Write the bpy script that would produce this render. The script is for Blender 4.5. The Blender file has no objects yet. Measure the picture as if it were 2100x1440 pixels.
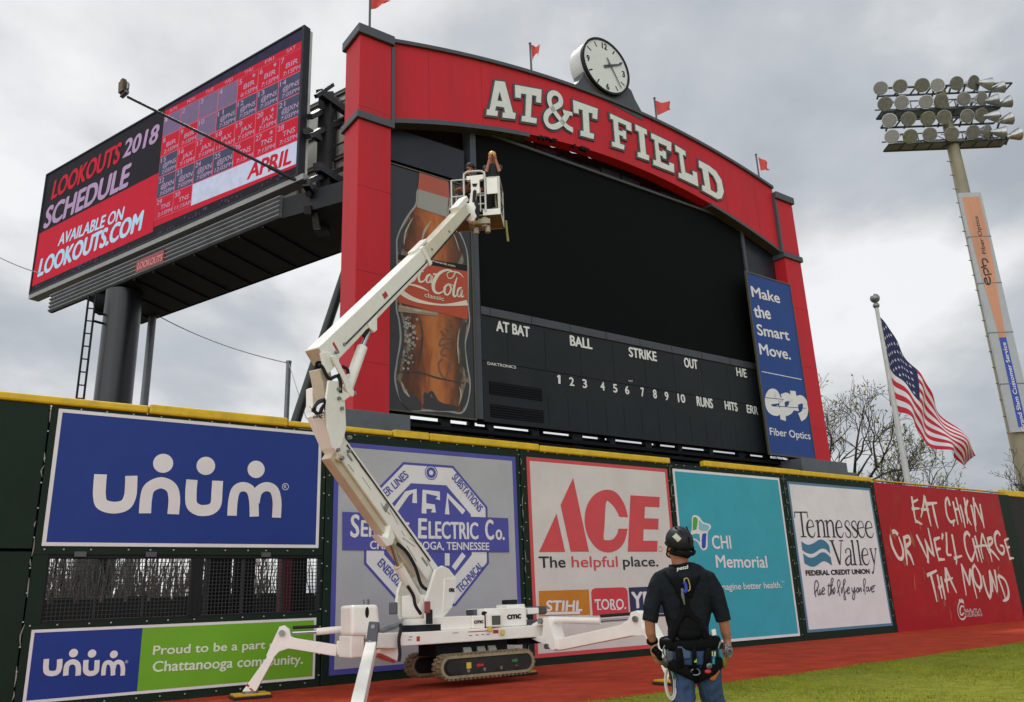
import bpy, math, random
import numpy as np
from mathutils import Vector, Matrix
from mathutils.geometry import tessellate_polygon
random.seed(7); rng = np.random.default_rng(7)
SC = bpy.context.scene
COL = SC.collection
# ---------------------------------------------------------------- camera
F, CH = 1688.0, 1.3                      # focal length in photo pixels (photo 2100 x 1440), eye height
R = np.array([[0.99918937, 0.04025673, 0.0], [0.01189364, -0.29520514, -0.95535986], [-0.03845967, 0.95458542, -0.29544464]])
cam = bpy.data.cameras.new('camera'); camo = bpy.data.objects.new('camera', cam); COL.objects.link(camo)
cam.sensor_fit = 'HORIZONTAL'; cam.sensor_width = 36.0; cam.lens = F / 2100 * 36.0
cam.clip_start = 0.1; cam.clip_end = 5000
M4 = Matrix([list(R[i]) + [0] for i in range(3)] + [[0, 0, 0, 1]]); M4.translation = (0, 0, CH)
camo.matrix_world = M4; SC.camera = camo
# ---------------------------------------------------------------- light
SC.view_settings.view_transform = 'Standard'; SC.view_settings.look = 'None'
SC.view_settings.exposure = 0.31; SC.view_settings.gamma = 1.0
SUN_EL, SUN_AZ = 60.0, 112.0              # azimuth measured from +x towards +y: behind the wall, slightly left
sl = bpy.data.lights.new('sun', 'SUN'); sl.energy = 1.5; sl.angle = math.radians(8); sl.color = (1, .96, .9)
so = bpy.data.objects.new('sun', sl); COL.objects.link(so)
sd = Vector((math.cos(math.radians(SUN_EL)) * math.cos(math.radians(SUN_AZ)), math.cos(math.radians(SUN_EL)) * math.sin(math.radians(SUN_AZ)), math.sin(math.radians(SUN_EL))))
so.rotation_euler = sd.to_track_quat('Z', 'Y').to_euler(); so.location = sd * 60
world = bpy.data.worlds.new('World'); SC.world = world; world.use_nodes = True
wn = world.node_tree.nodes; wl = world.node_tree.links; wn.clear()
def N(t, **k):
    n = wn.new(t)
    for a, b in k.items():
        if a.startswith('i_'): n.inputs[a[2:].replace('_', ' ')].default_value = b
        else: setattr(n, a, b)
    return n
def MA(op, a, b=None, c=None):
    n = wn.new('ShaderNodeMath'); n.operation = op
    for i, v in enumerate((a, b, c)):
        if v is None: continue
        if isinstance(v, (int, float)): n.inputs[i].default_value = v
        else: wl.new(v, n.inputs[i])
    return n.outputs[0]
sky = N('ShaderNodeTexSky'); sky.sky_type = 'NISHITA'; sky.sun_disc = False
sky.sun_elevation = math.radians(SUN_EL); sky.sun_rotation = math.radians(90 - SUN_AZ); sky.air_density = 1.2; sky.dust_density = 2.5
tc = N('ShaderNodeTexCoord'); sx = N('ShaderNodeSeparateXYZ'); wl.new(tc.outputs['Generated'], sx.inputs[0])
zz = MA('ADD', MA('MAXIMUM', sx.outputs[2], 0.0), 0.30)
cx = N('ShaderNodeCombineXYZ'); wl.new(MA('DIVIDE', sx.outputs[0], zz), cx.inputs[0]); wl.new(MA('DIVIDE', sx.outputs[1], zz), cx.inputs[1])
mp_ = N('ShaderNodeMapping'); mp_.inputs['Location'].default_value = (3.1, 1.7, 0); mp_.inputs['Scale'].default_value = (1, .8, 1); wl.new(cx.outputs[0], mp_.inputs[0])
n1 = N('ShaderNodeTexNoise'); n1.inputs['Scale'].default_value = 1.25; n1.inputs['Detail'].default_value = 5; n1.inputs['Roughness'].default_value = .5; n1.inputs['Distortion'].default_value = .5
n2 = N('ShaderNodeTexNoise'); n2.inputs['Scale'].default_value = 3.6; n2.inputs['Detail'].default_value = 6; n2.inputs['Roughness'].default_value = .55
wl.new(mp_.outputs[0], n1.inputs[0]); wl.new(mp_.outputs[0], n2.inputs[0])
nz = MA('ADD', MA('MULTIPLY', n1.outputs[0], .86), MA('MULTIPLY', n2.outputs[0], .42))
nz = MA('SUBTRACT', nz, .14)
# brighter to the upper left of the view, greyer to the right; brightness added behind the viewer to light the wall fronts
grad = MA('MULTIPLY', sx.outputs[0], -.20)
nz = MA('ADD', nz, grad)
def bump(c, w):                           # a soft band of the sky around the height z = c
    d_ = MA('DIVIDE', MA('SUBTRACT', sx.outputs[2], c), w); return MA('POWER', 2.71828, MA('MULTIPLY', MA('MULTIPLY', d_, d_), -1.0))
rgt = MA('MINIMUM', MA('MAXIMUM', MA('MULTIPLY', MA('SUBTRACT', sx.outputs[0], .12), 4.0), 0.0), 1.0)
lft = MA('MINIMUM', MA('MAXIMUM', MA('MULTIPLY', MA('SUBTRACT', -.18, sx.outputs[0]), 5.0), 0.0), 1.0)
nz = MA('ADD', nz, MA('MULTIPLY', rgt, MA('SUBTRACT', MA('MULTIPLY', bump(.33, .055), .17), MA('MULTIPLY', bump(.47, .07), .075))))
nz = MA('SUBTRACT', nz, MA('MULTIPLY', lft, MA('MULTIPLY', bump(.30, .07), .07)))
cr = N('ShaderNodeValToRGB'); wl.new(nz, cr.inputs[0])
e = cr.color_ramp.elements
e[0].position = .30; e[0].color = (.33, .355, .39, 1); e[1].position = .60; e[1].color = (.735, .745, .75, 1)
q = cr.color_ramp.elements.new(.44); q.color = (.44, .465, .49, 1)
q = cr.color_ramp.elements.new(.52); q.color = (.60, .61, .62, 1)
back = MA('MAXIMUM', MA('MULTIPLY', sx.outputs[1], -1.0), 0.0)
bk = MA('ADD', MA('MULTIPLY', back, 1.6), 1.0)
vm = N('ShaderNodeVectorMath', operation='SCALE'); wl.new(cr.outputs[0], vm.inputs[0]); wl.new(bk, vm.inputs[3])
vs = N('ShaderNodeVectorMath', operation='SCALE'); wl.new(sky.outputs[0], vs.inputs[0]); vs.inputs[3].default_value = .1
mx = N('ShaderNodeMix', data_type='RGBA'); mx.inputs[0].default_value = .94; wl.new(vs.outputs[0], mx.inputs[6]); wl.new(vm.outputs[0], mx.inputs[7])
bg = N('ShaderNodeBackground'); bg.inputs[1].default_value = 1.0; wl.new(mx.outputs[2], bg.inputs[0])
wo = N('ShaderNodeOutputWorld'); wl.new(bg.outputs[0], wo.inputs[0])

# ---------------------------------------------------------------- helpers: geometry
def ray(p): return R @ np.array([p[0] - 1050.0, 720.0 - p[1], -F])
def gp(p, z=0.0):
    r = ray(p); k = (z - CH) / r[2]; return np.array([r[0] * k, r[1] * k, z])
def at(p, dist):                          # the point seen at photo pixel p, at a horizontal distance
    r = ray(p); k = dist / math.hypot(r[0], r[1]); return np.array([r[0] * k, r[1] * k, CH + r[2] * k])
class Plane:                              # a vertical plane in the world: u along it, z up, d towards the viewer
    def __init__(s, o, a):
        s.o = np.array([o[0], o[1], 0.0]); a = math.radians(a)
        s.u = np.array([math.cos(a), math.sin(a), 0]); s.n = np.array([math.sin(a), -math.cos(a), 0])
    def px(s, p, d=0.0):
        r = ray(p); t = ((s.o + s.n * d - np.array([0, 0, CH])) @ s.n) / (r @ s.n); w = np.array([0, 0, CH]) + r * t
        return np.array([(w - s.o) @ s.u, w[2]])
    def pt(s, uz, d=0.0): return s.o + s.u * uz[0] + s.n * d + np.array([0, 0, uz[1]])
    def P(s, p, d=0.0): return s.pt(s.px(p, d), d)
class MB:
    def __init__(s): s.v = []; s.f = []; s.sm = []; s.mi = []; s.m = 0
    def add(s, vs, fs, smooth=False):
        b = len(s.v); s.v += [tuple(map(float, q)) for q in vs]
        for f in fs: s.f.append(tuple(i + b for i in f)); s.sm.append(smooth); s.mi.append(s.m)
        return s
    def prism(s, P, poly, d0, d1, holes=()):
        loops = [list(poly)] + [list(h) for h in holes]
        tri = tessellate_polygon([[Vector((q[0], q[1], 0)) for q in l] for l in loops])
        flat = [q for l in loops for q in l]; n = len(flat)
        vs = [P.pt(q, d1) for q in flat] + ([P.pt(q, d0) for q in flat] if d0 is not None else [])
        fs = []
        for t in tri:
            a, b, c = (flat[i] for i in t)
            if (b[0] - a[0]) * (c[1] - a[1]) - (b[1] - a[1]) * (c[0] - a[0]) < 0: t = t[::-1]
            fs.append(tuple(t))
            if d0 is not None: fs.append((t[2] + n, t[1] + n, t[0] + n))
        if d0 is not None:
            k = 0
            for l in loops:
                m = len(l); ar = sum(l[i][0] * l[(i + 1) % m][1] - l[(i + 1) % m][0] * l[i][1] for i in range(m))
                ccw = (ar > 0) == (l is loops[0])
                for i in range(m):
                    a, b = k + i, k + (i + 1) % m
                    fs.append((b, a, a + n, b + n) if ccw else (a, b, b + n, a + n))
                k += m
        return s.add(vs, fs)
    def rect(s, P, u0, u1, z0, z1, d0, d1): return s.prism(P, [(u0, z0), (u1, z0), (u1, z1), (u0, z1)], d0, d1)
    def box(s, c, sz, ax=None):           # ax: 3 axis vectors
        ax = ax or ((1, 0, 0), (0, 1, 0), (0, 0, 1)); c = np.array(c, float); a = [np.array(q, float) * h / 2 for q, h in zip(ax, sz)]
        vs = [c + a[0] * i + a[1] * j + a[2] * k for k in (-1, 1) for j in (-1, 1) for i in (-1, 1)]
        return s.add(vs, [(0, 2, 3, 1), (4, 5, 7, 6), (0, 1, 5, 4), (2, 6, 7, 3), (0, 4, 6, 2), (1, 3, 7, 5)])
    def beam(s, p0, p1, w, h, side, w1=None, h1=None):   # box beam p0->p1; side: vector giving the width direction
        p0 = np.array(p0, float); p1 = np.array(p1, float); d = p1 - p0; d /= np.linalg.norm(d)
        x = np.array(side, float); x = x - d * (x @ d); x /= np.linalg.norm(x); y = np.cross(d, x)
        w1 = w if w1 is None else w1; h1 = h if h1 is None else h1
        vs = [p + x * (ww / 2 * i) + y * (hh / 2 * j) for p, ww, hh in ((p0, w, h), (p1, w1, h1)) for i, j in ((-1, -1), (1, -1), (1, 1), (-1, 1))]
        return s.add(vs, [(3, 2, 1, 0), (4, 5, 6, 7)] + [(i, (i + 1) % 4, (i + 1) % 4 + 4, i + 4) for i in range(4)])
    def tube(s, pts, r, seg=8, cap=True, flat=1.0, fdir=None, smooth=True):
        pts = [np.array(p, float) for p in pts]; n = len(pts); rs = r if isinstance(r, (list, tuple)) else [r] * n
        fl = flat if isinstance(flat, (list, tuple)) else [flat] * n
        vs = []; prev = None
        for i in range(n):
            t = pts[min(i + 1, n - 1)] - pts[max(i - 1, 0)]; L = np.linalg.norm(t); t = t / L if L else np.array([0, 0, 1.])
            if fdir is not None: a = np.array(fdir, float)
            elif prev is None: a = np.array([1., 0, 0]) if abs(t[0]) < .9 else np.array([0, 1., 0])
            else: a = prev
            a = a - t * (a @ t); la = np.linalg.norm(a)
            if la < 1e-6: a = np.cross(t, [0.3, .5, .8]); la = np.linalg.norm(a)
            a /= la; prev = a; b = np.cross(t, a)
            for k in range(seg):
                th = 2 * math.pi * k / seg; vs.append(pts[i] + a * (math.cos(th) * rs[i]) * fl[i] + b * (math.sin(th) * rs[i]))
        fs = [(i * seg + k, i * seg + (k + 1) % seg, (i + 1) * seg + (k + 1) % seg, (i + 1) * seg + k) for i in range(n - 1) for k in range(seg)]
        s.add(vs, fs, smooth)
        if cap: s.add(vs[:seg], [tuple(range(seg))[::-1]]); s.add(vs[-seg:], [tuple(range(seg))])
        return s
    def ball(s, c, r, sc=(1, 1, 1), seg=14, rings=9, rot=None, z0=-1.0):
        vs = []; rows = []
        for i in range(rings + 1):
            th = math.pi * i / rings; zz = max(math.cos(th), z0); rr = math.sin(th) if math.cos(th) >= z0 else math.sqrt(1 - z0 * z0) * (1 if i < rings else 0)
            for k in range(seg):
                ph = 2 * math.pi * k / seg; q = np.array([math.cos(ph) * rr * sc[0], math.sin(ph) * rr * sc[1], zz * sc[2]]) * r
                if rot is not None: q = rot @ q
                vs.append(np.array(c, float) + q)
        fs = [(i * seg + k, (i + 1) * seg + k, (i + 1) * seg + (k + 1) % seg, i * seg + (k + 1) % seg) for i in range(rings) for k in range(seg)]
        return s.add(vs, fs, True)
    def build(s, name, m, parent=None, label=None, cat=None, group=None, kind=None, bevel=0, org=None, mods=None):
        if org is None:
            if parent is not None: org = WORG[parent.name]
            else:
                a = np.array(s.v); org = (a[:, 0].mean(), a[:, 1].mean(), a[:, 2].min())
        org = np.array(org, float)
        me = bpy.data.meshes.new(name); me.from_pydata([tuple(np.array(q) - org) for q in s.v], [], s.f)
        ms = m if isinstance(m, (list, tuple)) else [m]
        for q in ms: me.materials.append(q)
        me.polygons.foreach_set('use_smooth', s.sm); me.polygons.foreach_set('material_index', s.mi); me.validate(); me.update()
        o = bpy.data.objects.new(name, me); COL.objects.link(o)
        if parent is not None: o.parent = parent; o.location = (0, 0, 0) if np.allclose(org, WORG[parent.name]) else tuple(org - WORG[parent.name])
        else: o.location = org
        WORG[o.name] = org
        tag(o, label, cat, group, kind)
        if bevel:
            b = o.modifiers.new('bevel', 'BEVEL'); b.width = bevel; b.segments = 2; b.limit_method = 'ANGLE'; b.angle_limit = math.radians(40)
        if mods: mods(o)
        return o
WORG = {}
def tag(o, label=None, cat=None, group=None, kind=None):
    if label: o['label'] = label
    if cat: o['category'] = cat
    if group: o['group'] = group
    if kind: o['kind'] = kind
    return o
def thing(name, label, cat, loc, group=None):
    o = bpy.data.objects.new(name, None); COL.objects.link(o); o.location = tuple(loc); o.empty_display_size = .3
    WORG[o.name] = np.array(loc, float); return tag(o, label, cat, group)
def dup(root, delta, label=None):         # a copy of a thing, its parts and sub-parts
    def cp(o, par):
        c = o.copy(); COL.objects.link(c); WORG[c.name] = WORG[o.name] + np.array(delta)
        if par is not None: c.parent = par
        for ch in list(o.children): cp(ch, c)
        return c
    r = cp(root, None); r.location = Vector(root.location) + Vector(delta)
    if label: r['label'] = label
    return r
def spline(pts, n=6, closed=False):       # Catmull-Rom through the points
    P = [np.array(p, float) for p in pts]; m = len(P); out = []
    for i in range(m if closed else m - 1):
        if closed: a, b, c, d = P[i - 1], P[i], P[(i + 1) % m], P[(i + 2) % m]
        else: a, b, c, d = P[max(i - 1, 0)], P[i], P[i + 1], P[min(i + 2, m - 1)]
        for k in range(n):
            t = k / n; out.append(.5 * (2 * b + (c - a) * t + (2 * a - 5 * b + 4 * c - d) * t * t + (3 * b - a - 3 * c + d) * t ** 3))
    if not closed: out.append(P[-1])
    return out
LAY = [0]
def stroke(mb, P, pts, w, d, smooth=6, taper=False):   # painted stroke on a plane; pts (u,z); w width(s)
    ws = list(w) if isinstance(w, (list, tuple)) else [w] * len(pts)
    q = [np.array([p[0], p[1], ww]) for p, ww in zip(pts, ws)]
    if smooth and len(q) > 2: q = spline(q, smooth)
    LAY[0] = (LAY[0] + 1) % 12; dd = d + LAY[0] * .0006
    L, Rr = [], []
    for i in range(len(q)):
        t = q[min(i + 1, len(q) - 1)][:2] - q[max(i - 1, 0)][:2]; t = t / (np.linalg.norm(t) + 1e-9); n = np.array([-t[1], t[0]]) * q[i][2] / 2
        L.append(q[i][:2] + n); Rr.append(q[i][:2] - n)
    n = len(q); vs = [P.pt(x, dd) for x in L + Rr]
    mb.add(vs, [(i + n, i + n + 1, i + 1, i) for i in range(n - 1)])
def disc(mb, P, c, r, d, n=28, r_in=None):
    o = [(c[0] + r * math.cos(2 * math.pi * k / n), c[1] + r * math.sin(2 * math.pi * k / n)) for k in range(n)]
    if r_in: i = [(c[0] + r_in * math.cos(2 * math.pi * k / n), c[1] + r_in * math.sin(2 * math.pi * k / n)) for k in range(n)]; mb.prism(P, o, None, d, [i])
    else: mb.prism(P, o, None, d)
_tc = {}
def glyphs(s):
    if s not in _tc:
        c = bpy.data.curves.new('t', 'FONT'); c.body = s; c.resolution_u = 4
        o = bpy.data.objects.new('t', c); me = bpy.data.meshes.new_from_object(o)
        v = np.array([q.co[:2] for q in me.vertices]); f = [tuple(p.vertices) for p in me.polygons]
        bpy.data.objects.remove(o); bpy.data.meshes.remove(me); bpy.data.curves.remove(c); _tc[s] = (v, f)
    return _tc[s]
_h = glyphs('H')[0]; CAPH = _h[:, 1].max()
def text(mb, P, s, p0, p1, pt, d, bold=0.0, shear=0.0, uv=False, arch=None):
    """lettering fitted to a baseline p0->p1 with capitals up to pt (photo pixels, or (u,z) when uv)"""
    a, b, c = (np.array(p) if uv else P.px(p, d) for p in (p0, p1, pt))
    ex = b - a; W = np.linalg.norm(ex); ex = ex / W; ey = np.array([-ex[1], ex[0]]); H = abs((c - a) @ ey)
    v, f = glyphs(s); x0, x1 = v[:, 0].min(), v[:, 0].max()
    bw = bold * H
    sh = [(0, 0)] + ([(-1, 0), (1, 0), (0, -.7), (0, .7), (.7, .5), (-.7, -.5)] if bold else [])
    for i, (sx_, sy_) in enumerate(sh):
        X = bw + (v[:, 0] - x0) / (x1 - x0) * (W - 2 * bw) + sx_ * bw; Y = v[:, 1] / CAPH * H + sy_ * bw; X = X + Y * shear
        mb.add([P.pt(a + ex * x + ey * y, d + i * .0007) for x, y in zip(X, Y)], f)
    return mb

# ---------------------------------------------------------------- helpers: materials
def lin(h):
    h = h.lstrip('#'); c = [int(h[i:i + 2], 16) / 255 for i in (0, 2, 4)]
    return tuple((x / 12.92 if x <= .04045 else ((x + .055) / 1.055) ** 2.4) for x in c)
_m = {}
def mat(name, hexc, rough=.5, metal=0.0, var=.12, scale=3.0, bump=0.0, bscale=40.0, spec=.5, emit=0.0, dirt=0.0, dirtc='#3a3226', coord='Object', streak=False, trans=0.0, gain=1.0):
    if name in _m: return _m[name]
    m = bpy.data.materials.new(name); m.use_nodes = True; nt = m.node_tree; nd = nt.nodes; lk = nt.links
    b = nd['Principled BSDF']; c = tuple(min(.9, x * gain) for x in lin(hexc))
    t = nd.new('ShaderNodeTexCoord'); n = nd.new('ShaderNodeTexNoise'); n.inputs['Scale'].default_value = scale; n.inputs['Detail'].default_value = 6; n.inputs['Roughness'].default_value = .6
    src = t.outputs[coord]
    if streak:
        mp = nd.new('ShaderNodeMapping'); mp.inputs['Scale'].default_value = (1, 1, .12); lk.new(src, mp.inputs[0]); src = mp.outputs[0]
    lk.new(src, n.inputs['Vector'])
    r = nd.new('ShaderNodeValToRGB'); lk.new(n.outputs[0], r.inputs[0])
    r.color_ramp.elements[0].position = .3; r.color_ramp.elements[1].position = .7
    r.color_ramp.elements[0].color = (*[x * (1 - var) for x in c], 1); r.color_ramp.elements[1].color = (*[min(.95, x * (1 + var)) for x in c], 1)
    out = r.outputs[0]
    if dirt:
        n3 = nd.new('ShaderNodeTexNoise'); n3.inputs['Scale'].default_value = scale * 2.7; n3.inputs['Detail'].default_value = 9; n3.inputs['Roughness'].default_value = .72; lk.new(src, n3.inputs['Vector'])
        r3 = nd.new('ShaderNodeValToRGB'); r3.color_ramp.elements[0].position = .52; r3.color_ramp.elements[0].color = (0, 0, 0, 1); r3.color_ramp.elements[1].position = .78; r3.color_ramp.elements[1].color = (dirt, dirt, dirt, 1); lk.new(n3.outputs[0], r3.inputs[0])
        x = nd.new('ShaderNodeMix'); x.data_type = 'RGBA'; lk.new(r3.outputs[0], x.inputs[0]); lk.new(out, x.inputs[6]); x.inputs[7].default_value = (*lin(dirtc), 1); out = x.outputs[2]
    lk.new(out, b.inputs['Base Color'])
    rr = nd.new('ShaderNodeMapRange'); rr.inputs[3].default_value = max(.02, rough - .1); rr.inputs[4].default_value = min(1, rough + .1); lk.new(n.outputs[0], rr.inputs[0]); lk.new(rr.outputs[0], b.inputs['Roughness'])
    b.inputs['Metallic'].default_value = metal; b.inputs['Specular IOR Level'].default_value = spec
    if emit: lk.new(out, b.inputs['Emission Color']); b.inputs['Emission Strength'].default_value = emit
    if trans: b.inputs['Transmission Weight'].default_value = trans
    if bump:
        n2 = nd.new('ShaderNodeTexNoise'); n2.inputs['Scale'].default_value = bscale; n2.inputs['Detail'].default_value = 4; lk.new(src, n2.inputs['Vector'])
        bp = nd.new('ShaderNodeBump'); bp.inputs['Strength'].default_value = bump; bp.inputs['Distance'].default_value = .03; lk.new(n2.outputs[0], bp.inputs['Height']); lk.new(bp.outputs[0], b.inputs['Normal'])
    _m[name] = m; return m
def vinyl(name, hexc, g=1.12): return mat(name, hexc, rough=.46, var=.07, scale=1.1, bump=.5, bscale=1.6, spec=.28, gain=g, dirt=.06, dirtc='#4a4640')
WHITE = mat('white_paint', '#e4e1d8', rough=.36, var=.04, scale=2.5, spec=.4, dirt=.14, dirtc='#8a8070', gain=1.1)
PRINTW = vinyl('printed_white', '#d2cfcf')
GREY = mat('grey_sheet', '#4a4e54', rough=.55, var=.18, scale=2, dirt=.25)
GREYD = mat('dark_grey_trim', '#43464b', rough=.5, var=.15, scale=2.5, dirt=.2)
BLACK = mat('black_paint', '#121418', spec=.25, rough=.55, var=.2, scale=3)
BLACKM = mat('black_matt', '#0d0f12', rough=.8, var=.2, scale=3, spec=.2)
GREEN = mat('dark_green_padding', '#13261a', spec=.2, rough=.6, var=.2, scale=1.2, bump=.3, bscale=3, dirt=.2, dirtc='#2c2c22')
STEEL = mat('galvanised_steel', '#7e8286', rough=.4, metal=.7, var=.2, scale=12)
RUBBER = mat('rubber', '#17171a', rough=.75, var=.2, scale=15, bump=.3)
RED = mat('red_cladding', '#b3222b', spec=.22, rough=.55, var=.13, scale=.8, bump=.3, bscale=1.2, dirt=.38, dirtc='#7d3a3a', gain=1.12, streak=True)
YEL = mat('yellow_padding', '#cda90d', rough=.5, var=.14, scale=3, dirt=.4, dirtc='#7a5a12', gain=1.1)
# ================================================================ the ground
W = Plane((0, 19.4), 36.5)                # face of the outfield wall
def ground(name, pts, z, m, kind='structure', label=None, cat=None):
    mb = MB(); n = len(pts); mb.add([(p[0], p[1], z) for p in pts], [tuple(range(n))]); return mb.build(name, m, kind=kind, org=(0, 0, 0), label=label, cat=cat)
def grass_mat():
    m = mat('grass_turf', '#646e18', rough=.9, var=.22, scale=.9, bump=.6, bscale=60, spec=.15); nt = m.node_tree; nd = nt.nodes; lk = nt.links; b = nd['Principled BSDF']
    t = nd.new('ShaderNodeTexCoord'); w = nd.new('ShaderNodeTexNoise'); w.inputs['Scale'].default_value = 14; w.inputs['Detail'].default_value = 8
    mp = nd.new('ShaderNodeMapping'); mp.inputs['Rotation'].default_value = (0, 0, math.radians(-36)); mp.inputs['Scale'].default_value = (.25, 1, 1); lk.new(t.outputs['Object'], mp.inputs[0]); lk.new(mp.outputs[0], w.inputs['Vector'])
    old = b.inputs['Base Color'].links[0].from_socket; x = nd.new('ShaderNodeMix'); x.data_type = 'RGBA'
    r = nd.new('ShaderNodeValToRGB'); r.color_ramp.elements[0].position = .38; r.color_ramp.elements[1].position = .66; lk.new(w.outputs[0], r.inputs[0]); lk.new(r.outputs[0], x.inputs[0])
    lk.new(old, x.inputs[6]); x.inputs[7].default_value = (*lin('#8c8a32'), 1); lk.new(x.outputs[2], b.inputs['Base Color']); return m
GRASS = grass_mat()
DIRT = mat('earth', '#4b4433', rough=.95, var=.3, scale=.6, bump=.5)
CLAY = mat('warning_track_clay', '#b5442e', rough=.95, var=.26, scale=1.6, bump=1.0, bscale=70, spec=.08, dirt=.45, dirtc='#64261a')
ground('ground', [(-900, -600), (900, -600), (900, 1800), (-900, 1800)], -.03, DIRT)
e0, e1 = gp((1211, 1440)), gp((2100, 1318)); gd = (e1 - e0) / np.linalg.norm(e1 - e0)
gN = np.array([gd[1], -gd[0], 0])
gedge = [e0 + gd * t + gN * (.05 * math.sin(t * 1.3) + .03 * math.sin(t * 3.1 + 1)) for t in np.linspace(-40, 60, 140)]
ground('grass_field', [tuple(p[:2]) for p in gedge] + [(120, -60), (-60, -60)], 0.0, GRASS)
a, b2 = W.pt((-45, 0), .3 - 3), W.pt((60, 0), .3 - 3)
tk = MB(); tk.add([(a[0], a[1], -.006), (b2[0], b2[1], -.006), (*(gedge[-1] + gN * 3)[:2], -.006), (*(gedge[0] + gN * 3)[:2], -.006)], [(3, 2, 1, 0)])
tk.build('warning_track', CLAY, kind='structure', org=(0, 0, 0))
# short mown blades near the edge of the turf
n = 95000
s_ = rng.uniform(-3, 26, n); q_ = rng.uniform(0, 1, n) ** 1.3 * 9 - .04
bx = e0[0] + gd[0] * s_ + gN[0] * q_; by = e0[1] + gd[1] * s_ + gN[1] * q_
h_ = rng.uniform(.012, .032, n) * (1 + .5 * np.sin(bx * 1.7 + by * .6)); th = rng.uniform(0, 6.28, n); wd = rng.uniform(.004, .009, n)
dx, dy = np.cos(th) * wd, np.sin(th) * wd; lx, ly = rng.normal(0, .012, n), rng.normal(0, .012, n)
vv = np.stack([np.stack([bx - dx, by - dy, np.zeros(n)], 1), np.stack([bx + dx, by + dy, np.zeros(n)], 1), np.stack([bx + lx, by + ly, h_], 1)], 1).reshape(-1, 3)
me = bpy.data.meshes.new('grass_blades'); me.vertices.add(n * 3); me.vertices.foreach_set('co', vv.ravel()); me.loops.add(n * 3); me.loops.foreach_set('vertex_index', np.arange(n * 3, dtype=np.int32)); me.polygons.add(n); me.polygons.foreach_set('loop_start', np.arange(0, n * 3, 3, dtype=np.int32)); me.update(); me.validate()
gb = bpy.data.objects.new('grass_blades', me); COL.objects.link(gb); me.materials.append(mat('grass_blade', '#7f8722', rough=.8, var=.4, scale=1.1, spec=.15)); tag(gb, 'short mown yellow green grass beside the red warning track', 'grass', kind='stuff')

# ================================================================ outfield wall
H_W = 4.86
wall = thing('outfield_wall', 'long dark green padded outfield wall with yellow top rail and two mesh windows', 'wall', W.pt((0, 0)))
UB = [-20, -9.78, -4.78, .12, 5.15, 10.15, 15.03, 25.1]
zw1 = W.px((240, 1138))[1]; zw0 = W.px((240, 1274))[1]
wl_, wr_ = W.px((98, 1200))[0], W.px((656, 1200))[0]
for i in range(7):
    u0, u1 = UB[i], UB[i + 1]; mb = MB(); o_ = .004 * (i % 2)
    if i == 0:
        mb.rect(W, u0, u1 - .02, 2.48, H_W, -.28, 0); mb.rect(W, u0, u1 - .62, -.05, 2.44, -.28, .02); mb.rect(W, u1 - .58, u1 - .02, -.05, 2.44, -.28, -.02)
    elif i == 1:
        mb.rect(W, u0, u1 - .02, zw1, H_W, -.28, 0); mb.rect(W, u0, u1 - .02, -.05, zw0, -.28, 0)
        mb.rect(W, u0, wl_ - .04, zw0, zw1, -.28, -.004); mb.rect(W, wr_ + .04, u1 - .02, zw0, zw1, -.28, -.004)
    else: mb.rect(W, u0, u1 - .025, -.05, H_W - .002 * (i % 2), -.28, o_)
    mb.build('wall_panel', GREEN, wall, bevel=.02)
mb = MB(); mb.rect(W, -20, 25.1, -.04, H_W - .1, -.34, -.29); mb.m = 0
bk_ = MB(); bk_.rect(W, -20, wl_ - .1, -.04, H_W - .1, -.36, -.29); bk_.rect(W, wr_ + .1, 25.1, -.04, H_W - .1, -.36, -.29); bk_.build('backing_board', BLACKM, wall)
BLACKW = mat('black_wall', '#12140f', rough=.7, var=.2)
mb = MB(); mb.rect(W, 25.12, 40, -.05, H_W + .02, -.5, -.35); mb.build('end_panel', BLACKW, wall, label='black end panel of the wall')
# yellow rails: (px start, px end, height)
for x0, x1, zb, zt, dd in ((-120, 306, 4.88, 5.02, .03), (306, 590, 4.87, 5.05, .06), (590, 806, 4.885, 5.0, .03), (806, 880, 4.87, 5.03, .05), (880, 1105, 4.86, 5.03, .04), (1105, 1372, 4.84, 5.0, .06), (1442, 1640, 4.86, 5.03, .05), (1640, 1786, 4.86, 5.02, .04)):
    yy = 812 + (x0 + x1) / 2 * .0955
    ua = W.px((x0, 812 + x0 * .095))[0]; ub_ = W.px((x1, 812 + x1 * .095))[0]
    mb = MB(); mb.prism(Plane(W.pt((0, 0)), 36.5), [(ua, zb), (ub_ - .01, zb), (ub_ - .01, zt), (ua, zt)], -.14, dd); mb.build('top_rail', YEL, wall, bevel=.035)
mb = MB(); mb.rect(W, 15.3, 24.9, 4.925, 4.965, -.14, 0.0); mb.build('top_rail', YEL, wall, bevel=.01)
mb = MB(); mb.rect(W, 25.2, 40, 4.89, 5.14, -.45, -.3); mb.build('top_rail', YEL, wall, bevel=.03)
# fasteners along the seams (uncountable white heads)
mb = MB()
def heads(u0, z0, u1, z1, step=.42):
    L = math.hypot(u1 - u0, z1 - z0)
    for k in range(int(L / step) + 1):
        t = (k + rng.uniform(-.2, .2)) * step / L; 
        if 0 <= t <= 1: mb.box(W.pt((u0 + (u1 - u0) * t, z0 + (z1 - z0) * t), .014), (.022, .02, .022), (W.u, W.n, (0, 0, 1)))
for u in (-9.8, -4.83, -4.72, .06, .2, 5.1, 5.23, 10.08, 10.24, 14.98): heads(u, .15, u, 4.8)
heads(-9.7, 4.83, 15, 4.83); heads(-9.7, 2.47, -4.8, 2.47); heads(-9.7, 1.29, -4.8, 1.29); heads(-9.7, .08, -4.8, .08)
mb.build('fastener_heads', mat('fastener', '#a9aaa2', rough=.4, metal=.3), wall, kind='stuff')
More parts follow.
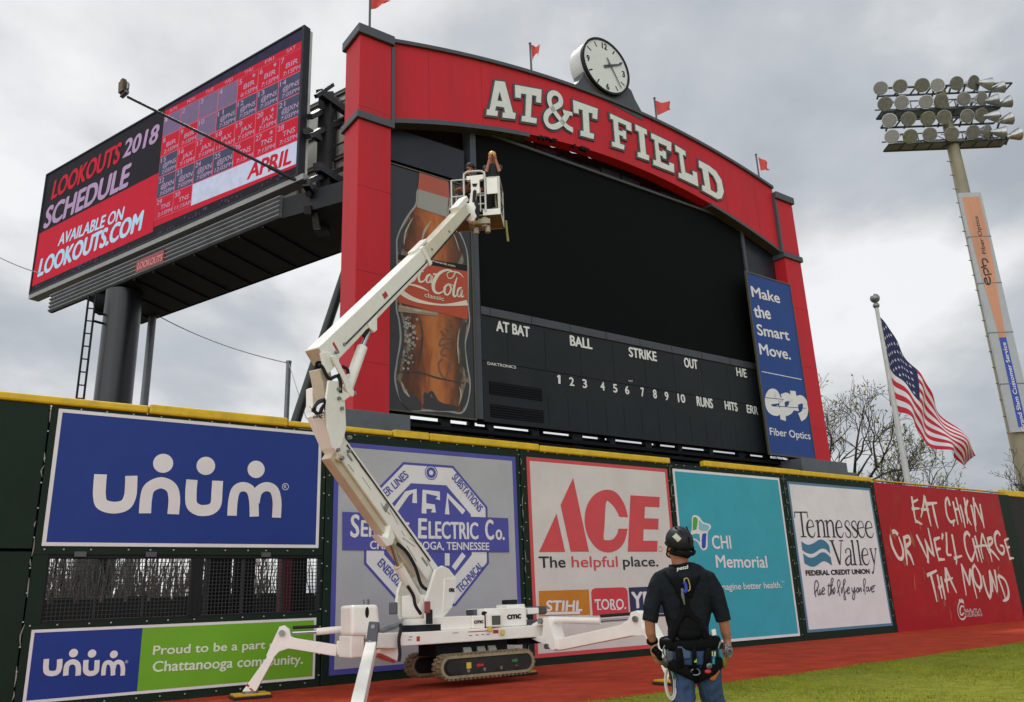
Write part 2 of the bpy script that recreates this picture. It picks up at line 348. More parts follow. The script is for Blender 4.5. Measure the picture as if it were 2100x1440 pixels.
# weathered seams
mb = MB()
for u in (-9.8, .12, 5.17, 10.16, 15.04):
    z = .2
    while z < 4.7:
        l = rng.uniform(.05, .35)
        if rng.random() < .45: stroke(mb, W, [(u + rng.normal(0, .012), z), (u + rng.normal(0, .012), z + l / 2), (u + rng.normal(0, .01), z + l)], [.006, .02, .006], .012, 3)
        z += l + rng.uniform(.02, .3)
mb.build('worn_seam', mat('worn_paint', '#8a8a80', rough=.8, var=.3), wall)
# the two mesh windows
WIREM = mat('dark_wire', '#2b2e30', rough=.5, metal=.4)
for (tl, br) in (((103, 1142), (386, 1264)), ((420, 1146), (655, 1260))):
    u0, z1 = W.px(tl); u1, z0 = W.px(br); z1 = zw1 - .06; z0 = zw0 + .05; mb = MB()
    for a_, b_, c_, d_ in ((u0 - .06, u1 + .06, z1, z1 + .06), (u0 - .06, u1 + .06, z0 - .06, z0)): mb.rect(W, a_, b_, c_, d_, -.12, -.02)
    for uu in (u0 - .06, u1): mb.rect(W, uu, uu + .06, z0, z1, -.12, -.021)
    fr = mb.build('window_frame', BLACK, wall, bevel=.008)
    mb = MB(); nu = int((u1 - u0) / .062); nz_ = int((z1 - z0) / .062)
    for k in range(1, nu): mb.rect(W, u0 + (u1 - u0) * k / nu - .006, u0 + (u1 - u0) * k / nu + .006, z0, z1, -.082, -.075)
    for k in range(1, nz_): mb.rect(W, u0, u1, z0 + (z1 - z0) * k / nz_ - .006, z0 + (z1 - z0) * k / nz_ + .006, -.0745, -.068)
    for k in (1, 2): mb.rect(W, u0 + (u1 - u0) * k / 3 - .018, u0 + (u1 - u0) * k / 3 + .018, z0, z1, -.11, -.083)
    mb.build('wire_mesh', WIREM, fr)
up0, up1 = W.px((386, 1200))[0] + .06, W.px((420, 1200))[0] - .06
mb = MB(); mb.rect(W, up0, up1, zw0, zw1, -.16, -.03); mb.build('window_post', BLACK, wall, bevel=.01)
mb = MB()
for p in ((165, 1133), (310, 1133), (545, 1137)):
    c = W.px(p); mb.rect(W, c[0] - .09, c[0] + .09, zw1 - .035, zw1 + .05, .002, .03)
mb.build('hinge_plate', GREY, wall, bevel=.005)

# ================================================================ banners
def banner(name, label, cat, tl, br, base, border=None, bw=.07, d=.014, group=None, P=W, box=None):
    u0, z1 = P.px(tl, d); u1, z0 = P.px(br, d)
    if box: u0, u1, z0, z1 = box
    r = thing(name, label, cat, P.pt(((u0 + u1) / 2, z0), 0), group); r['d'] = d
    mb = MB(); b = bw if border else 0
    n = 14; m_ = 10
    us = np.linspace(u0 + b, u1 - b, n); zs = np.linspace(z0 + b, z1 - b, m_)
    mb.rect(P, u0 + b, u1 - b, z0 + b, z1 - b, .004, d); mb.build('banner_sheet', base, r)
    if border:
        mb = MB(); mb.prism(P, [(u0, z0), (u1, z0), (u1, z1), (u0, z1)], .004, d + .002, [[(u0 + b, z0 + b), (u1 - b, z0 + b), (u1 - b, z1 - b), (u0 + b, z1 - b)]]); mb.build('border', border, r)
    return r, (u0, u1, z0, z1)
D = .019
def poly_px(mb, P, pts, d, holes=()): mb.prism(P, [P.px(p, d) for p in pts], None, d, [[P.px(p, d) for p in h] for h in holes])
def px(c, o, s): return (o[0] + c[0] / s, o[1] + c[1] / s)
BLUE = vinyl('blue_print', '#18327c'); LIME = vinyl('lime_print', '#68a023')
def unum(r, mpf, P=W):
    f = lambda l: [P.px(mpf(c), D) for c in l]; mb = MB(); w = abs(f([(432, 480)])[0][0] - f([(490, 480)])[0][0]) * 1.04
    w3 = w * .98
    for l in ([(464, 389), (460, 440), (459, 490), (472, 528), (525, 543), (578, 530), (600, 490), (605, 440), (606, 396)], [(669, 569), (674, 500), (690, 452), (742, 428), (790, 450), (804, 500), (799, 573)], [(886, 414), (881, 470), (884, 528), (912, 552), (942, 556), (975, 549), (996, 525), (1001, 470), (1004, 419)], [(1070, 580), (1075, 510), (1089, 462), (1121, 446), (1156, 462), (1170, 510), (1173, 584)], [(1176, 520), (1190, 468), (1228, 446), (1264, 462), (1278, 515), (1275, 589)]): stroke(mb, P, f(l), w3 if l[0][0] < 1000 else w * .86, D)
    for c, e_ in (((753, 338), (753, 294)), ((950, 350), (950, 308)), ((1182, 366), (1182, 326))):
        a_, b_ = f([c, e_]); disc(mb, P, a_, abs(b_[1] - a_[1]), D)
    a_, b_ = f([(1317, 446), (1317, 430)]); rr = abs(b_[1] - a_[1]); disc(mb, P, a_, rr, D, 20, rr * .84)
    text(mb, P, 'R', (a_[0] - rr * .4, a_[1] - rr * .5), (a_[0] + rr * .4, a_[1] - rr * .5), (a_[0] - rr * .4, a_[1] + rr * .5), D, uv=True)
    return mb.build('logo', PRINTW, r)
r, _ = banner('advertising_banner', 'large dark blue banner with white lower-case lettering and three white dots, above the mesh windows', 'banner', (121, 838), (653, 1124), BLUE, PRINTW, .06)
unum(r, lambda c: px(c, (0, 800), 2.25))
r, B_ = banner('advertising_banner', 'long low banner, part blue and part lime green, below the mesh windows', 'banner', (65, 1292), (645, 1392), BLUE, PRINTW, .045)
ug = W.px((287, 1350), D)[0]; mb = MB(); mb.rect(W, ug, B_[1] - .045, B_[2] + .045, B_[3] - .045, None, .017); mb.build('green_field', LIME, r)
# small logo, scaled from the large one: (200..575)/(432..1300) mapping in crop pixels
unum(r, lambda c: px((200 + (c[0] - 432) * .4338, 1322 - (570 + (c[0] - 432) * .021 - c[1]) * .445 - (c[0] - 432) * .006), (0, 800), 2.25))
LT = vinyl('pale_print', '#cfd8bf')
mb = MB(); text(mb, W, 'Proud to be a part of our', (313, 1343), (622, 1326), (314, 1325), D, .035); mb.build('lettering', LT, r); mb = MB(); text(mb, W, 'Chattanooga community.', (312, 1378), (621, 1361), (313, 1357), D, .035); mb.build('lettering', LT, r)

# --- electric company banner
VIO = vinyl('violet_print', '#494b96'); SILV = vinyl('silver_print', '#a3a4a7')
r, _ = banner('advertising_banner', 'square silver banner with violet border and octagonal emblem, behind the white boom lift', 'banner', (689, 908), (1068, 1352), SILV, VIO, .10, box=(-4.62, -.04, .17, 4.66))
o, s = (640, 880), 2.571
f = lambda c: px(c, o, s)
c0 = W.px(f((618, 552)), D); oc = []
def octo(k, n=8): return [(c0[0] + k * R8 * math.cos(math.pi / 8 + i * math.pi / 4), c0[1] + .985 * k * R8 * math.sin(math.pi / 8 + i * math.pi / 4)) for i in range(8)]
R8 = (W.px(f((942, 552)), D)[0] - W.px(f((292, 552)), D)[0]) / 2 / math.cos(math.pi / 8)
mb = MB(); mb.prism(W, octo(1), None, D, [octo(.965)]); mb.prism(W, octo(.70), None, D); mb.build('emblem_field', VIO, r)
mb = MB(); mb.prism(W, octo(.963), None, D, [octo(.705)])
f2 = lambda l: [W.px(f(c), D + .004) for c in l]
for l in ([(540, 390), (542, 325), (500, 340), (430, 440)], [(590, 445), (592, 330), (668, 342), (662, 372)], [(595, 405), (640, 410), (640, 440)], [(712, 450), (714, 350), (800, 440)], [(600, 650), (598, 715)], [(712, 655), (712, 720)], [(800, 660), (745, 735)]): stroke(mb, W, f2(l), .12, D + .004, 0)
mb.build('emblem_ring', PRINTW, r)
mb = MB(); poly_px(mb, W, [f((160, 436)), f((1034, 470)), f((1040, 650)), f((160, 638))], D + .012); mb.build('name_band', VIO, r)
mb = MB()
text(mb, W, 'S', f((200, 568)), f((248, 570)), f((202, 452)), D + .015, .03); text(mb, W, 'ERVICE', f((256, 565)), f((512, 574)), f((257, 482)), D + .015, .035); mb.build('name_lettering', PRINTW, r); mb = MB()
text(mb, W, 'E', f((558, 574)), f((606, 576)), f((560, 472)), D + .015, .035); text(mb, W, 'LECTRIC', f((614, 576)), f((878, 580)), f((615, 488)), D + .015, .035); mb.build('name_lettering', PRINTW, r); mb = MB()
text(mb, W, 'C', f((914, 582)), f((960, 582)), f((915, 480)), D + .015, .035); text(mb, W, 'o.', f((968, 582)), f((1016, 583)), f((968, 506)), D + .015, .035)
mb.build('name_lettering', PRINTW, r); mb = MB(); text(mb, W, 'CHATTANOOGA, TENNESSEE', f((305, 632)), f((935, 638)), f((306, 590)), D + .015, .03)
mb.build('lettering', PRINTW, r)
mb = MB()
def tdir(s_, a_, b_, hh):
    a_ = W.px(f(a_), D + .004); b_ = W.px(f(b_), D + .004); e_ = (b_ - a_) / np.linalg.norm(b_ - a_); n_ = np.array([-e_[1], e_[0]]); text(mb, W, s_, a_, b_, a_ + n_ * hh, D + .004, .03, uv=True)
for args in (('POWER LINES', (318, 430), (512, 250), .17), ('SUBSTATIONS', (735, 258), (880, 440), .17), ('ENERGIZED', (342, 712), (492, 878), .17), ('TECHNICAL', (780, 868), (905, 728), .17)): mb = MB(); tdir(*args); mb.build('emblem_word', VIO, r)
mb = MB()
a_ = W.px(f((628, 230)), D + .004); disc(mb, W, a_, .16, D + .004, 24, .14); disc(mb, W, a_, .12, D + .004, 20, .055)
mb.build('emblem_seal', VIO, r)

# --- hardware store banner
ARED = vinyl('store_red', '#bf484b'); ORG = vinyl('orange_print', '#b87422'); CRIM = vinyl('crimson_print', '#be3a44'); INK = vinyl('ink', '#2b2b36'); NAVY = vinyl('navy_print', '#2d3050')
PRINTC = vinyl('printed_cream', '#c6c1bb')
r, _ = banner('advertising_banner', 'white banner with red border, huge red capitals and small coloured boxes along its bottom', 'banner', (1079, 938), (1394, 1352), PRINTC, ARED, .09, box=(.29, 5.07, .16, 4.69))
u1_ = W.px((1360, 1000), D)
o, s = (1080, 960), 4.8; f = lambda c: px(c, o, s)
mb = MB()
poly_px(mb, W, [f(c) for c in ((122, 828), (295, 447), (380, 826))], D)
poly_px(mb, W, [f(c) for c in ((458, 95), (614, 824), (434, 824), (334, 365))], D)
poly_px(mb, W, [f(c) for c in ((1022, 268), (1310, 285), (1308, 387), (1165, 380), (1160, 494), (1300, 498), (1296, 605), (1152, 602), (1148, 715), (1290, 716), (1285, 824), (995, 824))], D)
out = spline([(1000, 484), (960, 350), (880, 240), (780, 213), (670, 260), (595, 370), (571, 510), (600, 660), (690, 790), (800, 832), (900, 800), (965, 720), (995, 597)], 5)
inn = spline([(905, 597), (890, 650), (850, 700), (790, 710), (758, 690), (768, 560), (783, 335), (830, 350), (880, 410), (912, 480)], 4)
poly_px(mb, W, [f(c) for c in out + inn], D)
text(mb, W, 'helpful', f((445, 976)), f((900, 972)), f((446, 870)), D, .02)
a_, b_ = W.px(f((1318, 798)), D), W.px(f((1318, 770)), D); disc(mb, W, a_, abs(b_[1] - a_[1]), D, 18, abs(b_[1] - a_[1]) * .82)
mb.build('lettering', ARED, r)
mb = MB(); text(mb, W, 'The', f((122, 980)), f((385, 977)), f((123, 872)), D, .03); mb.build('black_lettering', INK, r); mb = MB(); text(mb, W, 'place.', f((950, 968)), f((1298, 966)), f((950, 872)), D, .03); mb.build('black_lettering', INK, r)
o, s = (780, 1160), 3.62; f = lambda c: px(c, o, s)
def block(pts, m, nm):
    mb = MB(); poly_px(mb, W, pts, D); return mb.build(nm, m, r)
block([f((1177, 188)), f((1548, 177)), f((1558, 365)), f((1180, 375))], ORG, 'orange_box')
rr_ = [f(c) for c in ((1565, 200), (1572, 178), (1595, 168), (1800, 161), (1825, 168), (1835, 190), (1846, 368), (1577, 372))]; block(rr_, CRIM, 'red_box')
block([f((1843, 163)), f((2130, 150)), f((2140, 352)), f((1858, 360))], NAVY, 'navy_box'); block([f((1858, 366)), f((2140, 358)), f((2141, 376)), f((1859, 384))], INK, 'black_strip')
mb = MB()
text(mb, W, 'STIHL', f((1225, 338)), f((1500, 336)), f((1226, 262)), D + .004, .07, .15); stroke(mb, W, [W.px(f((1222, 356)), D), W.px(f((1480, 350)), D)], .06, D + .004, 0); mb.build('box_lettering', PRINTW, r); mb = MB(); text(mb, W, 'YETI', f((1868, 314)), f((2115, 306)), f((1866, 200)), D + .004, .06); mb.build('box_lettering', PRINTW, r); mb = MB()
# serif capitals with slab feet
def serifs(mb, P, s_, a_, b_, c_, d, bold, ft=.16):
    text(mb, P, s_, a_, b_, c_, d, bold)
text(mb, W, 'TORO.', f((1592, 328)), f((1825, 322)), f((1590, 252)), D + .004, .035)
for xa, xb in ((1608, 1640), (1712, 1745), (1755, 1782)):
    stroke(mb, W, [W.px(f((xa, 326)), D), W.px(f((xb, 325)), D)], .025, D + .008, 0)
for xa in (1592, 1650): stroke(mb, W, [W.px(f((xa, 252)), D), W.px(f((xa + 2, 276)), D)], .022, D + .008, 0)
mb.build('box_lettering', PRINTW, r)

# --- hospital banner
TEAL = vinyl('teal_print', '#3596a6'); LG = vinyl('leaf_green', '#4a9a3a'); LB = vinyl('royal_blue', '#2b44a0'); PALE = vinyl('pale_teal', '#7fb4b8')
r, _ = banner('advertising_banner', 'teal banner with white border and a small four-pointed logo, behind the standing man', 'banner', (1379, 961), (1641, 1304), TEAL, PRINTW, .07)
o, s = (1260, 1040), 3.6; f = lambda c: px(c, o, s)
sh = spline([(590, 60), (625, 72), (655, 110), (705, 128), (712, 155), (690, 185), (688, 240), (685, 300), (660, 320), (635, 300), (615, 260), (575, 235), (555, 205), (568, 180), (572, 120), (572, 80)], 4, True)
mb = MB(); poly_px(mb, W, [f(c) for c in sh], D); mb.build('logo_outline', PRINTW, r); mb = MB()
text(mb, W, 'CHI', f((725, 308)), f((866, 306)), f((727, 212)), D, .03); mb.build('lettering', PRINTW, r); mb = MB(); text(mb, W, 'Memorial', f((752, 446)), f((1132, 447)), f((752, 356)), D, .035); mb.build('lettering', PRINTW, r); mb = MB()
o, s = (1350, 900), 2.667; g = lambda c: px(c, o, s)
text(mb, W, 'Imagine better health.', g((330, 828)), g((676, 815)), g((331, 792)), D, .02); text(mb, W, 'SM', g((674, 786)), g((690, 785)), g((674, 778)), D)
mb.build('lettering', PRINTW, r)
def inner(pts, m, nm):
    mb = MB(); poly_px(mb, W, [px(c, (1260, 1040), 3.6) for c in pts], D + .005); mb.build(nm, m, r)
inner([(580, 78), (600, 72), (615, 88), (612, 130), (606, 165), (578, 172), (580, 120)], LG, 'logo_leaf')
inner([(650, 196), (680, 192), (676, 250), (674, 296), (660, 308), (645, 296), (645, 240)], LB, 'logo_blade')
inner([(625, 95), (650, 122), (700, 138), (700, 158), (682, 176), (650, 178), (625, 165)], PALE, 'logo_petal'); inner([(570, 205), (600, 195), (628, 200), (634, 260), (610, 240), (580, 226)], TEAL, 'logo_hollow')

# --- credit union banner
SLATE = vinyl('slate_print', '#52758f'); WAVE = vinyl('wave_blue', '#3a6f8a'); DINK = vinyl('dark_ink', '#26242a')
r, _ = banner('advertising_banner', 'white banner with slate blue border, black serif lettering and blue waves, beside the red banner', 'banner', (1614, 987), (1831, 1283), PRINTW, SLATE, .08)
o, s = (1600, 1020), 6.0; f = lambda c: px(c, o, s)
mb = MB()
for top, bot in (([(258, 540), (330, 582), (400, 570), (480, 522), (550, 535), (604, 596)], [(616, 695), (560, 640), (500, 635), (410, 690), (340, 690), (272, 650)]), ([(280, 690), (360, 740), (430, 730), (500, 680), (560, 685), (622, 740)], [(641, 842), (570, 795), (520, 790), (440, 845), (380, 852), (300, 815)])):
    poly_px(mb, W, [f(c) for c in spline(top, 4) + spline(bot, 4)], D)
mb.build('wave_logo', WAVE, r)
mb = MB()
_u = abs(W.px(f((600, 600)), D)[1] - W.px(f((600, 700)), D)[1]) / 100    # metres per crop pixel, upright
_ux = abs(W.px(f((700, 600)), D)[0] - W.px(f((600, 600)), D)[0]) / 100
SER = {   # skeletons in (x, y) with x-height 1 and stroke weights in crop px
 'e': [([(.12, .55), (.88, .62)], 8), ([(.88, .6), (.8, .88), (.5, 1.0), (.22, .82), (.1, .5), (.24, .14), (.58, .0), (.84, .1), (.98, .3)], [10, 9, 7, 18, 24, 20, 11, 8, 5])],
 'n': [([(.22, 1.0), (.22, .03)], 21), ([(.0, .93), (.24, 1.0)], 8), ([(.24, .72), (.4, .93), (.62, .99), (.78, .82), (.8, .5), (.8, .03)], [8, 9, 13, 20, 21, 21]), ([(.04, .02), (.42, .02)], 8), ([(.62, .02), (.98, .02)], 8)],
 's': [([(.82, .7), (.8, .92), (.5, 1.0), (.2, .88), (.2, .68), (.5, .52), (.82, .34), (.82, .1), (.5, .0), (.18, .08), (.1, .32)], [5, 8, 8, 12, 18, 22, 18, 12, 8, 8, 5])],
 'a': [([(.2, .72), (.22, .9), (.48, 1.0), (.7, .88), (.72, .6), (.72, .12), (.84, .02), (1.0, .1)], [16, 10, 8, 14, 20, 20, 9, 5]), ([(.72, .6), (.4, .48), (.14, .25), (.26, .02), (.5, .04), (.72, .25)], [7, 10, 18, 16, 10, 7])],
 'l': [([(.5, 1.62), (.5, .03)], 21), ([(.28, 1.55), (.52, 1.62)], 8), ([(.25, .02), (.78, .02)], 8)],
 'y': [([(.12, .98), (.6, .06)], 18), ([(.92, .98), (.6, .06), (.42, -.42), (.2, -.5)], [8, 8, 12, 20]), ([(-.05, .985), (.32, .985)], 8), ([(.7, .985), (1.05, .985)], 8)],
 'T': [([(.5, 1.0), (.5, .02)], 21), ([(.0, .985), (1.0, .985)], 10), ([(.02, .98), (.0, .76)], 8), ([(.98, .98), (1.0, .76)], 8), ([(.28, .012), (.74, .012)], 8)],
 'V': [([(.12, .98), (.55, .02)], 24), ([(.88, .98), (.56, .02)], 9), ([(-.05, .985), (.32, .985)], 8), ([(.7, .985), (1.05, .985)], 8)]}
def ser(ch, x0, x1, yb, h, lean):      # crop px box of the letter: baseline yb, height h of its unit, lean = x shift at unit height
    for pts, w in SER[ch]:
        q = [W.px(f((x0 + (x1 - x0) * a_ + lean * b_, yb - h * b_)), D) for a_, b_ in pts]
        ww = [k * _ux * .92 for k in w] if isinstance(w, list) else w * _ux * .92
        stroke(mb, W, q, ww, D, 5 if len(pts) > 2 else 0)
ser('T', 208, 368, 488, 310, -36)
for ch, x0, x1 in (('e', 326, 434), ('n', 444, 572), ('n', 558, 686), ('e', 684, 782), ('s', 796, 878), ('s', 876, 962), ('e', 950, 1048), ('e', 1046, 1154)): ser(ch, x0 + 6, x1 + 4, 490 + (x0 - 330) * .008, 212 - (x0 - 330) * .014, -22)
ser('V', 652, 808, 834, 305, -40); ser('a', 792, 906, 834, 205, -10); ser('l', 880, 968, 834, 190, -26); ser('l', 950, 1036, 834, 190, -26); ser('e', 1010, 1106, 832, 205, -22); ser('y', 1110, 1192, 830, 200, -10)
text(mb, W, 'FEDERAL CREDIT UNION', f((316, 962)), f((1106, 938)), f((312, 903)), D, .11)
mb.build('serif_lettering', DINK, r)
mb = MB()
def script(lines, w, d=D):
    for l in lines: stroke(mb, W, [W.px(f(c), d) for c in l], w, d, 5)
script([[(418, 1190), (470, 1090), (452, 1030), (430, 1040), (422, 1120), (432, 1200), (440, 1228)], [(455, 1110), (462, 1180), (478, 1200), (490, 1130)], [(490, 1130), (496, 1200), (520, 1140), (516, 1120)], [(510, 1170), (545, 1140), (536, 1110), (518, 1140), (522, 1195), (550, 1180)],
 [(582, 1090), (650, 1080)], [(600, 1060), (592, 1180), (610, 1200), (640, 1060), (655, 1010), (632, 1005), (622, 1100), (624, 1195), (640, 1130), (650, 1190), (675, 1150), (668, 1110), (652, 1150), (668, 1190)],
 [(702, 1180), (738, 1060), (720, 1015), (704, 1050), (720, 1150), (738, 1220)], [(750, 1110), (758, 1180), (770, 1110)], [(770, 1110), (800, 1040), (792, 1010), (776, 1050), (790, 1180), (806, 1250), (790, 1256), (785, 1200), (830, 1130)], [(820, 1160), (850, 1130), (840, 1105), (824, 1140), (830, 1185), (858, 1170)],
 [(880, 1110), (888, 1160), (905, 1150), (912, 1110)], [(914, 1100), (918, 1200), (908, 1255), (890, 1240), (900, 1180), (940, 1140)], [(950, 1110), (938, 1140), (950, 1170), (966, 1140), (950, 1110)], [(970, 1110), (972, 1160), (992, 1110), (998, 1165)],
 [(1022, 1160), (1050, 1040), (1036, 1002), (1024, 1050), (1036, 1140), (1050, 1200)], [(1070, 1100), (1056, 1130), (1068, 1160), (1086, 1130), (1070, 1100)], [(1086, 1100), (1098, 1160), (1118, 1100)], [(1116, 1140), (1150, 1110), (1140, 1090), (1122, 1120), (1132, 1165), (1160, 1150)], [(1152, 1088), (1172, 1084)]], 9 * _ux)
mb.build('script_lettering', vinyl('soft_ink', '#4a464c'), r)

# --- red hand-painted banner
CHK = mat('painted_red_vinyl', '#9a141d', spec=.2, rough=.5, var=.14, scale=.7, bump=.3, bscale=1.6, dirt=.45, dirtc='#a4502a', gain=1.1)
r, _ = banner('advertising_banner', 'red banner with dripping hand-painted white capitals below the flagpole', 'banner', (1791, 989), (2104, 1286), CHK, None)
mb = MB(); u0_, u1_ = 15.1, 24.95
o, s = (1800, 990), 4.967; f = lambda c: px(c, o, s)
ku = abs(W.px(f((760, 600)), D)[0] - W.px(f((660, 600)), D)[0]) / 100
def paint(l, w=18):
    n_ = len(l); ws = [w * ku * (.85 + .3 * random.random()) for _ in l]; ws[-1] *= .55
    stroke(mb, W, [W.px(f(c), D) for c in l], ws, D, 5 if n_ > 2 else 0)
for l in ([(345, 140), (365, 280), (388, 412)], [(345, 205), (410, 172)], [(345, 266), (425, 262)], [(382, 385), (452, 425)],
  [(475, 130), (462, 240), (438, 355)], [(475, 140), (510, 300), (542, 445)], [(438, 275), (520, 272)], [(490, 218), (605, 205)], [(555, 208), (585, 350), (615, 465)],
  [(735, 235), (712, 158), (690, 200), (705, 330), (745, 400), (788, 380)], [(772, 385), (770, 445)], [(765, 190), (795, 320), (818, 430)], [(795, 150), (830, 290), (858, 405)], [(782, 272), (828, 268)], [(838, 225), (868, 340), (890, 460)], [(878, 150), (900, 280), (915, 420)], [(915, 175), (893, 300), (955, 435)], [(948, 225), (975, 350), (1000, 500)], [(972, 150), (985, 300), (1000, 440)], [(985, 200), (1040, 330), (1075, 420)], [(1040, 215), (1062, 340), (1085, 465)],
  [(208, 530), (165, 495), (132, 540), (150, 650), (210, 765), (252, 765), (256, 680), (212, 550)], [(266, 545), (285, 690), (300, 840)], [(266, 560), (315, 550), (328, 610), (282, 665), (330, 740), (368, 840)],
  [(392, 530), (450, 650), (512, 790)], [(512, 820), (505, 690), (478, 570)], [(482, 590), (530, 690), (578, 750)], [(570, 745), (540, 600), (510, 460)],
  [(572, 570), (592, 670), (620, 785)], [(575, 580), (632, 558)], [(592, 685), (640, 670)], [(615, 782), (685, 782)], [(662, 518), (655, 580)], [(697, 505), (703, 620), (708, 725), (752, 735)], [(755, 525), (778, 650), (800, 780), (800, 835)], [(775, 772), (858, 745)],
  [(940, 545), (910, 508), (882, 550), (895, 670), (935, 770), (962, 785), (990, 690)], [(965, 565), (995, 690), (1022, 805)], [(988, 540), (1025, 680), (1062, 815)], [(990, 655), (1060, 640)], [(1062, 515), (1050, 660), (1075, 780)], [(1065, 520), (1105, 640), (1135, 720)], [(1045, 640), (1128, 640)], [(1118, 560), (1140, 690), (1165, 808)], [(1118, 575), (1160, 565), (1165, 610), (1130, 660), (1185, 720), (1240, 790)], [(1248, 540), (1220, 500), (1190, 545), (1210, 655), (1262, 725), (1288, 700), (1278, 650), (1245, 640)], [(1290, 585), (1320, 680), (1345, 775)], [(1290, 590), (1332, 568)], [(1310, 668), (1345, 652)], [(1335, 772), (1385, 768)],
  [(500, 945), (600, 895)], [(535, 925), (570, 1060), (602, 1215)], [(605, 935), (630, 1060), (655, 1185)], [(640, 955), (665, 1080), (688, 1195)], [(615, 1070), (668, 1045)], [(690, 865), (700, 1000), (720, 1120)], [(692, 870), (750, 1010), (805, 1125)], [(680, 1000), (765, 970)],
  [(852, 825), (875, 980), (902, 1150)], [(860, 850), (905, 960), (935, 1050)], [(942, 875), (935, 960), (938, 1040)], [(945, 880), (975, 1030), (1010, 1180)], [(990, 835), (965, 880), (985, 1000), (1030, 1070), (1055, 1045), (1040, 940), (992, 845)], [(1035, 1060), (1038, 1115)], [(1068, 945), (1100, 1080), (1138, 1165), (1152, 1090), (1132, 900)], [(1140, 1160), (1140, 1190)], [(1135, 890), (1160, 1000), (1170, 1115)], [(1140, 900), (1180, 1010), (1215, 1120)], [(1190, 885), (1208, 1000), (1222, 1110)], [(1222, 950), (1270, 1080), (1300, 1180)], [(1225, 945), (1290, 985), (1330, 1090), (1325, 1175), (1275, 1205)]): paint(l)
st_ = MB()
for k in range(16):
    u = rng.uniform(15.3, 24.6); z = rng.choice([rng.uniform(.2, 1.3), rng.uniform(.2, 4.2)]); stroke(st_, W, [(u, z), (u + rng.normal(0, .05), z + rng.uniform(.08, .2)), (u + rng.normal(0, .08), z + rng.uniform(.2, .6))], [rng.uniform(.02, .05), rng.uniform(.06, .2), .02], D - .003, 4)
st_.build('worn_patch', mat('rust_stain', '#a04a30', rough=.7, var=.25, scale=6), r, kind='stuff')
mb.build('painted_lettering', mat('drippy_white_paint', '#cfc2b8', rough=.55, var=.08, scale=6, dirt=.2, gain=1.1), r)
# small shop logo at the foot: white outline with red script in it
mb = MB(); C_ = [(878, 1245), (845, 1235), (826, 1290), (838, 1355), (866, 1368), (886, 1345)]
stroke(mb, W, [W.px(f(c), D) for c in C_], 30 * ku, D, 5); text(mb, W, 'hick-fil-A', f((884, 1356)), f((1066, 1352)), f((884, 1292)), D, .22, .1)
for l in ([(836, 1190), (830, 1216)], [(850, 1184), (849, 1214)], [(868, 1194), (862, 1218)]): stroke(mb, W, [W.px(f(c), D) for c in l], 13 * ku, D, 0)
mb.build('logo_outline', PRINTC, r); mb = MB(); stroke(mb, W, [W.px(f(c), D + .012) for c in C_], 12 * ku, D + .012, 5); text(mb, W, 'hick-fil-A', f((888, 1354)), f((1062, 1350)), f((888, 1294)), D + .012, .03, .1); mb.build('logo_script', CHK, r)
# ================================================================ scoreboard
S = Plane((0, 23), 36.5)
SB = thing('scoreboard', 'tall red scoreboard with arched top, blank black screen and white score headings', 'scoreboard', S.pt((5, 0)))
CHAR = mat('charcoal_panel', '#22272a', spec=.2, rough=.6, var=.2, scale=.8, bump=.12, bscale=2, dirt=.15, dirtc='#33353a')
FILM = mat('dark_film', '#1f222a', spec=.3, rough=.35, var=.25, scale=.9, bump=.5, bscale=1.5)
def pillar(u0, u1, zt, zr, dtop):
    mb = MB(); mb.rect(S, u0, u1, 0, zr - .12, -.5, .42); mb.rect(S, u0 + .002, u1 - .002, zr + .1, zt - .3, -.5, .421)
    p = mb.build('pillar', RED, SB, bevel=.02)
    mb = MB(); mb.rect(S, u0 - .09, u1 + .07, zt - .3, zt, -.6, .52); mb.build('pillar_cap', GREYD, p, bevel=.03)
    mb = MB(); mb.rect(S, u0 - .08, u1 + .08, zr - .12, zr + .1, -.58, .5); mb.build('pillar_band', GREYD, p, bevel=.02)
    mb = MB()
    for z in np.arange(2.4, zt - .4, 2.44): mb.rect(S, u0, u1, z, z + .012, .4, .4235)
    mb.build('panel_joint', mat('red_joint', '#7e1a20', rough=.7), p)
dP = .42
lu0, lu1 = S.px((735, 250), dP)[0], S.px((802, 300), dP)[0]; lzt = S.px((763, 64), dP)[1] + .05; lzr = S.px((770, 246), dP)[1]
pillar(lu0, lu1, lzt, lzr, 0)
ru0, ru1 = S.px((1614, 560), dP)[0], S.px((1690, 850), dP)[0]; rzr = S.px((1625, 528), dP)[1]; rzt = S.px((1603, 400), dP)[1]
pillar(ru0, ru1, rzt, rzr, 0)
# arch
dA = .30
top = [S.px(p, dA) for p in ((803, 92), (900, 105), (988, 123), (1085, 148), (1177, 180), (1307, 233), (1400, 282), (1500, 336), (1592, 391))]
bot = [S.px(p, dA) for p in ((803, 243), (886, 247), (964, 258), (1050, 270), (1112, 283), (1263, 325), (1400, 379), (1513, 460), (1607, 518))]
pt_ = np.polyfit([q[0] for q in top], [q[1] for q in top], 2); pb_ = np.polyfit([q[0] for q in bot], [q[1] for q in bot], 2)
ua = np.linspace(lu1 + .003, ru0 - .003, 40)
TOPC = [(u, np.polyval(pt_, u)) for u in ua]; BOTC = [(u, np.polyval(pb_, u)) for u in ua]
mb = MB(); mb.prism(S, BOTC + TOPC[::-1], -.1, dA); arch = mb.build('arch', RED, SB)
mb = MB(); mb.prism(S, [(u, z - .02) for u, z in TOPC] + [(u, z + .10) for u, z in TOPC[::-1]], -.25, dA + .09); mb.build('coping', GREYD, arch)
def jag(u): return .03 * math.sin(u * 9) + .02 * math.sin(u * 23 + 1)
nb = [i for i, u in enumerate(ua) if u < 1.0]
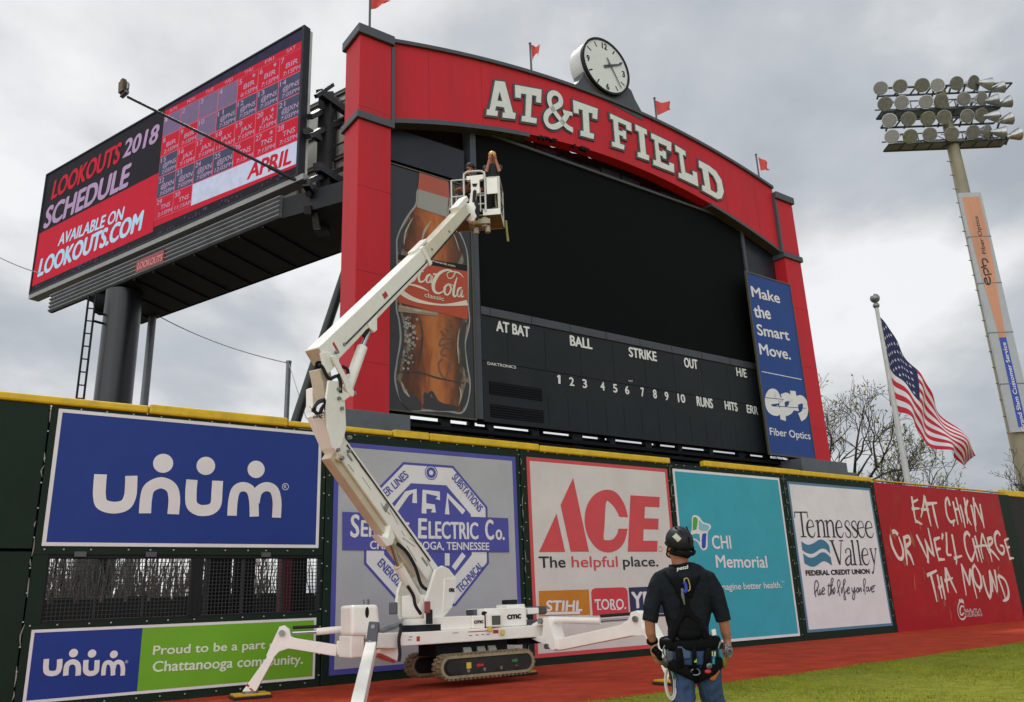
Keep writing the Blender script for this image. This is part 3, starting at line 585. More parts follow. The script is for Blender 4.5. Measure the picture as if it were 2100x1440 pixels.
mb = MB(); mb.prism(S, [(ua[i], BOTC[i][1] - .13) for i in nb] + [(ua[i], BOTC[i][1] + .02) for i in nb[::-1]], -.05, dA + .05); mb.build('arch_trim', GREYD, arch)
nb = [i for i, u in enumerate(ua) if u > 9.0]
mb = MB(); mb.prism(S, [(ua[i], BOTC[i][1] - .10) for i in nb] + [(ua[i], BOTC[i][1] + .02) for i in nb[::-1]], -.05, dA + .05); mb.build('arch_trim', GREYD, arch)
mb = MB()
for i, u in enumerate(np.linspace(lu1 + 1.3, ru0 - 1.2, 9)): mb.rect(S, u, u + .012, np.polyval(pb_, u) + .02, np.polyval(pt_, u) - .02, .2, dA + .003)
mb.build('panel_joint', mat('red_joint', '#7e1a20'), arch)
mb = MB(); mb.rect(S, lu1 + .001, lu1 + .10, lzr + .1, lzt - .32, .3, .44); mb.build('corner_trim', GREYD, SB); mb = MB(); mb.rect(S, ru0 - .12, ru0 - .001, rzr + .1, rzt - .32, .3, .43); mb.build('corner_trim', GREYD, SB)
# torn black scraps along the arch foot
mb = MB()
for k in range(26):
    u = rng.uniform(-.6, 3.6); z = np.polyval(pb_, u); w = rng.uniform(.03, .15)
    mb.prism(S, [(u, z + .03), (u - w, z - rng.uniform(0, .05)), (u - w * .3, z - rng.uniform(.05, .16)), (u + w * .4, z - rng.uniform(.02, .1)), (u + w, z + .02)], .24, dA + .03 + k * .0008)
mb.build('torn_membrane', BLACKM, SB)
# backing between arch and screen (open slit left under the arch where sky shows)
slit0, slit1 = S.px((1105, 290), 0)[0], S.px((1235, 330), 0)[0]
mb = MB(); up_ = [(u, np.polyval(pb_, u) + (.95 if not (slit0 < u < slit1) else .30 + .05 * math.sin(u * 7))) for u in np.linspace(lu1, ru0, 60)]
mb.prism(S, [(lu1, 6.3), (ru0, 6.3)] + up_[::-1], -.62, -.5); mb.build('back_sheet', BLACKM, SB)
mb = MB()
for u in (-.98, 1.5, 4, 6.5, 9, 11.2):
    mb.tube([S.pt((u, 0), -.8), S.pt((u, np.polyval(pt_, u) - .6), -.8)], .12, 6)
mb.build('steel_post', BLACK, SB)
# big screen
sl, sr = S.px((978, 400), 0)[0], S.px((1535, 600), 0)[0]; sb, stp = S.px((985, 628), 0)[1], S.px((976, 269), 0)[1]
SCR = mat('led_screen_off', '#0a0b0c', rough=.7, var=.15, scale=4, spec=.08)
mb = MB(); mb.rect(S, sl, sr, sb, stp, -.4, -.05); scr = mb.build('screen', SCR, SB)
FR = mat('screen_frame', '#3a3e45', rough=.5, var=.2, scale=2, dirt=.25)
mb = MB(); mb.rect(S, sl - .22, sl - .005, 6.25, stp + .12, -.4, .03); mb.build('screen_frame', FR, SB, bevel=.015); mb = MB(); mb.rect(S, sr + .005, sr + .16, sb - .3, stp + .1, -.4, .03); mb.build('screen_frame', FR, SB, bevel=.015)
mb = MB(); mb.rect(S, sl - .0, sr + .003, stp + .003, stp + .10, -.4, .035); mb.build('screen_frame', FR, SB, bevel=.015)
# sagging film above the screen
mb = MB(); uu = np.linspace(sl + 1.6, sr - .3, 12)
for a_, b_ in zip(uu[:-1], uu[1:]):
    z0 = stp + .11; z1 = stp + .5 + .1 * math.sin(a_ * 1.7); mb.prism(S, [(a_, z0), (b_ - .03, z0), (b_ - .05, z1 - .05), (a_ + .05, z1 - .1 * rng.random())], -.3, -.25)
mb.build('film_strip', FILM, SB)
# score panel
pb0 = 6.2; mb = MB(); edges = [sb - .01, S.px((1250, 672), .04)[1], S.px((1280, 803), .04)[1], pb0]
edges = [sb - .005, S.px((982, 645), .03)[1], S.px((978, 738), .03)[1], pb0]
mb.rect(S, sl, sr + .155, edges[1] + .012, edges[0], -.4, .06); sp = mb.build('ledge', FR, SB, bevel=.02)
for z1, z0, dd in ((edges[1], edges[2] + .015, .03), (edges[2], edges[3], .035)):
    mb = MB(); mb.rect(S, sl + .001, sr + .1, z0, z1, -.35, dd); mb.build('score_panel', CHAR, SB, bevel=.012)
mb = MB()
for u in np.linspace(sl + .9, sr - .5, 9): mb.rect(S, u, u + .01, edges[2] + .03, edges[1] - .02, .0, .033)
for u in np.linspace(sl + 2.3, sr - .3, 14): mb.rect(S, u, u + .01, edges[3] + .1, edges[2] - .75, .0, .038)
for u in np.linspace(sl + .3, sr - .2, 9): mb.rect(S, u, u + .015, edges[1] + .02, edges[0] - .01, .0, .0632)
mb.build('panel_joint', BLACKM, SB)
SW = mat('score_white', '#d8d6d2', rough=.5, var=.06, gain=1.05)
mb = MB(); o, s = (680, 440), 2.939; f = lambda c: px(c, o, s); dd = .045
def T(t, a, b, c, bold=.04):
    mb = MB(); text(mb, S, t, f(a), f(b), f(c), dd, bold); mb.build('score_heading', SW, SB)
T('AT BAT', (992, 700), (1196, 740), (995, 640), .05); T('BALL', (1438, 788), (1573, 812), (1440, 730), .05); T('DAKTRONICS', (940, 905), (1112, 930), (941, 888), .02)
for c, x0, x1, y0, y1, yt in (('1', 1360, 1382, 1018, 1022, 968), ('2', 1434, 1464, 1030, 1034, 982), ('3', 1514, 1542, 1043, 1046, 994), ('4', 1622, 1648, 1058, 1062, 1010), ('5', 1698, 1724, 1070, 1074, 1022), ('6', 1770, 1796, 1080, 1084, 1034)): T(c, (x0, y0), (x1, y1), (x0, yt), .05) if c != '1' else None
mb = MB(); stroke(mb, S, [S.px(f(c), dd) for c in ((1373, 968), (1373, 1020))], .085, dd, 0); stroke(mb, S, [S.px(f(c), dd) for c in ((1373, 971), (1361, 980))], .06, dd, 0); mb.build('score_heading', SW, SB)
o, s = (1280, 440), 2.571
T('STRIKE', (26, 748), (174, 774), (27, 700), .05); T('OUT', (318, 803), (390, 816), (320, 756), .05); T('H/E', (594, 850), (648, 860), (596, 808), .04); T('HIT', (24, 882), (46, 884), (24, 872), 0)
for c, x0, x1, y0, y1, yt in (('7', 90, 108, 958, 960, 914), ('8', 154, 174, 967, 970, 924), ('9', 216, 236, 978, 981, 936), ('10', 284, 324, 988, 994, 946), ('RUNS', 384, 470, 1008, 1022, 960), ('HITS', 532, 600, 1026, 1038, 984), ('ERR', 648, 708, 1044, 1056, 1004)): T(c, (x0, y0), (x1, y1), (x0, yt), .05)
o, s = (680, 440), 2.939
for y in ((948, 1003, 1268, 1062, 1048), (955, 1140, 1278, 1190, 1075)):
    u0, z1 = S.px(f((y[0], y[1])), .04); u1 = S.px(f((y[2], y[3])), .04)[0]; mb = MB(); mb.rect(S, u0, u1, z1 - .38, z1, .0, .041); v_ = mb.build('louvre_vent', BLACKM, SB)
    mb = MB()
    for k in range(5): mb.rect(S, u0 + .02, u1 - .02, z1 - .36 + k * .07, z1 - .345 + k * .07, .03, .06)
    mb.build('slat', BLACK, v_)
# panel over the bottle picture
ka0, ka1 = lu1 + .03, sl - .24; kz1 = S.px((803, 334), .06)[1]; kz1b = S.px((958, 372), .06)[1]; kz0 = S.px((800, 842), .06)[1]
mb = MB(); mb.rect(S, ka0, ka1 - .12, max(kz1, kz1b) + .05, np.polyval(pb_, lu1 + 1) - .25, -.3, -.1); mb.build('upper_panel', FILM, SB)
# right film panel
mb = MB(); mb.prism(S, [S.px(p, -.1) for p in ((1520, 562), (1593, 572), (1590, 525), (1560, 505), (1516, 482))], -.3, -.1); mb.build('film_panel', FILM, SB)
# underside band of black louvres, light slit above it
mb = MB()
for k in range(9): mb.rect(S, lu1 + .2, ru0 - .1, 4.4 + k * .182, 4.5 + k * .182, -.35, .02)
mb.rect(S, lu1 + .2, ru0 - .1, 4.2, 6.15, -.5, -.36)
mb.build('louvre_band', BLACKM, SB)
for u in np.linspace(lu1 + .3, ru0 - .6, 12): mb = MB(); mb.rect(S, u, u + .12 + .3 * rng.random(), 5.8, 6.25, -.3, -.12); mb.build('hanger', BLACK, SB)
# grey base boxes
GB = mat('grey_base', '#565b61', rough=.55, var=.15, scale=1.5, dirt=.4, dirtc='#2c2e30')
bx0, bx1 = S.px((708, 840), .9)[0], S.px((842, 860), .9)[0]; bzt = S.px((842, 852), .9)[1]
mb = MB(); mb.rect(S, bx0, bx1, 3.0, bzt, -.6, .9); mb.rect(S, bx0, bx1 + .75, 3.0, bzt - .62, -.55, .895); mb.build('base_box', GB, SB, bevel=.02)
bx0, bx1 = S.px((1645, 950), .9)[0], S.px((1738, 960), .9)[0]; bzt = S.px((1700, 945), .9)[1]
mb = MB(); mb.rect(S, bx0, bx1, 3.0, bzt, -.6, .9); mb.rect(S, bx0, bx1 + .6, 3.0, bzt - .35, -.55, .895); mb.build('base_box', GB, SB, bevel=.02)
# diagonal brace
BR = mat('dark_green_steel', '#1d2a26', rough=.5, var=.2)
q0, q1 = at((714, 540), 24.3), at((604, 872), 23.0); dq = (q1 - q0); mb = MB(); mb.tube([q0 - dq * .05, q0 + dq * 1.55], .14, 12); mb.build('brace', BR, SB)
# arch lettering, cut-out slab capitals with a dark edge
o, s = (960, 140), 3.75; f = lambda c: px(c, o, s)
dL = dA + .05
AT = [
 ([(207, 98), (280, 107), (342, 342), (364, 348), (358, 393), (264, 382), (267, 342), (284, 345), (276, 304), (213, 294), (205, 328), (226, 331), (222, 371), (140, 361), (144, 318), (164, 320)], [[(240, 178), (222, 252), (264, 258)]]),
 ([(360, 130), (562, 167), (558, 270), (522, 263), (524, 215), (488, 209), (480, 380), (526, 388), (522, 427), (410, 409), (414, 368), (440, 372), (446, 202), (404, 196), (402, 232), (362, 226)], []),
 ([(806, 247), (994, 314), (990, 396), (956, 386), (956, 350), (924, 342), (932, 498), (966, 508), (962, 547), (864, 520), (864, 482), (888, 487), (880, 326), (846, 314), (848, 352), (812, 344)], []),
 ([(1090, 350), (1252, 426), (1254, 488), (1218, 474), (1214, 442), (1150, 414), (1154, 478), (1188, 492), (1187, 478), (1211, 488), (1214, 550), (1190, 541), (1190, 526), (1158, 514), (1166, 582), (1200, 594), (1196, 629), (1106, 601), (1106, 566), (1130, 573), (1116, 399), (1094, 390)], []),
 ([(1284, 434), (1370, 475), (1373, 513), (1351, 505), (1366, 664), (1390, 674), (1388, 712), (1304, 683), (1304, 646), (1327, 653), (1312, 491), (1287, 479)], []),
 ([(1406, 500), (1560, 574), (1559, 642), (1529, 628), (1526, 602), (1458, 572), (1466, 634), (1494, 647), (1493, 633), (1518, 644), (1521, 702), (1498, 692), (1496, 680), (1472, 670), (1480, 724), (1548, 752), (1546, 726), (1580, 739), (1583, 806), (1424, 744), (1424, 706), (1447, 714), (1433, 553), (1409, 541)], []),
 ([(1590, 592), (1668, 641), (1671, 677), (1648, 665), (1668, 802), (1730, 830), (1726, 792), (1757, 804), (1768, 911), (1620, 842), (1619, 805), (1641, 814), (1622, 655), (1596, 641)], []),
 ([(1772, 710), (1850, 752), (1904, 794), (1946, 862), (1964, 952), (1948, 1002), (1916, 1008), (1800, 942), (1798, 902), (1822, 908), (1800, 776), (1776, 764)], [[(1843, 792), (1886, 832), (1913, 890), (1919, 945), (1905, 963), (1864, 938)]])]
AMP = [([(804, 478), (760, 452), (700, 385), (640, 300), (622, 245), (632, 205), (662, 192), (696, 210), (712, 250), (700, 282), (652, 312), (606, 352), (596, 400), (618, 442), (662, 452), (712, 428), (742, 388), (766, 345)], 40), ([(728, 335), (800, 355)], 30), ([(755, 455), (804, 475)], 36)]
def offs(poly, k):                         # miter offset of a closed polygon, k>0 grows
    P_ = [np.array(p, float) for p in poly]; n = len(P_); ar = sum(P_[i][0] * P_[(i + 1) % n][1] - P_[(i + 1) % n][0] * P_[i][1] for i in range(n)); sg = 1 if ar > 0 else -1; out = []
    for i in range(n):
        a, b, c = P_[i - 1], P_[i], P_[(i + 1) % n]; d1 = (b - a) / np.linalg.norm(b - a); d2 = (c - b) / np.linalg.norm(c - b); n1 = np.array([d1[1], -d1[0]]) * sg; n2 = np.array([d2[1], -d2[0]]) * sg
        m = n1 + n2; m = m / max(.5, (m @ m) / 2) ; out.append(b + m * k)
    return out
ml, me_ = MB(), MB()
for outl, hol in AT:
    O = [S.px(f(c), dL) for c in outl]; H_ = [[S.px(f(c), dL) for c in h] for h in hol]
    ml.prism(S, O, dL - .02, dL + .02, H_); me_.prism(S, offs(O, .065), dA + .003, dL - .004, [offs(h, -.055) for h in H_])
ka = abs(S.px(f((700, 300)), dL)[1] - S.px(f((700, 400)), dL)[1]) / 100
for l, w in AMP:
    q = [S.px(f(c), dL) for c in l]; stroke(ml, S, q, w * ka * .95, dL + .012, 5 if len(l) > 2 else 0); stroke(me_, S, q, w * ka * .95 + .13, dL - .03, 5 if len(l) > 2 else 0)
me_.build('letter_edge', GREYD, SB); ml.build('arch_lettering', mat('letter_white', '#cfd0c9', rough=.45, var=.06, dirt=.15, gain=1.1), SB)

# ================================================================ bottle picture panel (a printed board on the scoreboard)
KP = .05; KB = thing('poster_panel', 'tall black panel picturing a soda bottle with red label beside the blank screen', 'poster', S.pt(((ka0 + ka1) / 2, kz0), 0))
mb = MB(); tl_, tr_ = S.px((803, 335), KP), S.px((962, 383), KP); mb.rect(S, ka0, ka1 - .02, kz0, max(kz1, tr_[1]), -.2, KP); mb.build('panel_board', mat('poster_black', '#191b1f', rough=.4, var=.2, scale=1, bump=.1, bscale=2), KB)
mb = MB(); mb.prism(S, [(ka0, kz0), (ka1 - .02, kz0), (ka1 - .02, max(kz1, tr_[1])), (ka0, max(kz1, tr_[1]))], .0, KP + .03, [[(ka0 + .04, kz0 + .04), (ka1 - .06, kz0 + .04), (ka1 - .06, max(kz1, tr_[1]) - .04), (ka0 + .04, max(kz1, tr_[1]) - .04)]]); mb.build('panel_frame', mat('olive_frame', '#4b4836', rough=.5), KB)
o, s = (680, 440), 2.939; f = lambda c: px(c, o, s); dk = KP + .006
def shape(pts, m, nm, d, sm=0, closed=True):
    mb = MB(); pp = [S.px(f(c), d) for c in pts]; 
    if sm: pp = spline(pp, sm, True)
    mb.prism(S, pp, None, d); return mb.build(nm, m, KB)
BOT_ = [(540, -160), (514, -60), (480, -10), (443, 47), (403, 137), (398, 200), (402, 400), (396, 560), (412, 640), (420, 760), (398, 900), (388, 1000), (420, 1110), (480, 1170), (560, 1175), (700, 1180), (780, 1190), (815, 1130), (830, 1020), (812, 900), (800, 780), (826, 650), (818, 520), (818, 300), (805, 200), (766, 107), (722, 45), (697, 0), (700, -110)]
def cola_mat():
    m = mat('cola_picture', '#5e4234', rough=.5, spec=.2); nt = m.node_tree; nd = nt.nodes; lk = nt.links; t = nd.new('ShaderNodeTexCoord')
    dt = nd.new('ShaderNodeVectorMath'); dt.operation = 'DOT_PRODUCT'; lk.new(t.outputs['Object'], dt.inputs[0]); dt.inputs[1].default_value = tuple(S.u)
    mp = nd.new('ShaderNodeMapping'); mp.inputs['Scale'].default_value = (1.6, 1.6, .55); lk.new(t.outputs['Object'], mp.inputs[0])
    n = nd.new('ShaderNodeTexNoise'); n.inputs['Scale'].default_value = 1.5; n.inputs['Detail'].default_value = 7; n.inputs['Roughness'].default_value = .6; n.inputs['Distortion'].default_value = .8; lk.new(mp.outputs[0], n.inputs['Vector'])
    a = nd.new('ShaderNodeMath'); a.operation = 'MULTIPLY_ADD'; lk.new(n.outputs[0], a.inputs[0]); a.inputs[1].default_value = .42; a.inputs[2].default_value = .30
    b = nd.new('ShaderNodeMath'); b.operation = 'MULTIPLY_ADD'; lk.new(dt.outputs['Value'], b.inputs[0]); b.inputs[1].default_value = .34; lk.new(a.outputs[0], b.inputs[2])
    r = nd.new('ShaderNodeValToRGB'); lk.new(b.outputs[0], r.inputs[0]); e = r.color_ramp.elements; e[0].position = .14; e[0].color = (*lin('#1f1a18'), 1); e[1].position = .9; e[1].color = (*lin('#2c2522'), 1)
    for p, c in ((.22, '#8a7a68'), (.27, '#4a342a'), (.36, '#70412a'), (.45, '#9c5a34'), (.54, '#b87040'), (.64, '#a05c34'), (.73, '#6e4630'), (.81, '#4a3a32'), (.85, '#8a7c6e')): q = e.new(p); q.color = (*lin(c), 1)
    lk.new(r.outputs[0], nd['Principled BSDF'].inputs['Base Color']); return m
COLA = cola_mat()
COKE = vinyl('soda_red', '#a8452f'); GLAS = mat('bottle_highlight', '#8d8b86', rough=.4, var=.6, scale=3)
outl = [S.px(f(c), dk) for c in BOT_]; outl = spline(outl, 5, True)
mb = MB(); mb.prism(S, offs(outl, .05), None, dk); mb.build('bottle_rim', vinyl('pale_rim', '#8f8f8c'), KB)
mb = MB(); mb.prism(S, outl, None, dk + .004); mb.build('bottle_body', COLA, KB)
AMB = mat('amber_cola', '#a5592c', rough=.35, var=.3, scale=1.2)
DK = mat('dark_cola', '#221c1c', rough=.35, var=.4)
for p in ([(420, 1060), (500, 1090), (545, 1150), (480, 1165)], [(560, 1070), (640, 1130), (740, 1150), (760, 1180), (580, 1172)]): shape(p, DK, 'shadow_patch', dk + .009, 3)
shape([(402, 255), (820, 330), (822, 560), (820, 635), (402, 530)], COKE, 'bottle_label', dk + .012)
shape([(402, 240), (818, 305), (818, 342), (402, 272)], BLACK, 'label_stripe', dk + .016)
shape([(402, 545), (640, 590), (640, 612), (402, 585)], vinyl('pale_sheen', '#8a7a6c'), 'label_sheen', dk + .016)
shape([(530, -260), (702, -210), (712, -90), (520, -150)], vinyl('cap_red', '#a0503f'), 'bottle_cap', dk + .012, 0)
shape([(524, -152), (704, -99), (695, 17), (514, -44)], vinyl('neck_grey', '#8e8c85'), 'bottle_neck', dk + .014, 0)
mb = MB()
for k in range(70):
    y = rng.uniform(610, 930); x = rng.uniform(418, 520 - 30 * (y > 800)); c = S.px(f((x, y)), dk + .012); disc(mb, S, c, rng.uniform(.018, .05), dk + .012 + (k % 9) * .0008, 7)
mb.build('dimples', GLAS, KB, kind='stuff')
kc = abs(S.px(f((600, 500)), dk)[0] - S.px(f((700, 500)), dk)[0]) / 100
def cs(l, w, d=dk + .018): stroke(mb, S, [S.px(f(c), d) for c in l], [k * kc for k in w] if isinstance(w, list) else w * kc, d, 6)
mb = MB()
for l, w in (([(470, 30), (425, 110), (412, 190), (412, 245)], [6, 22, 26, 10]), ([(408, 590), (428, 680), (430, 770), (410, 880), (404, 960)], [10, 16, 14, 18, 8]), ([(735, 80), (780, 160), (802, 240), (806, 300)], [8, 26, 26, 12]), ([(812, 650), (792, 720), (788, 790), (800, 890), (815, 960)], [10, 26, 30, 24, 10]), ([(400, 1000), (425, 1090), (470, 1150), (540, 1168)], [10, 34, 40, 20]), ([(818, 1010), (808, 1090), (780, 1170)], [12, 34, 20]), ([(530, 625), (548, 720), (540, 820), (520, 930)], [4, 9, 9, 4]), ([(402, 950), (520, 950), (640, 985), (800, 1018)], [5, 8, 8, 5]), ([(560, 1168), (600, 1070), (640, 1140), (720, 1165)], [30, 14, 30, 24])): cs(l, w, dk + .010)
mb.build('shade_stroke', mat('dark_cola', '#2a1f1b', rough=.5, var=.4), KB)
mb = MB()
for l, w in (([(490, 20), (448, 100), (436, 180)], [3, 9, 4]), ([(420, 1010), (440, 1060), (470, 1100)], [4, 16, 4]), ([(770, 690), (760, 780), (768, 900)], [4, 10, 4]), ([(600, 40), (560, 100), (540, 170)], [4, 14, 5]), ([(770, 1040), (780, 1090), (765, 1150)], [3, 12, 3]), ([(412, 552), (500, 575), (640, 600)], [10, 14, 4]), ([(700, 60), (745, 140), (770, 220)], [3, 7, 3])): cs(l, w, dk + .013)
mb.build('highlight_stroke', mat('bottle_glint', '#a5937e', rough=.4, var=.3, scale=4), KB)
mb = MB(); kc = abs(S.px(f((600, 500)), dk)[0] - S.px(f((700, 500)), dk)[0]) / 100
def cs(l, w, d=dk + .018): stroke(mb, S, [S.px(f(c), d) for c in l], [k * kc for k in w] if isinstance(w, list) else w * kc, d, 6)
cs([(400, 450), (470, 500), (560, 530), (680, 545), (818, 532)], [34, 26, 16, 10, 30]); cs([(440, 420), (490, 425), (540, 440), (585, 462)], [4, 10, 12, 3])
text(mb, S, 'cokerewards.com', f((560, 274)), f((745, 318)), f((561, 260)), dk + .02, .02); text(mb, S, 'classic', f((560, 496)), f((678, 522)), f((560, 470)), dk + .02, .02)
cs([(470, 330), (440, 330), (415, 380), (420, 420), (450, 430), (470, 400)], [6, 12, 16, 14, 8, 4])
cs([(492, 350), (470, 380), (478, 405), (500, 395), (510, 365), (494, 350), (530, 360)], [10, 14, 8, 6, 12, 8, 4]); cs([(556, 345), (540, 345), (525, 375), (532, 405), (556, 400), (575, 370)], [5, 8, 14, 12, 7, 4])
cs([(596, 360), (575, 375), (572, 405), (588, 408), (604, 370), (598, 410), (620, 400)], [8, 14, 10, 6, 14, 10, 4]); cs([(612, 360), (636, 362)], 10)
cs([(745, 350), (700, 335), (650, 355), (615, 410), (618, 460), (650, 475), (690, 450)], [6, 10, 16, 22, 18, 10, 4]); cs([(745, 350), (728, 380), (705, 385), (695, 360), (715, 345), (765, 352), (795, 380)], [8, 6, 5, 5, 6, 9, 3])
cs([(700, 420), (680, 445), (685, 480), (706, 480), (720, 445), (704, 420), (735, 430)], [8, 14, 12, 8, 12, 8, 4]); cs([(755, 380), (738, 440), (735, 490), (752, 488), (765, 460)], [6, 14, 14, 8, 4]); cs([(785, 440), (765, 450), (758, 485), (772, 494), (786, 455), (782, 495), (800, 490)], [6, 12, 10, 6, 12, 10, 4])
mb.build('label_lettering', vinyl('label_cream', '#cfc6b4'), KB)
mb = MB()
for l in ([(715, 880), (690, 980), (660, 960), (645, 900), (670, 870)], [(700, 850), (660, 840), (680, 800), (720, 810)], [(720, 760), (655, 790), (665, 750), (720, 740)], [(655, 700), (700, 735), (725, 700), (690, 690), (720, 650)]): cs(l, 9, dk + .014)
mb.build('embossing', mat('emboss', '#6c4a36', rough=.4), KB)

# ================================================================ blue tall sign on the right of the scoreboard
EDD = .45; ez1 = S.px((1528, 558), EDD)[1]; eu0 = S.px((1572, 880), EDD)[0] + .03; eu1 = S.px((1645, 760), EDD)[0]; ez0 = S.px((1620, 934), EDD)[1]
EB = thing('sign_panel', 'tall narrow blue sign with white slogan in front of a red scoreboard pillar', 'sign', S.pt(((eu0 + eu1) / 2, ez0), EDD))
BL2 = vinyl('deep_blue', '#1c3d7d'); mb = MB(); mb.rect(S, eu0, eu1, ez0, ez1, EDD - .05, EDD); mb.build('sign_face', BL2, EB)
mb = MB(); mb.prism(S, [(eu0 - .06, ez0 - .06), (eu1 + .03, ez0 - .06), (eu1 + .03, ez1 + .06), (eu0 - .06, ez1 + .06)], EDD - .06, EDD + .02, [[(eu0, ez0), (eu1, ez0), (eu1, ez1), (eu0, ez1)]]); mb.build('sign_frame', mat('olive_frame', '#4b4836'), EB)
o, s = (1280, 440), 2.571; f = lambda c: px(c, o, s); dd = EDD + .005; mb = MB()
for t, a, b, c in (('Make', (674, 432), (824, 468), (668, 378)), ('the', (688, 540), (776, 552), (684, 478)), ('Smart', (704, 634), (874, 664), (697, 578)), ('Move.', (716, 736), (880, 765), (710, 680))): mb = MB(); text(mb, S, t, f(a), f(b), f(c), dd, .045); mb.build('slogan_word', PRINTW, EB)
mb = MB()
text(mb, S, 'Fiber Optics', f((770, 1162)), f((984, 1186)), f((765, 1124)), dd, .03); mb.build('slogan_word', PRINTW, EB); mb = MB()
stroke(mb, S, [S.px(f((725, 828)), dd), S.px(f((935, 870)), dd)], .03, dd, 0)
ke = abs(S.px(f((760, 900)), dd)[0] - S.px(f((860, 900)), dd)[0]) / 100
def epb(P, fm, k, d, mb):
    g = lambda l: [P.px(fm(c), d) for c in l]
    stroke(mb, P, g([(754, 985), (812, 978)]), 22 * k, d, 0)
    stroke(mb, P, g([(812, 980), (800, 946), (772, 948), (758, 985), (768, 1025), (800, 1038), (820, 1024)]), 30 * k, d)
    stroke(mb, P, g([(838, 1085), (834, 1020), (828, 965)]), 28 * k, d, 0)
    stroke(mb, P, g([(832, 970), (862, 962), (884, 985), (876, 1025), (846, 1042)]), 28 * k, d)
    stroke(mb, P, g([(888, 930), (898, 985), (905, 1035)]), 30 * k, d, 0)
    stroke(mb, P, g([(902, 985), (935, 975), (955, 1000), (950, 1050), (925, 1070)]), 28 * k, d)
epb(S, f, ke, dd, mb)
mb.build('sign_lettering', PRINTW, EB)
mb = MB()
for l in ([(745, 965), (840, 975), (800, 1010), (960, 1022)],): stroke(mb, S, [S.px(f(c), dd + .012) for c in l], .022, dd + .012, 0)
mb.build('logo_slash', BL2, EB)

# ================================================================ clock on the arch
CK = .45; cc = S.px((1243, 136), CK); crd = abs(S.px((1235, 79), CK)[1] - cc[1]) * .97
foot = np.polyval(pt_, cc[0])
CL = thing('clock', 'round white clock with black rim standing on top of the red arch', 'clock', S.pt((cc[0], foot), .1))
mb = MB(); n_ = 48; ring = [(cc[0] + crd * math.cos(2 * math.pi * k / n_), cc[1] + crd * math.sin(2 * math.pi * k / n_)) for k in range(n_)]
mb.prism(S, ring, -.25, CK - .02); mb.build('clock_case', mat('clock_case', '#c9cac6', rough=.4, var=.08), CL)
mb = MB(); inn = [(cc[0] + crd * .94 * math.cos(2 * math.pi * k / n_), cc[1] + crd * .94 * math.sin(2 * math.pi * k / n_)) for k in range(n_)]
mb.prism(S, [(cc[0] + (x - cc[0]) * 1.012, cc[1] + (z - cc[1]) * 1.012) for x, z in ring], CK - .1, CK + .03, [inn]); mb.build('clock_rim', BLACK, CL)
mb = MB(); mb.prism(S, inn, None, CK - .005); mb.build('clock_face', mat('clock_white', '#cfd0cc', rough=.35, var=.04, gain=1.1), CL)
o, s = (680, 0), 2.917; f = lambda c: px(c, o, s); mb = MB(); d = CK
for h_ in (1, 2, 4, 5, 7, 8, 10, 11):
    a_ = math.radians(90 - h_ * 30); stroke(mb, S, [(cc[0] + crd * r_ * math.cos(a_), cc[1] + crd * r_ * math.sin(a_)) for r_ in (.70, .88)], .045, d, 0)
for t, a_ in (('12', 90), ('3', 0), ('6', -90), ('9', 180)):
    x, z = cc[0] + crd * .76 * math.cos(math.radians(a_)), cc[1] + crd * .76 * math.sin(math.radians(a_)); w_ = .13 if len(t) == 2 else .075; text(mb, S, t, (x - w_, z - .12), (x + w_, z - .12), (x - w_, z + .12), d, .05, uv=True)
mb.build('hour_marks', BLACK, CL)
mb = MB(); c_ = S.px(f((1660, 393)), d)
for p0, p1, w0, w1 in (((1648, 345), (1735, 528), .06, .04), ((1630, 397), (1735, 386), .11, .05)): stroke(mb, S, [S.px(f(p0), d + .03), S.px(f(p1), d + .03)], [w0, w1], d + .03, 0)
disc(mb, S, c_, .07, d + .045, 16); mb.build('clock_hand', mat('hand_grey', '#33383f', rough=.4), CL)
pl = [S.px(f(p), .1) for p in ((1450, 512), (1480, 470), (1492, 400), (1500, 320))]; pr = [S.px(f(p), .1) for p in ((1770, 560), (1790, 610), (1830, 668))]
mb = MB(); mb.prism(S, [(pl[0][0], pl[0][1] - .25), *pl[:3], (cc[0] - crd * .6, cc[1]), (cc[0] + crd * .6, cc[1] - .1), *pr[:2], (pr[2][0] + .05, pr[2][1] - .2), (pr[2][0], pr[2][1] - .5), (cc[0], np.polyval(pt_, cc[0]) - .05)], -.22, .32); mb.build('clock_pedestal', GREYD, CL, bevel=.015)

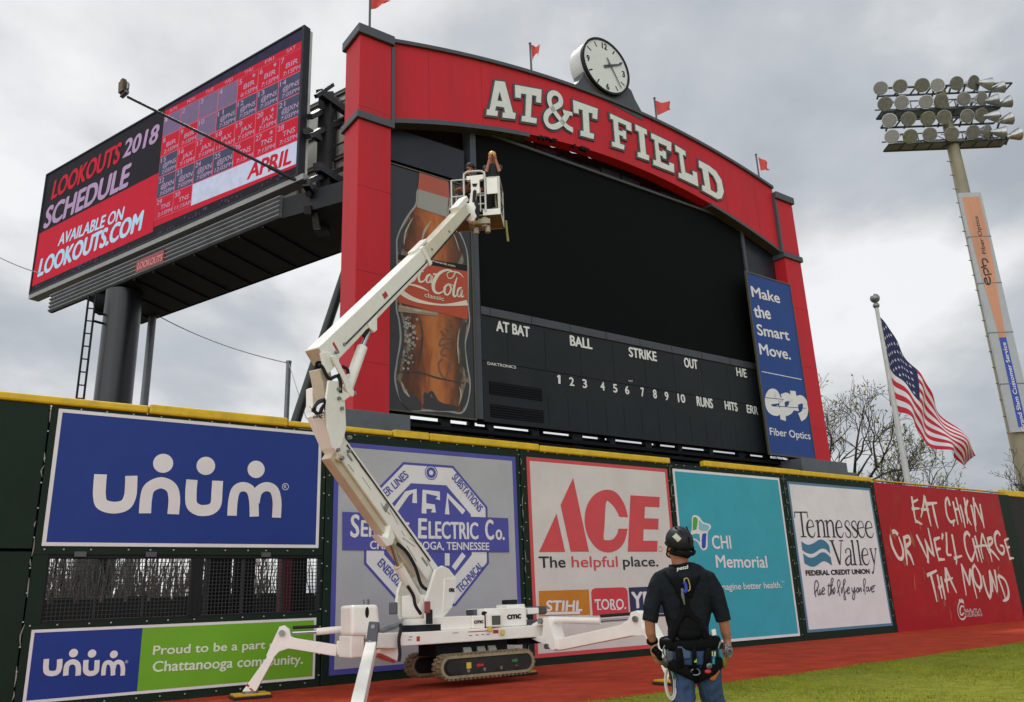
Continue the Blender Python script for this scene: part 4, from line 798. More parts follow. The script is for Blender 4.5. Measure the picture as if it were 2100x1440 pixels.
# ================================================================ red pennants on the arch
FLG = mat('pennant_red', '#c8423c', rough=.7, var=.12, scale=3, gain=1.1)
fl_lab = ['red pennant on left pillar of the scoreboard, cut off by the picture top', 'folded red pennant on the arch between left pillar and clock', 'square-flying red pennant on the arch just right of the clock', 'red pennant nearest the right pillar of the scoreboard']
for i, (b_, t_, fpts) in enumerate((((758, 58), (757, -25), [(759, -22), (782, -18), (800, 6), (786, 8), (775, 15), (760, 20)]), ((1090, 149), (1088, 90), [(1089, 92), (1100, 95), (1104, 93), (1110, 110), (1105, 114), (1098, 112), (1092, 125)]), ((1347, 250), (1343, 202), [(1344, 206), (1360, 210), (1374, 209), (1378, 223), (1366, 229), (1348, 237)]), ((1559, 379), (1554, 319), [(1555, 322), (1566, 328), (1575, 340), (1580, 348), (1570, 349), (1560, 350)]))):
    d_ = -.05; q0, q1 = S.px(b_, d_), S.px(t_, d_); q0 = (q0[0], q0[1] - .25)
    t = thing('pennant', fl_lab[i], 'flag', S.pt(q0, d_), 'red pennants on the scoreboard top')
    mb = MB(); mb.tube([S.pt(q0, d_), S.pt((q0[0], q1[1]), d_)], .035, 8); mb.ball(S.pt((q0[0], q1[1]), d_), .05); mb.build('flagpole', GREY, t)
    n2_ = 8; P_ = [S.px(p, d_) for p in fpts]; mid = len(P_) // 2
    tp = [P_[0], P_[1], P_[2]]; bt = [P_[-1], P_[-2], P_[-3]]
    tp = spline(tp, 5); bt = spline(bt, 5); vs = []
    for k, (a_, b2_) in enumerate(zip(tp, bt)):
        for j in range(5): u_ = a_ + (b2_ - a_) * j / 4; vs.append(S.pt(u_, d_ + .10 * math.sin(k * .75 + j * .5 + i) * k / 10))
    m_ = len(tp); mb = MB(); mb.add(vs, [(k * 5 + j, k * 5 + j + 1, k * 5 + j + 6, k * 5 + j + 5) for k in range(m_ - 1) for j in range(4)], True); mb.build('cloth', FLG, t)
# ================================================================ LED billboard behind the wall
L = Plane((-3, 26), -33.3)
LC = L.pt((-18.1, 0), -2.6)
LB_ = thing('led_billboard', 'huge lit electronic billboard showing a monthly schedule on a thick black column', 'billboard', LC)
def led(name, hexc, e=.8): return mat(name, hexc, rough=.4, var=.10, scale=6, emit=e, spec=.2, gain=.28 if e else 1)
lu0, lz1 = L.px((98, 360)); lu1_, _z = L.px((620, 57)); lz0 = L.px((62, 602))[1] + .02; lz1 = 25.32; lu0 = -27.05; lu1_ = -6.35
def ledm(name, hexc, st=1.0, var=.10):    # a lit screen colour: only the diodes give light
    if name in _m: return _m[name]
    m = bpy.data.materials.new(name); m.use_nodes = True; nt = m.node_tree; b = nt.nodes['Principled BSDF']; b.inputs['Base Color'].default_value = (.015, .015, .017, 1); b.inputs['Roughness'].default_value = .7; b.inputs['Specular IOR Level'].default_value = .08
    t = nt.nodes.new('ShaderNodeTexCoord'); n = nt.nodes.new('ShaderNodeTexNoise'); n.inputs['Scale'].default_value = 2.2; n.inputs['Detail'].default_value = 8; n.inputs['Roughness'].default_value = .75; nt.links.new(t.outputs['Object'], n.inputs['Vector'])
    r = nt.nodes.new('ShaderNodeValToRGB'); r.color_ramp.elements[0].position = .3; r.color_ramp.elements[1].position = .7; c = lin(hexc)
    r.color_ramp.elements[0].color = (*[x * (1 - var) for x in c], 1); r.color_ramp.elements[1].color = (*[min(1, x * (1 + var)) for x in c], 1)
    nt.links.new(n.outputs[0], r.inputs[0]); nt.links.new(r.outputs[0], b.inputs['Emission Color']); b.inputs['Emission Strength'].default_value = st; _m[name] = m; return m
EK, ER, EW, EG, EP, EN = ledm('lit_black', '#141016', .8, .5), ledm('lit_red', '#b10f28', .85), ledm('lit_white', '#b9bfd4', .8, .12), ledm('lit_slate', '#3d4158', .85), ledm('lit_lilac', '#6b5a78', .85), ledm('lit_navy', '#201d33', 1, .4)
ELIL = ledm('lit_lilac_text', '#a287a6', .85); ECY = ledm('lit_pale_blue', '#a0c6da', .85)
CAB = mat('cabinet_white', '#b9b7b0', rough=.5, var=.12, dirt=.3)
mb = MB(); mb.rect(L, lu0, lu1_, lz0, lz1, -.45, -.02); mb.build('cabinet', CAB, LB_)
mb = MB(); mb.rect(L, lu0, lu1_, lz0, lz1, -.02, .0); mb.build('screen', EK, LB_)
mb = MB(); mb.prism(L, [(lu0 - .1, lz0 - .1), (lu1_ + .02, lz0 - .1), (lu1_ + .02, lz1 + .08), (lu0 - .1, lz1 + .08)], -.3, .05, [[(lu0, lz0), (lu1_ - .12, lz0), (lu1_ - .12, lz1), (lu0, lz1)]]); mb.build('screen_frame', mat('frame_dark', '#2b2d33', rough=.6, spec=.2), LB_)
mb = MB(); mb.rect(L, lu0 - .1, lu1_ + .3, lz0 - .34, lz0 - .1, -.5, .03); mb.build('walkway_lip', mat('pale_steel', '#8d8d8a', rough=.45, metal=.3, dirt=.3), LB_)
z1_ = lambda x, y: (x / 2.917, y / 2.917)
cu0 = (L.px(z1_(990, 690))[0] + L.px(z1_(930, 1200))[0]) / 2; cu1 = L.px(z1_(1805, 400))[0] - .02
rows = [L.px(z1_(*c))[1] for c in ((1000, 690), (985, 818), (966, 940), (950, 1065), (936, 1195), (912, 1325))]
class Sheared(Plane):                     # the picture on the screen sits a little askew
    def pt(s, uz, d=0.0): return Plane.pt(s, (uz[0], uz[1] - .045 * (uz[0] - cu0)), d)
LS = Sheared((-3, 26), -33.3)
zrb = L.px((80.6, 480))[1]; zb_ = L.px((65, 588))[1]
d1 = .006; mb = MB(); mb.rect(L, lu0 + .04, cu0 - .02, zb_, zrb, None, d1); mb.prism(LS, [(cu0, rows[5] - .35), (cu1, rows[5] - .12), (cu1, rows[5]), (cu0, rows[5])], None, d1); mb.rect(LS, cu0, cu1, rows[0], rows[0] + .33, None, d1); mb.build('red_band', ER, LB_)
mb = MB(); mb.prism(L, [(cu0, rows[0] + .34), (lu1_ - .13, rows[0] + .34 - .045 * (lu1_ - cu0)), (lu1_ - .13, lz1 - .03), (cu0, lz1 - .03)], None, d1); mb.build('navy_band', EN, LB_)
cw = (cu1 - cu0) / 7
days = {5: ('BIR', '6:15PM'), 6: ('BIR', '7:15PM'), 7: ('BIR', '7:15PM'), 8: ('BIR', '2:15PM'), 9: ('BIR', '7:15PM'), 11: ('@PNS', '7:35PM'), 12: ('@PNS', '7:35PM'), 13: ('@PNS', '7:35PM'), 14: ('@PNS', '7:05PM'), 15: ('@PNS', '2:05PM'), 16: ('JAX', '7:15PM'), 17: ('JAX', '7:15PM'), 18: ('JAX', '11:15AM'), 19: ('JAX', '7:15PM'), 20: ('JAX', '7:15PM'), 21: ('@JXN', '7:05PM'), 22: ('@JXN', '3:05PM'), 23: ('@JXN', '7:05PM'), 24: ('@JXN', '7:05PM'), 25: ('@JXN', '12:05PM'), 26: ('TNS', '7:15PM'), 27: ('TNS', '7:15PM'), 28: ('TNS', '7:15PM'), 29: ('TNS', '2:15PM'), 30: ('TNS', '11:15AM')}
cr_, cg, cp, tx = MB(), MB(), MB(), MB()
for dn in range(1, 31):
    c_, r_ = (dn - 1) % 7, (dn - 1) // 7; a, b, zt, zb2 = cu0 + c_ * cw, cu0 + (c_ + 1) * cw, rows[r_], rows[r_ + 1]; g_ = .025
    t = days.get(dn); cm = MB(); cm.rect(LS, a + g_, b - g_, zb2 + g_, zt - g_, None, .012); cm.build('calendar_cell', EP if t is None else EG if t[0][0] == '@' else ER, LB_)
    H_ = zt - zb2; h_ = .15 * H_
    text(tx, LS, str(dn), (a + .10, zt - .30 * H_), (a + .10 + .2 * len(str(dn)), zt - .30 * H_), (a + .10, zt - .08 * H_), .016, .02, uv=True)
    if t:
        w_ = .105 * len(t[0]) * 1.2; m_ = (a + b) / 2 + .1; text(tx, LS, t[0], (m_ - w_, zt - .60 * H_), (m_ + w_, zt - .60 * H_), (m_ - w_, zt - .39 * H_), .016, .02, .12, uv=True)
        w_ = .09 * len(t[1]); text(tx, LS, t[1], (m_ - w_, zt - .90 * H_), (m_ + w_, zt - .90 * H_), (m_ - w_, zt - .72 * H_), .016, .012, .12, uv=True)
for k, dn in enumerate(('SUN', 'MON', 'TUE', 'WED', 'THU', 'FRI', 'SAT')): text(tx, LS, dn, (cu0 + cw * (k + .3), rows[0] + .08), (cu0 + cw * (k + .72), rows[0] + .08), (cu0 + cw * (k + .3), rows[0] + .26), .016, uv=True)
for dn in (5, 6, 20, 27):                  # small stars
    c_, r_ = (dn - 1) % 7, (dn - 1) // 7; x, z = cu0 + (c_ + 1) * cw - .3, rows[r_] - .22; tx.prism(LS, [(x + .13 * (1 if k % 2 == 0 else .42) * math.sin(k * math.pi / 5), z + .13 * (1 if k % 2 == 0 else .42) * math.cos(k * math.pi / 5)) for k in range(10)], None, .016)
mb = MB(); mb.rect(LS, cu0, cu1, rows[5], rows[0], None, .009); mb.build('calendar_grid', ledm('lit_grid', '#c05468', .8), LB_)
mb = MB(); mb.rect(LS, cu0 + 2 * cw + .02, cu1, rows[5] - .0, rows[4] - .025, None, .0125); mb.build('white_band', EW, LB_)
tx.build('calendar_lettering', ledm('lit_cell_text', '#a98fa8', .75), LB_)
d2 = .018; P2 = lambda x, y: (x / 2.917, 400 + y / 2.917)
mb = MB(); text(mb, L, 'LOOKOUTS', (104.5, 409.5), (244, 331), (106, 375.5), d2, .05, .12); mb.build('red_lettering', ER, LB_); mb = MB(); text(mb, L, 'APRIL', (506, 368.3), (597, 334.5), (509, 338), d2, .06, .12); mb.build('red_lettering', ER, LB_)
mb = MB(); text(mb, L, '2018', (251, 324), (322, 290), (253, 291), d2, .05, .12); text(mb, L, 'SCHEDULE', (88, 469.5), (262, 380.5), (91.5, 430), d2, .055, .12); mb.build('lilac_lettering', ELIL, LB_)
mb = MB(); text(mb, L, 'AVAILABLE ON', (118, 504.5), (251, 449.5), (120, 482), d2, .04, .12); text(mb, L, 'LOOKOUTS.COM', (76.5, 567.5), (289, 470), (81, 534), d2, .06, .12); mb.build('pale_lettering', ECY, LB_)
mb = MB(); cols = []
for k in range(90):
    u = rng.uniform(lu0 + .3, lu1_ - .5); z = rng.uniform(lz0 + .06, zb_ - .06); w = rng.uniform(.03, .1); mb.rect(L, u, u + w, z, z + w * 1.3, None, .008 + (k % 8) * .0006)
mb.build('crowd_strip', ledm('lit_crowd', '#3f2f4e', 1, .9), LB_)
# black corrugated apron under the screen
def ribs(P, u0, u1, z0, z1, d, n, name, m, par):
    mb = MB(); prof = []
    for k in range(n):
        for j in range(5): prof.append((z0 + (z1 - z0) * (k + j / 5) / n, d + .13 * math.sin(math.pi * j / 5)))
    prof.append((z1, d)); vs = []
    for u in (u0, u1): vs += [P.pt((u, z), dd) for z, dd in prof]
    for u in (u1, u0): vs += [P.pt((u, z), d - .14) for z in (z0, z1)]
    m_ = len(prof); fs = [(k, k + m_, k + 1 + m_, k + 1) for k in range(m_ - 1)]
    mb.add(vs, fs, False); mb.add(vs, [tuple(range(m_))[::-1] + (2 * m_ + 2, 2 * m_ + 3), tuple(range(m_, 2 * m_)) + (2 * m_ + 1, 2 * m_)]); mb.add(vs, [(2 * m_, 2 * m_ + 1, 2 * m_ + 3, 2 * m_ + 2)]); return mb.build(name, m, par)
APR = mat('apron_steel', '#75777a', rough=.4, metal=.2, var=.2, scale=1.2)
ru0_, ru1_, rz0, rz1 = -24.85, -7.35, 16.64, 17.66
ap = ribs(L, ru0_, ru1_, rz0, rz1, -.05, 5, 'apron', APR, LB_)
mb = MB(); mb.rect(L, L.px((278, 556), .1)[0], L.px((334, 536), .1)[0], L.px((279, 559), .1)[1], L.px((280, 535), .1)[1], -.06, .09); bdg = mb.build('apron_badge', mat('badge_red', '#8c2a2c', rough=.4), ap)
mb = MB(); text(mb, L, 'LOOKOUTS', (281, 553.5), (332, 534.5), (281.5, 541), .1, .05, .12); mb.build('badge_lettering', mat('badge_pink', '#d9837c', rough=.4), ap)
# second face of the V, seen from behind
pq = gp((697, 515), rz0); Qp = Plane(pq[:2], -33.3)
ql = Qp.px((285, 660))[0]
ribs(Qp, ql, 0, rz0, rz0 + 1.05, -.02, 6, 'apron', BLACK, LB_)
SOF = mat('soffit_black', '#101216', rough=.7, var=.3, scale=.6)
ps = [L.pt((ru0_ + 3.2, rz0 - .02), -.1), L.pt((ru1_, rz0 - .02), -.1), L.pt((-4.2, rz0 - .02), -.6), Qp.pt((0, rz0 - .02), .02), Qp.pt((ql, rz0 - .02), .02)]
mb = MB(); tp_ = [q + np.array([0, 0, .9]) for q in ps]; mb.add(ps + tp_, [(4, 3, 2, 1, 0), (5, 6, 7, 8, 9)] + [(i, (i + 1) % 5, (i + 1) % 5 + 5, i + 5) for i in range(5)]); mb.build('soffit', SOF, LB_)
mb = MB()
for t in np.linspace(.08, .92, 9):
    a_ = ps[0] + (ps[1] - ps[0]) * t; b_ = ps[4] + (ps[3] - ps[4]) * t; mb.beam(a_ + [0, 0, -.04], b_ + [0, 0, -.04], .07, .09, (0, 0, 1))
mb.build('soffit_beam', BLACK, LB_)
QU = Qp
# back of the second screen: panels between steel ribs
PANEL = mat('back_panel', '#9c9a92', rough=.3, metal=.35, var=.25, scale=.7, dirt=.35, dirtc='#3c3a36'); DST = mat('dark_steel', '#1d1b1e', rough=.5, metal=.3, var=.3)
z0q, z1q = 17.9, QU.px((700, 190), 0)[1]
QR = QU.px((786, 70))[0]
for i in range(int((QR + 5.2) / 2.3)):
    ua_ = -5.2 + i * 2.3
    for j in range(4):
        za = z0q + (z1q - z0q) * j / 4; zb2 = z0q + (z1q - z0q) * (j + 1) / 4; mb = MB(); mb.rect(QU, ua_ + .08, ua_ + 2.2, za + .06, zb2 - .06, -.3, -.1); mb.build('back_panel', PANEL, LB_)
mb = MB()
for i in range(int((QR + 5.2) / 2.3) + 1): mb.rect(QU, -5.25 + i * 2.3, -5.15 + i * 2.3 + .05, z0q, z1q, -.2, .05)
for j in range(5): zz_ = z0q + (z1q - z0q) * j / 4; mb.rect(QU, -5.2, QR, zz_ - .06, zz_ + .05, -.18, .02); mb.rect(QU, -5.2, QR, zz_ + .14, zz_ + .2, -.18, -.02)
mb.build('back_rib', mat('rib_steel', '#55524e', rough=.4, metal=.4, dirt=.4), LB_)
mb = MB()
def bt(p, dp, q, dq, w=.24): mb.beam(at(p, dp), at(q, dq), w, w, (0, 0, 1) if abs(p[1] - q[1]) < abs(p[0] - q[0]) * 3 else (1, 0, 0))
bt((660, 480), 32, (668, 195), 32, .5); bt((672, 475), 32.5, (680, 190), 33, .2)
bt((648, 198), 30.6, (682, 174), 31.5, .16); bt((655, 190), 31, (725, 240), 34, .3); bt((635, 240), 30.2, (700, 208), 35, .22); bt((632, 280), 30.2, (722, 236), 35, .2); bt((628, 268), 30.4, (655, 285), 31.5, .25)
bt((650, 342), 31, (720, 388), 34, .34); bt((622, 375), 30, (720, 340), 35, .2); bt((632, 398), 30.3, (720, 385), 34, .22); bt((640, 425), 31, (720, 350), 35, .12); bt((628, 375), 30, (665, 440), 32, .3); bt((630, 430), 30.5, (716, 448), 34, .3); bt((690, 200), 34, (682, 330), 34, .14)
for y in (215, 262, 300, 352, 400): bt((668, y + 8), 33, (722, y - 16), 35, .07)
bt((640, 380), 30.5, (650, 470), 31, .25)
mb.build('steel_frame', DST, LB_)
# neck and column
col_d = math.hypot(LC[0], LC[1]); cA, cB = at((240, 660), col_d), at((230, 828), col_d)
rad = 33.5 / F * col_d * 1.0
cbx, cby = LC[0], LC[1]; pb_c = at((231, 828), col_d)
mb = MB(); mb.tube([(pb_c[0], pb_c[1], -.2), (pb_c[0], pb_c[1], rz0 - .1)], rad, 32); mb.build('column', mat('column_black', '#15171b', rough=.35, var=.2, scale=2), LB_)
mb = MB(); a_, b_ = at((180, 632), col_d), at((300, 640), col_d); mb.tube([(pb_c[0] - 1.5, pb_c[1] + .6, rz0 - .35), (pb_c[0] + .2, pb_c[1] + .6, rz0 - .35)], .6, 20); mb.build('torsion_tube', BLACKM, LB_)
# ladder
LD = thing('access_ladder', 'thin dark access ladder beside the thick billboard column', 'ladder', (at((160, 825), col_d)[0], at((160, 825), col_d)[1], 0))
mb = MB(); l0, l1 = at((156, 823), col_d - .5), at((171, 823), col_d - .5); ztop = rz0 - .6
for q in (l0, l1): mb.tube([(q[0], q[1], 0), (q[0], q[1], ztop)], .055, 6)
mb.build('rail', BLACK, LD); mb = MB()
for z in np.arange(.5, ztop, .62): mb.tube([(l0[0], l0[1], z), (l1[0], l1[1], z)], .035, 5)
mb.build('rung', BLACK, LD); mb = MB()
for z in (ztop - .8, ztop - 1.25): mb.tube([(l1[0], l1[1], z), (pb_c[0] - .2, pb_c[1], z)], .06, 6)
mb.build('standoff', BLACK, LD)
# long arm with a small floodlight in front of the screen
AR = thing('lamp_arm', 'long black arm with a small floodlight reaching up in front of the lit billboard', 'lamp', L.P((638, 384), .1))
mb = MB(); pA = L.P((640, 386), -.3); pB = L.P((262, 199), 3.2); mb.tube([pA, pA + (pB - pA) * .22], .085, 8); mb.tube([pA + (pB - pA) * .22, pB], .06, 8); mb.build('arm', BLACK, AR)
mb = MB(); hd = L.P((257, 180), 3.2); mb.beam(hd + [-.06, 0, -.28], hd + [-.1, 0, .28], .34, .3, L.u); mb.beam(hd + [-.1, 0, .26], hd + [-.13, 0, .42], .2, .2, L.u); mb.build('floodlight_head', mat('lamp_housing', '#5b4a36', rough=.5, metal=.3), AR, bevel=.02); mb = MB(); mb.beam(hd + [.02, -.05, -.42], hd + [.0, 0, -.26], .42, .16, L.u); mb.box(hd + [.17, -.1, .0], (.06, .12, .3)); mb.build('bracket', STEEL, AR)

# ================================================================ poles and wires behind the wall
def pole(name, label, p0, p1, dist, r, m, extra=None):
    b_ = at(p0, dist); t_ = at(p1, dist); q = thing(name, label, 'pole', (b_[0], b_[1], 0)); mb = MB(); mb.tube([(b_[0], b_[1], -.1), (b_[0], b_[1], t_[2])], r, 14); mb.build('shaft', m, q); mb = MB(); mb.tube([(b_[0], b_[1], t_[2]), (b_[0], b_[1], t_[2] + .1)], r * 1.12, 14); mb.build('pole_cap', m, q); return np.array([b_[0], b_[1], t_[2]])
NP = mat('pole_grey', '#6f7478', rough=.45, metal=.3, var=.15, dirt=.2)
pole('net_pole', 'tall grey pole just right of the thick black column', (295, 834), (330, 470), 45, .2, NP)
nt_ = pole('net_pole', 'short grey pole left of the dark diagonal brace', (587, 863), (591, 745), 36, .11, NP)
def wire(name, label, pts, r=.025):
    mb = MB(); mb.tube(pts, r, 5); mb.build(name, mat('wire_grey', '#8b8f93', rough=.6), None, label, 'cable')
def sag(a, b, s_, n=14): return [a + (b - a) * t - np.array([0, 0, s_ * 4 * t * (1 - t)]) for t in np.linspace(0, 1, n)]
wire('net_cable', 'thin cable sloping down to the short grey pole', sag(at((310, 640), 45), nt_, .3)); wire('net_cable', 'thin cable leaving the left picture edge below the billboard', sag(at((-30, 512), 44), at((80, 560), 42), .1)); wire('net_cable', 'faint cable dropping from the short grey pole to the wall', [nt_, at((628, 858), 30)], .015)

# ================================================================ floodlight tower
LD_ = 62.0; tb = at((2112, 900), LD_); zt = at((1925, 178), LD_)[2]
TW = thing('light_tower', 'tall floodlight tower with four rows of lamps on a round tan mast', 'light tower', (tb[0], tb[1], 0))
tx0 = at((1958, 300), LD_); tw = np.array([tx0[0], tx0[1]])
for p in ((2112, 900),): pass
mast = np.array([at((1972, 380), LD_)[0], at((1972, 380), LD_)[1]])
kp = LD_ / F / .98
mb = MB(); mb.tube([(mast[0], mast[1], 0), (mast[0], mast[1], at((1972, 380), LD_)[2]), (mast[0], mast[1], zt)], [.62, .44, .33], 20); mb.build('mast', mat('mast_tan', '#867f66', rough=.55, var=.15, scale=.6, dirt=.2), TW)
TP = Plane(mast, 0)
zr = [TP.px(p)[1] for p in ((1925, 182), (1925, 219), (1940, 252), (1945, 285))]
RACK = mat('rack_steel', '#565d62', rough=.4, metal=.5)
rk = [((1806, 186), (2068, 182), .6), ((1803, 235), (2045, 228), 0), ((1812, 254), (2045, 246), .6), ((1818, 302), (2060, 294), 0)]
mb = MB()
for (pa, pc, dd) in rk:
    ua_, ub2, z_ = TP.px(pa)[0], TP.px(pc)[0], (TP.px(pa)[1] + TP.px(pc)[1]) / 2
    for d_ in (-.5, .5):
        mb.tube([TP.pt((ua_, z_), d_), TP.pt((ub2, z_), d_)], .08, 6)
        if dd == 0: mb.tube([TP.pt((ua_, z_ + .75), d_), TP.pt((ub2, z_ + .75), d_)], .05, 6)
    k_ = 8
    for i in range(k_ + 1):
        u = ua_ + (ub2 - ua_) * i / k_; mb.tube([TP.pt((u, z_), -.5), TP.pt((u, z_), .5)], .07, 6)
        if dd == 0: mb.tube([TP.pt((u, z_), .5), TP.pt((u, z_ + .75), .5)], .04, 5)
        if i < k_ and dd == 0: u2 = ua_ + (ub2 - ua_) * (i + 1) / k_; mb.tube([TP.pt((u, z_ + .75 * (i % 2)), .5), TP.pt((u2, z_ + .75 * ((i + 1) % 2)), .5)], .03, 5)
mb.build('lamp_rack', RACK, TW)
mb = MB()
for (pa, pc, dd) in rk[1::2]:
    ua_, ub2, z_ = TP.px(pa)[0], TP.px(pc)[0], (TP.px(pa)[1] + TP.px(pc)[1]) / 2; mb.rect(TP, ua_ + .1, ub2 - .1, z_ + .0, z_ + .08, -.45, .45)
mb.build('walkway', mat('grating', '#8b9196', rough=.6, metal=.3, var=.2), TW)
LGL = mat('lamp_glass', '#6d6a60', rough=.12, var=.25, scale=5, spec=.6); LRF = mat('lamp_shell', '#a9abab', rough=.3, metal=.75, var=.2, scale=5)
def lamp(p, aim, r):
    c_ = TP.P(p, .95); ax = np.array(aim, float); ax /= np.linalg.norm(ax); mb = MB()
    mb.tube([c_ - ax * .95, c_ - ax * .72, c_ - ax * .7, c_ - ax * .25, c_], [.12, .17, r * .42, r * .8, r], 18); fl = mb.build('floodlight', LRF, TW)
    mb = MB(); mb.tube([c_ - ax * .0, c_ + ax * .04], [r * .93, r * .9], 18); mb.build('lens', LGL, fl); mb = MB(); b_ = c_ - ax * .8; mb.beam(b_, b_ + np.array([0, .5, -.35]), .12, .08, (1, 0, 0)); mb.build('yoke', RACK, fl)
rows_ = [[(1806, 181), (1846, 177), (1891, 175), (1923, 174), (1962, 171), (1997, 169), (2030, 172), (2058, 178)], [(1815, 213), (1849, 210), (1899, 209), (1930, 207), (1977, 203), (2014, 202), (2045, 205), (2072, 208)], [(1824, 247), (1863, 244), (1903, 243), (1936, 240), (1984, 238), (2013, 236), (2045, 238), (2074, 243)], [(1829, 280), (1867, 280), (1907, 276), (1952, 275), (1996, 271), (2025, 270), (2060, 272), (2090, 275)]]
for rw in rows_:
    for i, p in enumerate(rw):
        t = i / 7; 
        aim = (-.45 + 1.15 * t ** 1.6, -1.0 + .35 * t ** 3, -.42) if i < 6 else (1.0, -.15, .12 if i == 7 else -.1)
        aim = tuple(q + rng.normal(0, .09) for q in aim); lamp(p, aim, .52 if i < 6 else .46)
mb = MB()
for z in np.arange(3, zt - 4, 1.1): mb.tube([(mast[0] - .3, mast[1], z), (mast[0] - .72, mast[1] - .1, z + .03)], .03, 5)
mb.build('climbing_peg', STEEL, TW)
# tall banner with a bat, strapped to the mast
LP = Plane((mast[0] + .1, mast[1] - .75), 0)
bz1 = LP.px((1985, 395))[1]; bz0 = LP.px((2112, 885))[1]; bu0 = LP.px((1966, 396))[0]; bu1 = LP.px((2011, 393))[0]
BT = thing('tower_banner', 'very tall pale banner with an orange bat picture on the floodlight mast', 'banner', LP.pt(((bu0 + bu1) / 2, bz0)))
mb = MB(); mb.rect(LP, bu0, bu1, bz0, bz1, -.18, 0); mb.build('banner_sheet', mat('banner_grey', '#a6aaac', rough=.5, var=.08, scale=.5, dirt=.15), BT)
um = (bu0 + bu1) / 2; hw = (bu1 - bu0) / 2
bl = [LP.px(p)[0] for p in ()]
zk = lambda y: LP.px((1985 + (y - 395) * .262, y))[1]
prof = [(404, .72), (412, .80), (470, .78), (540, .68), (600, .50), (650, .36), (692, .30)]
l_ = [(um - hw * w, zk(y)) for y, w in prof]; r_ = [(um + hw * w, zk(y)) for y, w in prof]
mb = MB(); mb.prism(LP, spline(l_, 4) + spline(r_, 4)[::-1], None, .012); mb.build('bat_picture', mat('bat_wood', '#c58a68', rough=.5, var=.22, scale=.9, streak=True), BT)
mb = MB(); mb.prism(LP, [(um - hw * .30, zk(692)), (um - hw * .34, bz0 + .3), (um + hw * .34, bz0 + .3), (um + hw * .30, zk(692))], None, .012); mb.build('bat_handle', vinyl('handle_blue', '#33499a'), BT)
ZM = MB(); 
def vtext(mb, s_, y0, y1, w0, w1, d, b=.03):       # lettering that climbs the banner
    a_ = np.array([um + hw * w1, zk(y0)]); b_ = np.array([um + hw * w1, zk(y1)]); c_ = np.array([um + hw * w0, zk(y0)]); text(mb, LP, s_, a_, b_, c_, d, b, uv=True)
vtext(ZM, 'Fiber Optics', 521, 444, -.10, .22, .018, .03)
LPv = Plane((mast[0] + .1, mast[1] - .75), 6)
class VP:                                         # the same plane turned a quarter, for the upright logo
    def pt(s, q, d=0): return LP.pt(q, d)
ev = zk(587); kx = (zk(530) - zk(587)) / 215; ky = hw * .75 / 150
def fmv(c): return np.array([um + hw * .28 - (1085 - c[1]) * ky, ev + (c[0] - 745) * kx])
class _VQ:
    def px(s, p, d=0): return np.array(p)
    def pt(s, q, d=0): return LP.pt(q, d)
epb(_VQ(), lambda c: tuple(fmv(c)), ky, .018, ZM)
ZM.build('bat_lettering', mat('bat_ink', '#2a2024', rough=.5), BT)
mb = MB(); vtext(mb, 'Grand Slam Customer Service', 884, 702, -.16, .16, .018, .03); mb.build('handle_lettering', PRINTW, BT)
mb = MB()
for y in (485, 580, 681, 786): mb.rect(LP, bu0 - .02, bu1 + .02, zk(y) - .04, zk(y) + .02, -.19, .02)
mb.build('strap', mat('strap_grey', '#6b6f70', rough=.6), BT)

# ================================================================ flag pole and flag
FD = 40.0; fb = at((1862, 985), FD); ft = at((1797, 632), FD)
FP = thing('flagpole', 'white flagpole with two silver balls behind the red banner', 'flagpole', (fb[0], fb[1], 0))
fx, fy = (fb[:2] + ft[:2]) / 2
mb = MB(); mb.tube([(fx, fy, 0), (fx, fy, ft[2])], [.17, .085], 14); mb.build('shaft', mat('pole_white', '#b9bab6', rough=.4, var=.1, dirt=.2), FP)
mb = MB(); mb.ball((fx, fy, ft[2] + .12), .15); mb.ball((fx, fy, ft[2] + .48), .22); mb.tube([(fx, fy, ft[2]), (fx, fy, ft[2] + .4)], .05, 8); mb.build('finial', STEEL, FP)
FG = Plane((fx, fy), 8); topf = [(1805, 646), (1822, 668), (1848, 704), (1874, 752), (1899, 784), (1930, 830), (1965, 880), (1998, 938)]; botf = [(1828, 830), (1842, 842), (1862, 850), (1884, 876), (1910, 910), (1940, 926), (1968, 938), (1996, 956)]
tpF = spline([np.append(FG.px(p), 0) for p in topf], 8); btF = spline([np.append(FG.px(p), 0) for p in botf], 8)
def flag(s_, t_):                          # s along the fly 0..1, t 0 top .. 1 bottom
    x = s_ * (len(tpF) - 1); i = min(int(x), len(tpF) - 2); k = x - i; a_ = tpF[i] + (tpF[i + 1] - tpF[i]) * k; b_ = btF[i] + (btF[i + 1] - btF[i]) * k
    q = a_ + (b_ - a_) * t_; dep = -.1 + s_ * (.42 * math.sin(s_ * 15 + t_ * 3.2) + .16 * math.sin(s_ * 31 - t_ * 2))
    q = q + np.array([0, .06 * s_ * math.sin(s_ * 20 + t_ * 5), 0]); return FG.pt(q[:2], dep)
FGO = thing('national_flag', 'large stars and stripes flag streaming from the white flagpole', 'flag', (fx, fy, 0))
fr, fw, fb_ = mat('flag_red', '#b01a34', rough=.75, var=.08, scale=2, gain=1.1), mat('flag_white', '#d5d3d6', rough=.75, var=.05, scale=2), mat('flag_blue', '#1a2250', rough=.75, var=.1, scale=2)
nS, nT = 64, 52; vs = [flag(i / nS, j / nT) for i in range(nS + 1) for j in range(nT + 1)]; fs = []; mi = []
for i in range(nS):
    for j in range(nT):
        fs.append((i * (nT + 1) + j, i * (nT + 1) + j + 1, (i + 1) * (nT + 1) + j + 1, (i + 1) * (nT + 1) + j)); mi.append(2 if (i < nS * .44 and j < nT * 7 / 13) else (j * 13 // nT) % 2)
mb = MB(); mb.add(vs, fs, True); mb.mi = mi; mb.build('flag_cloth', [fr, fw, fb_], FGO)
mb = MB()
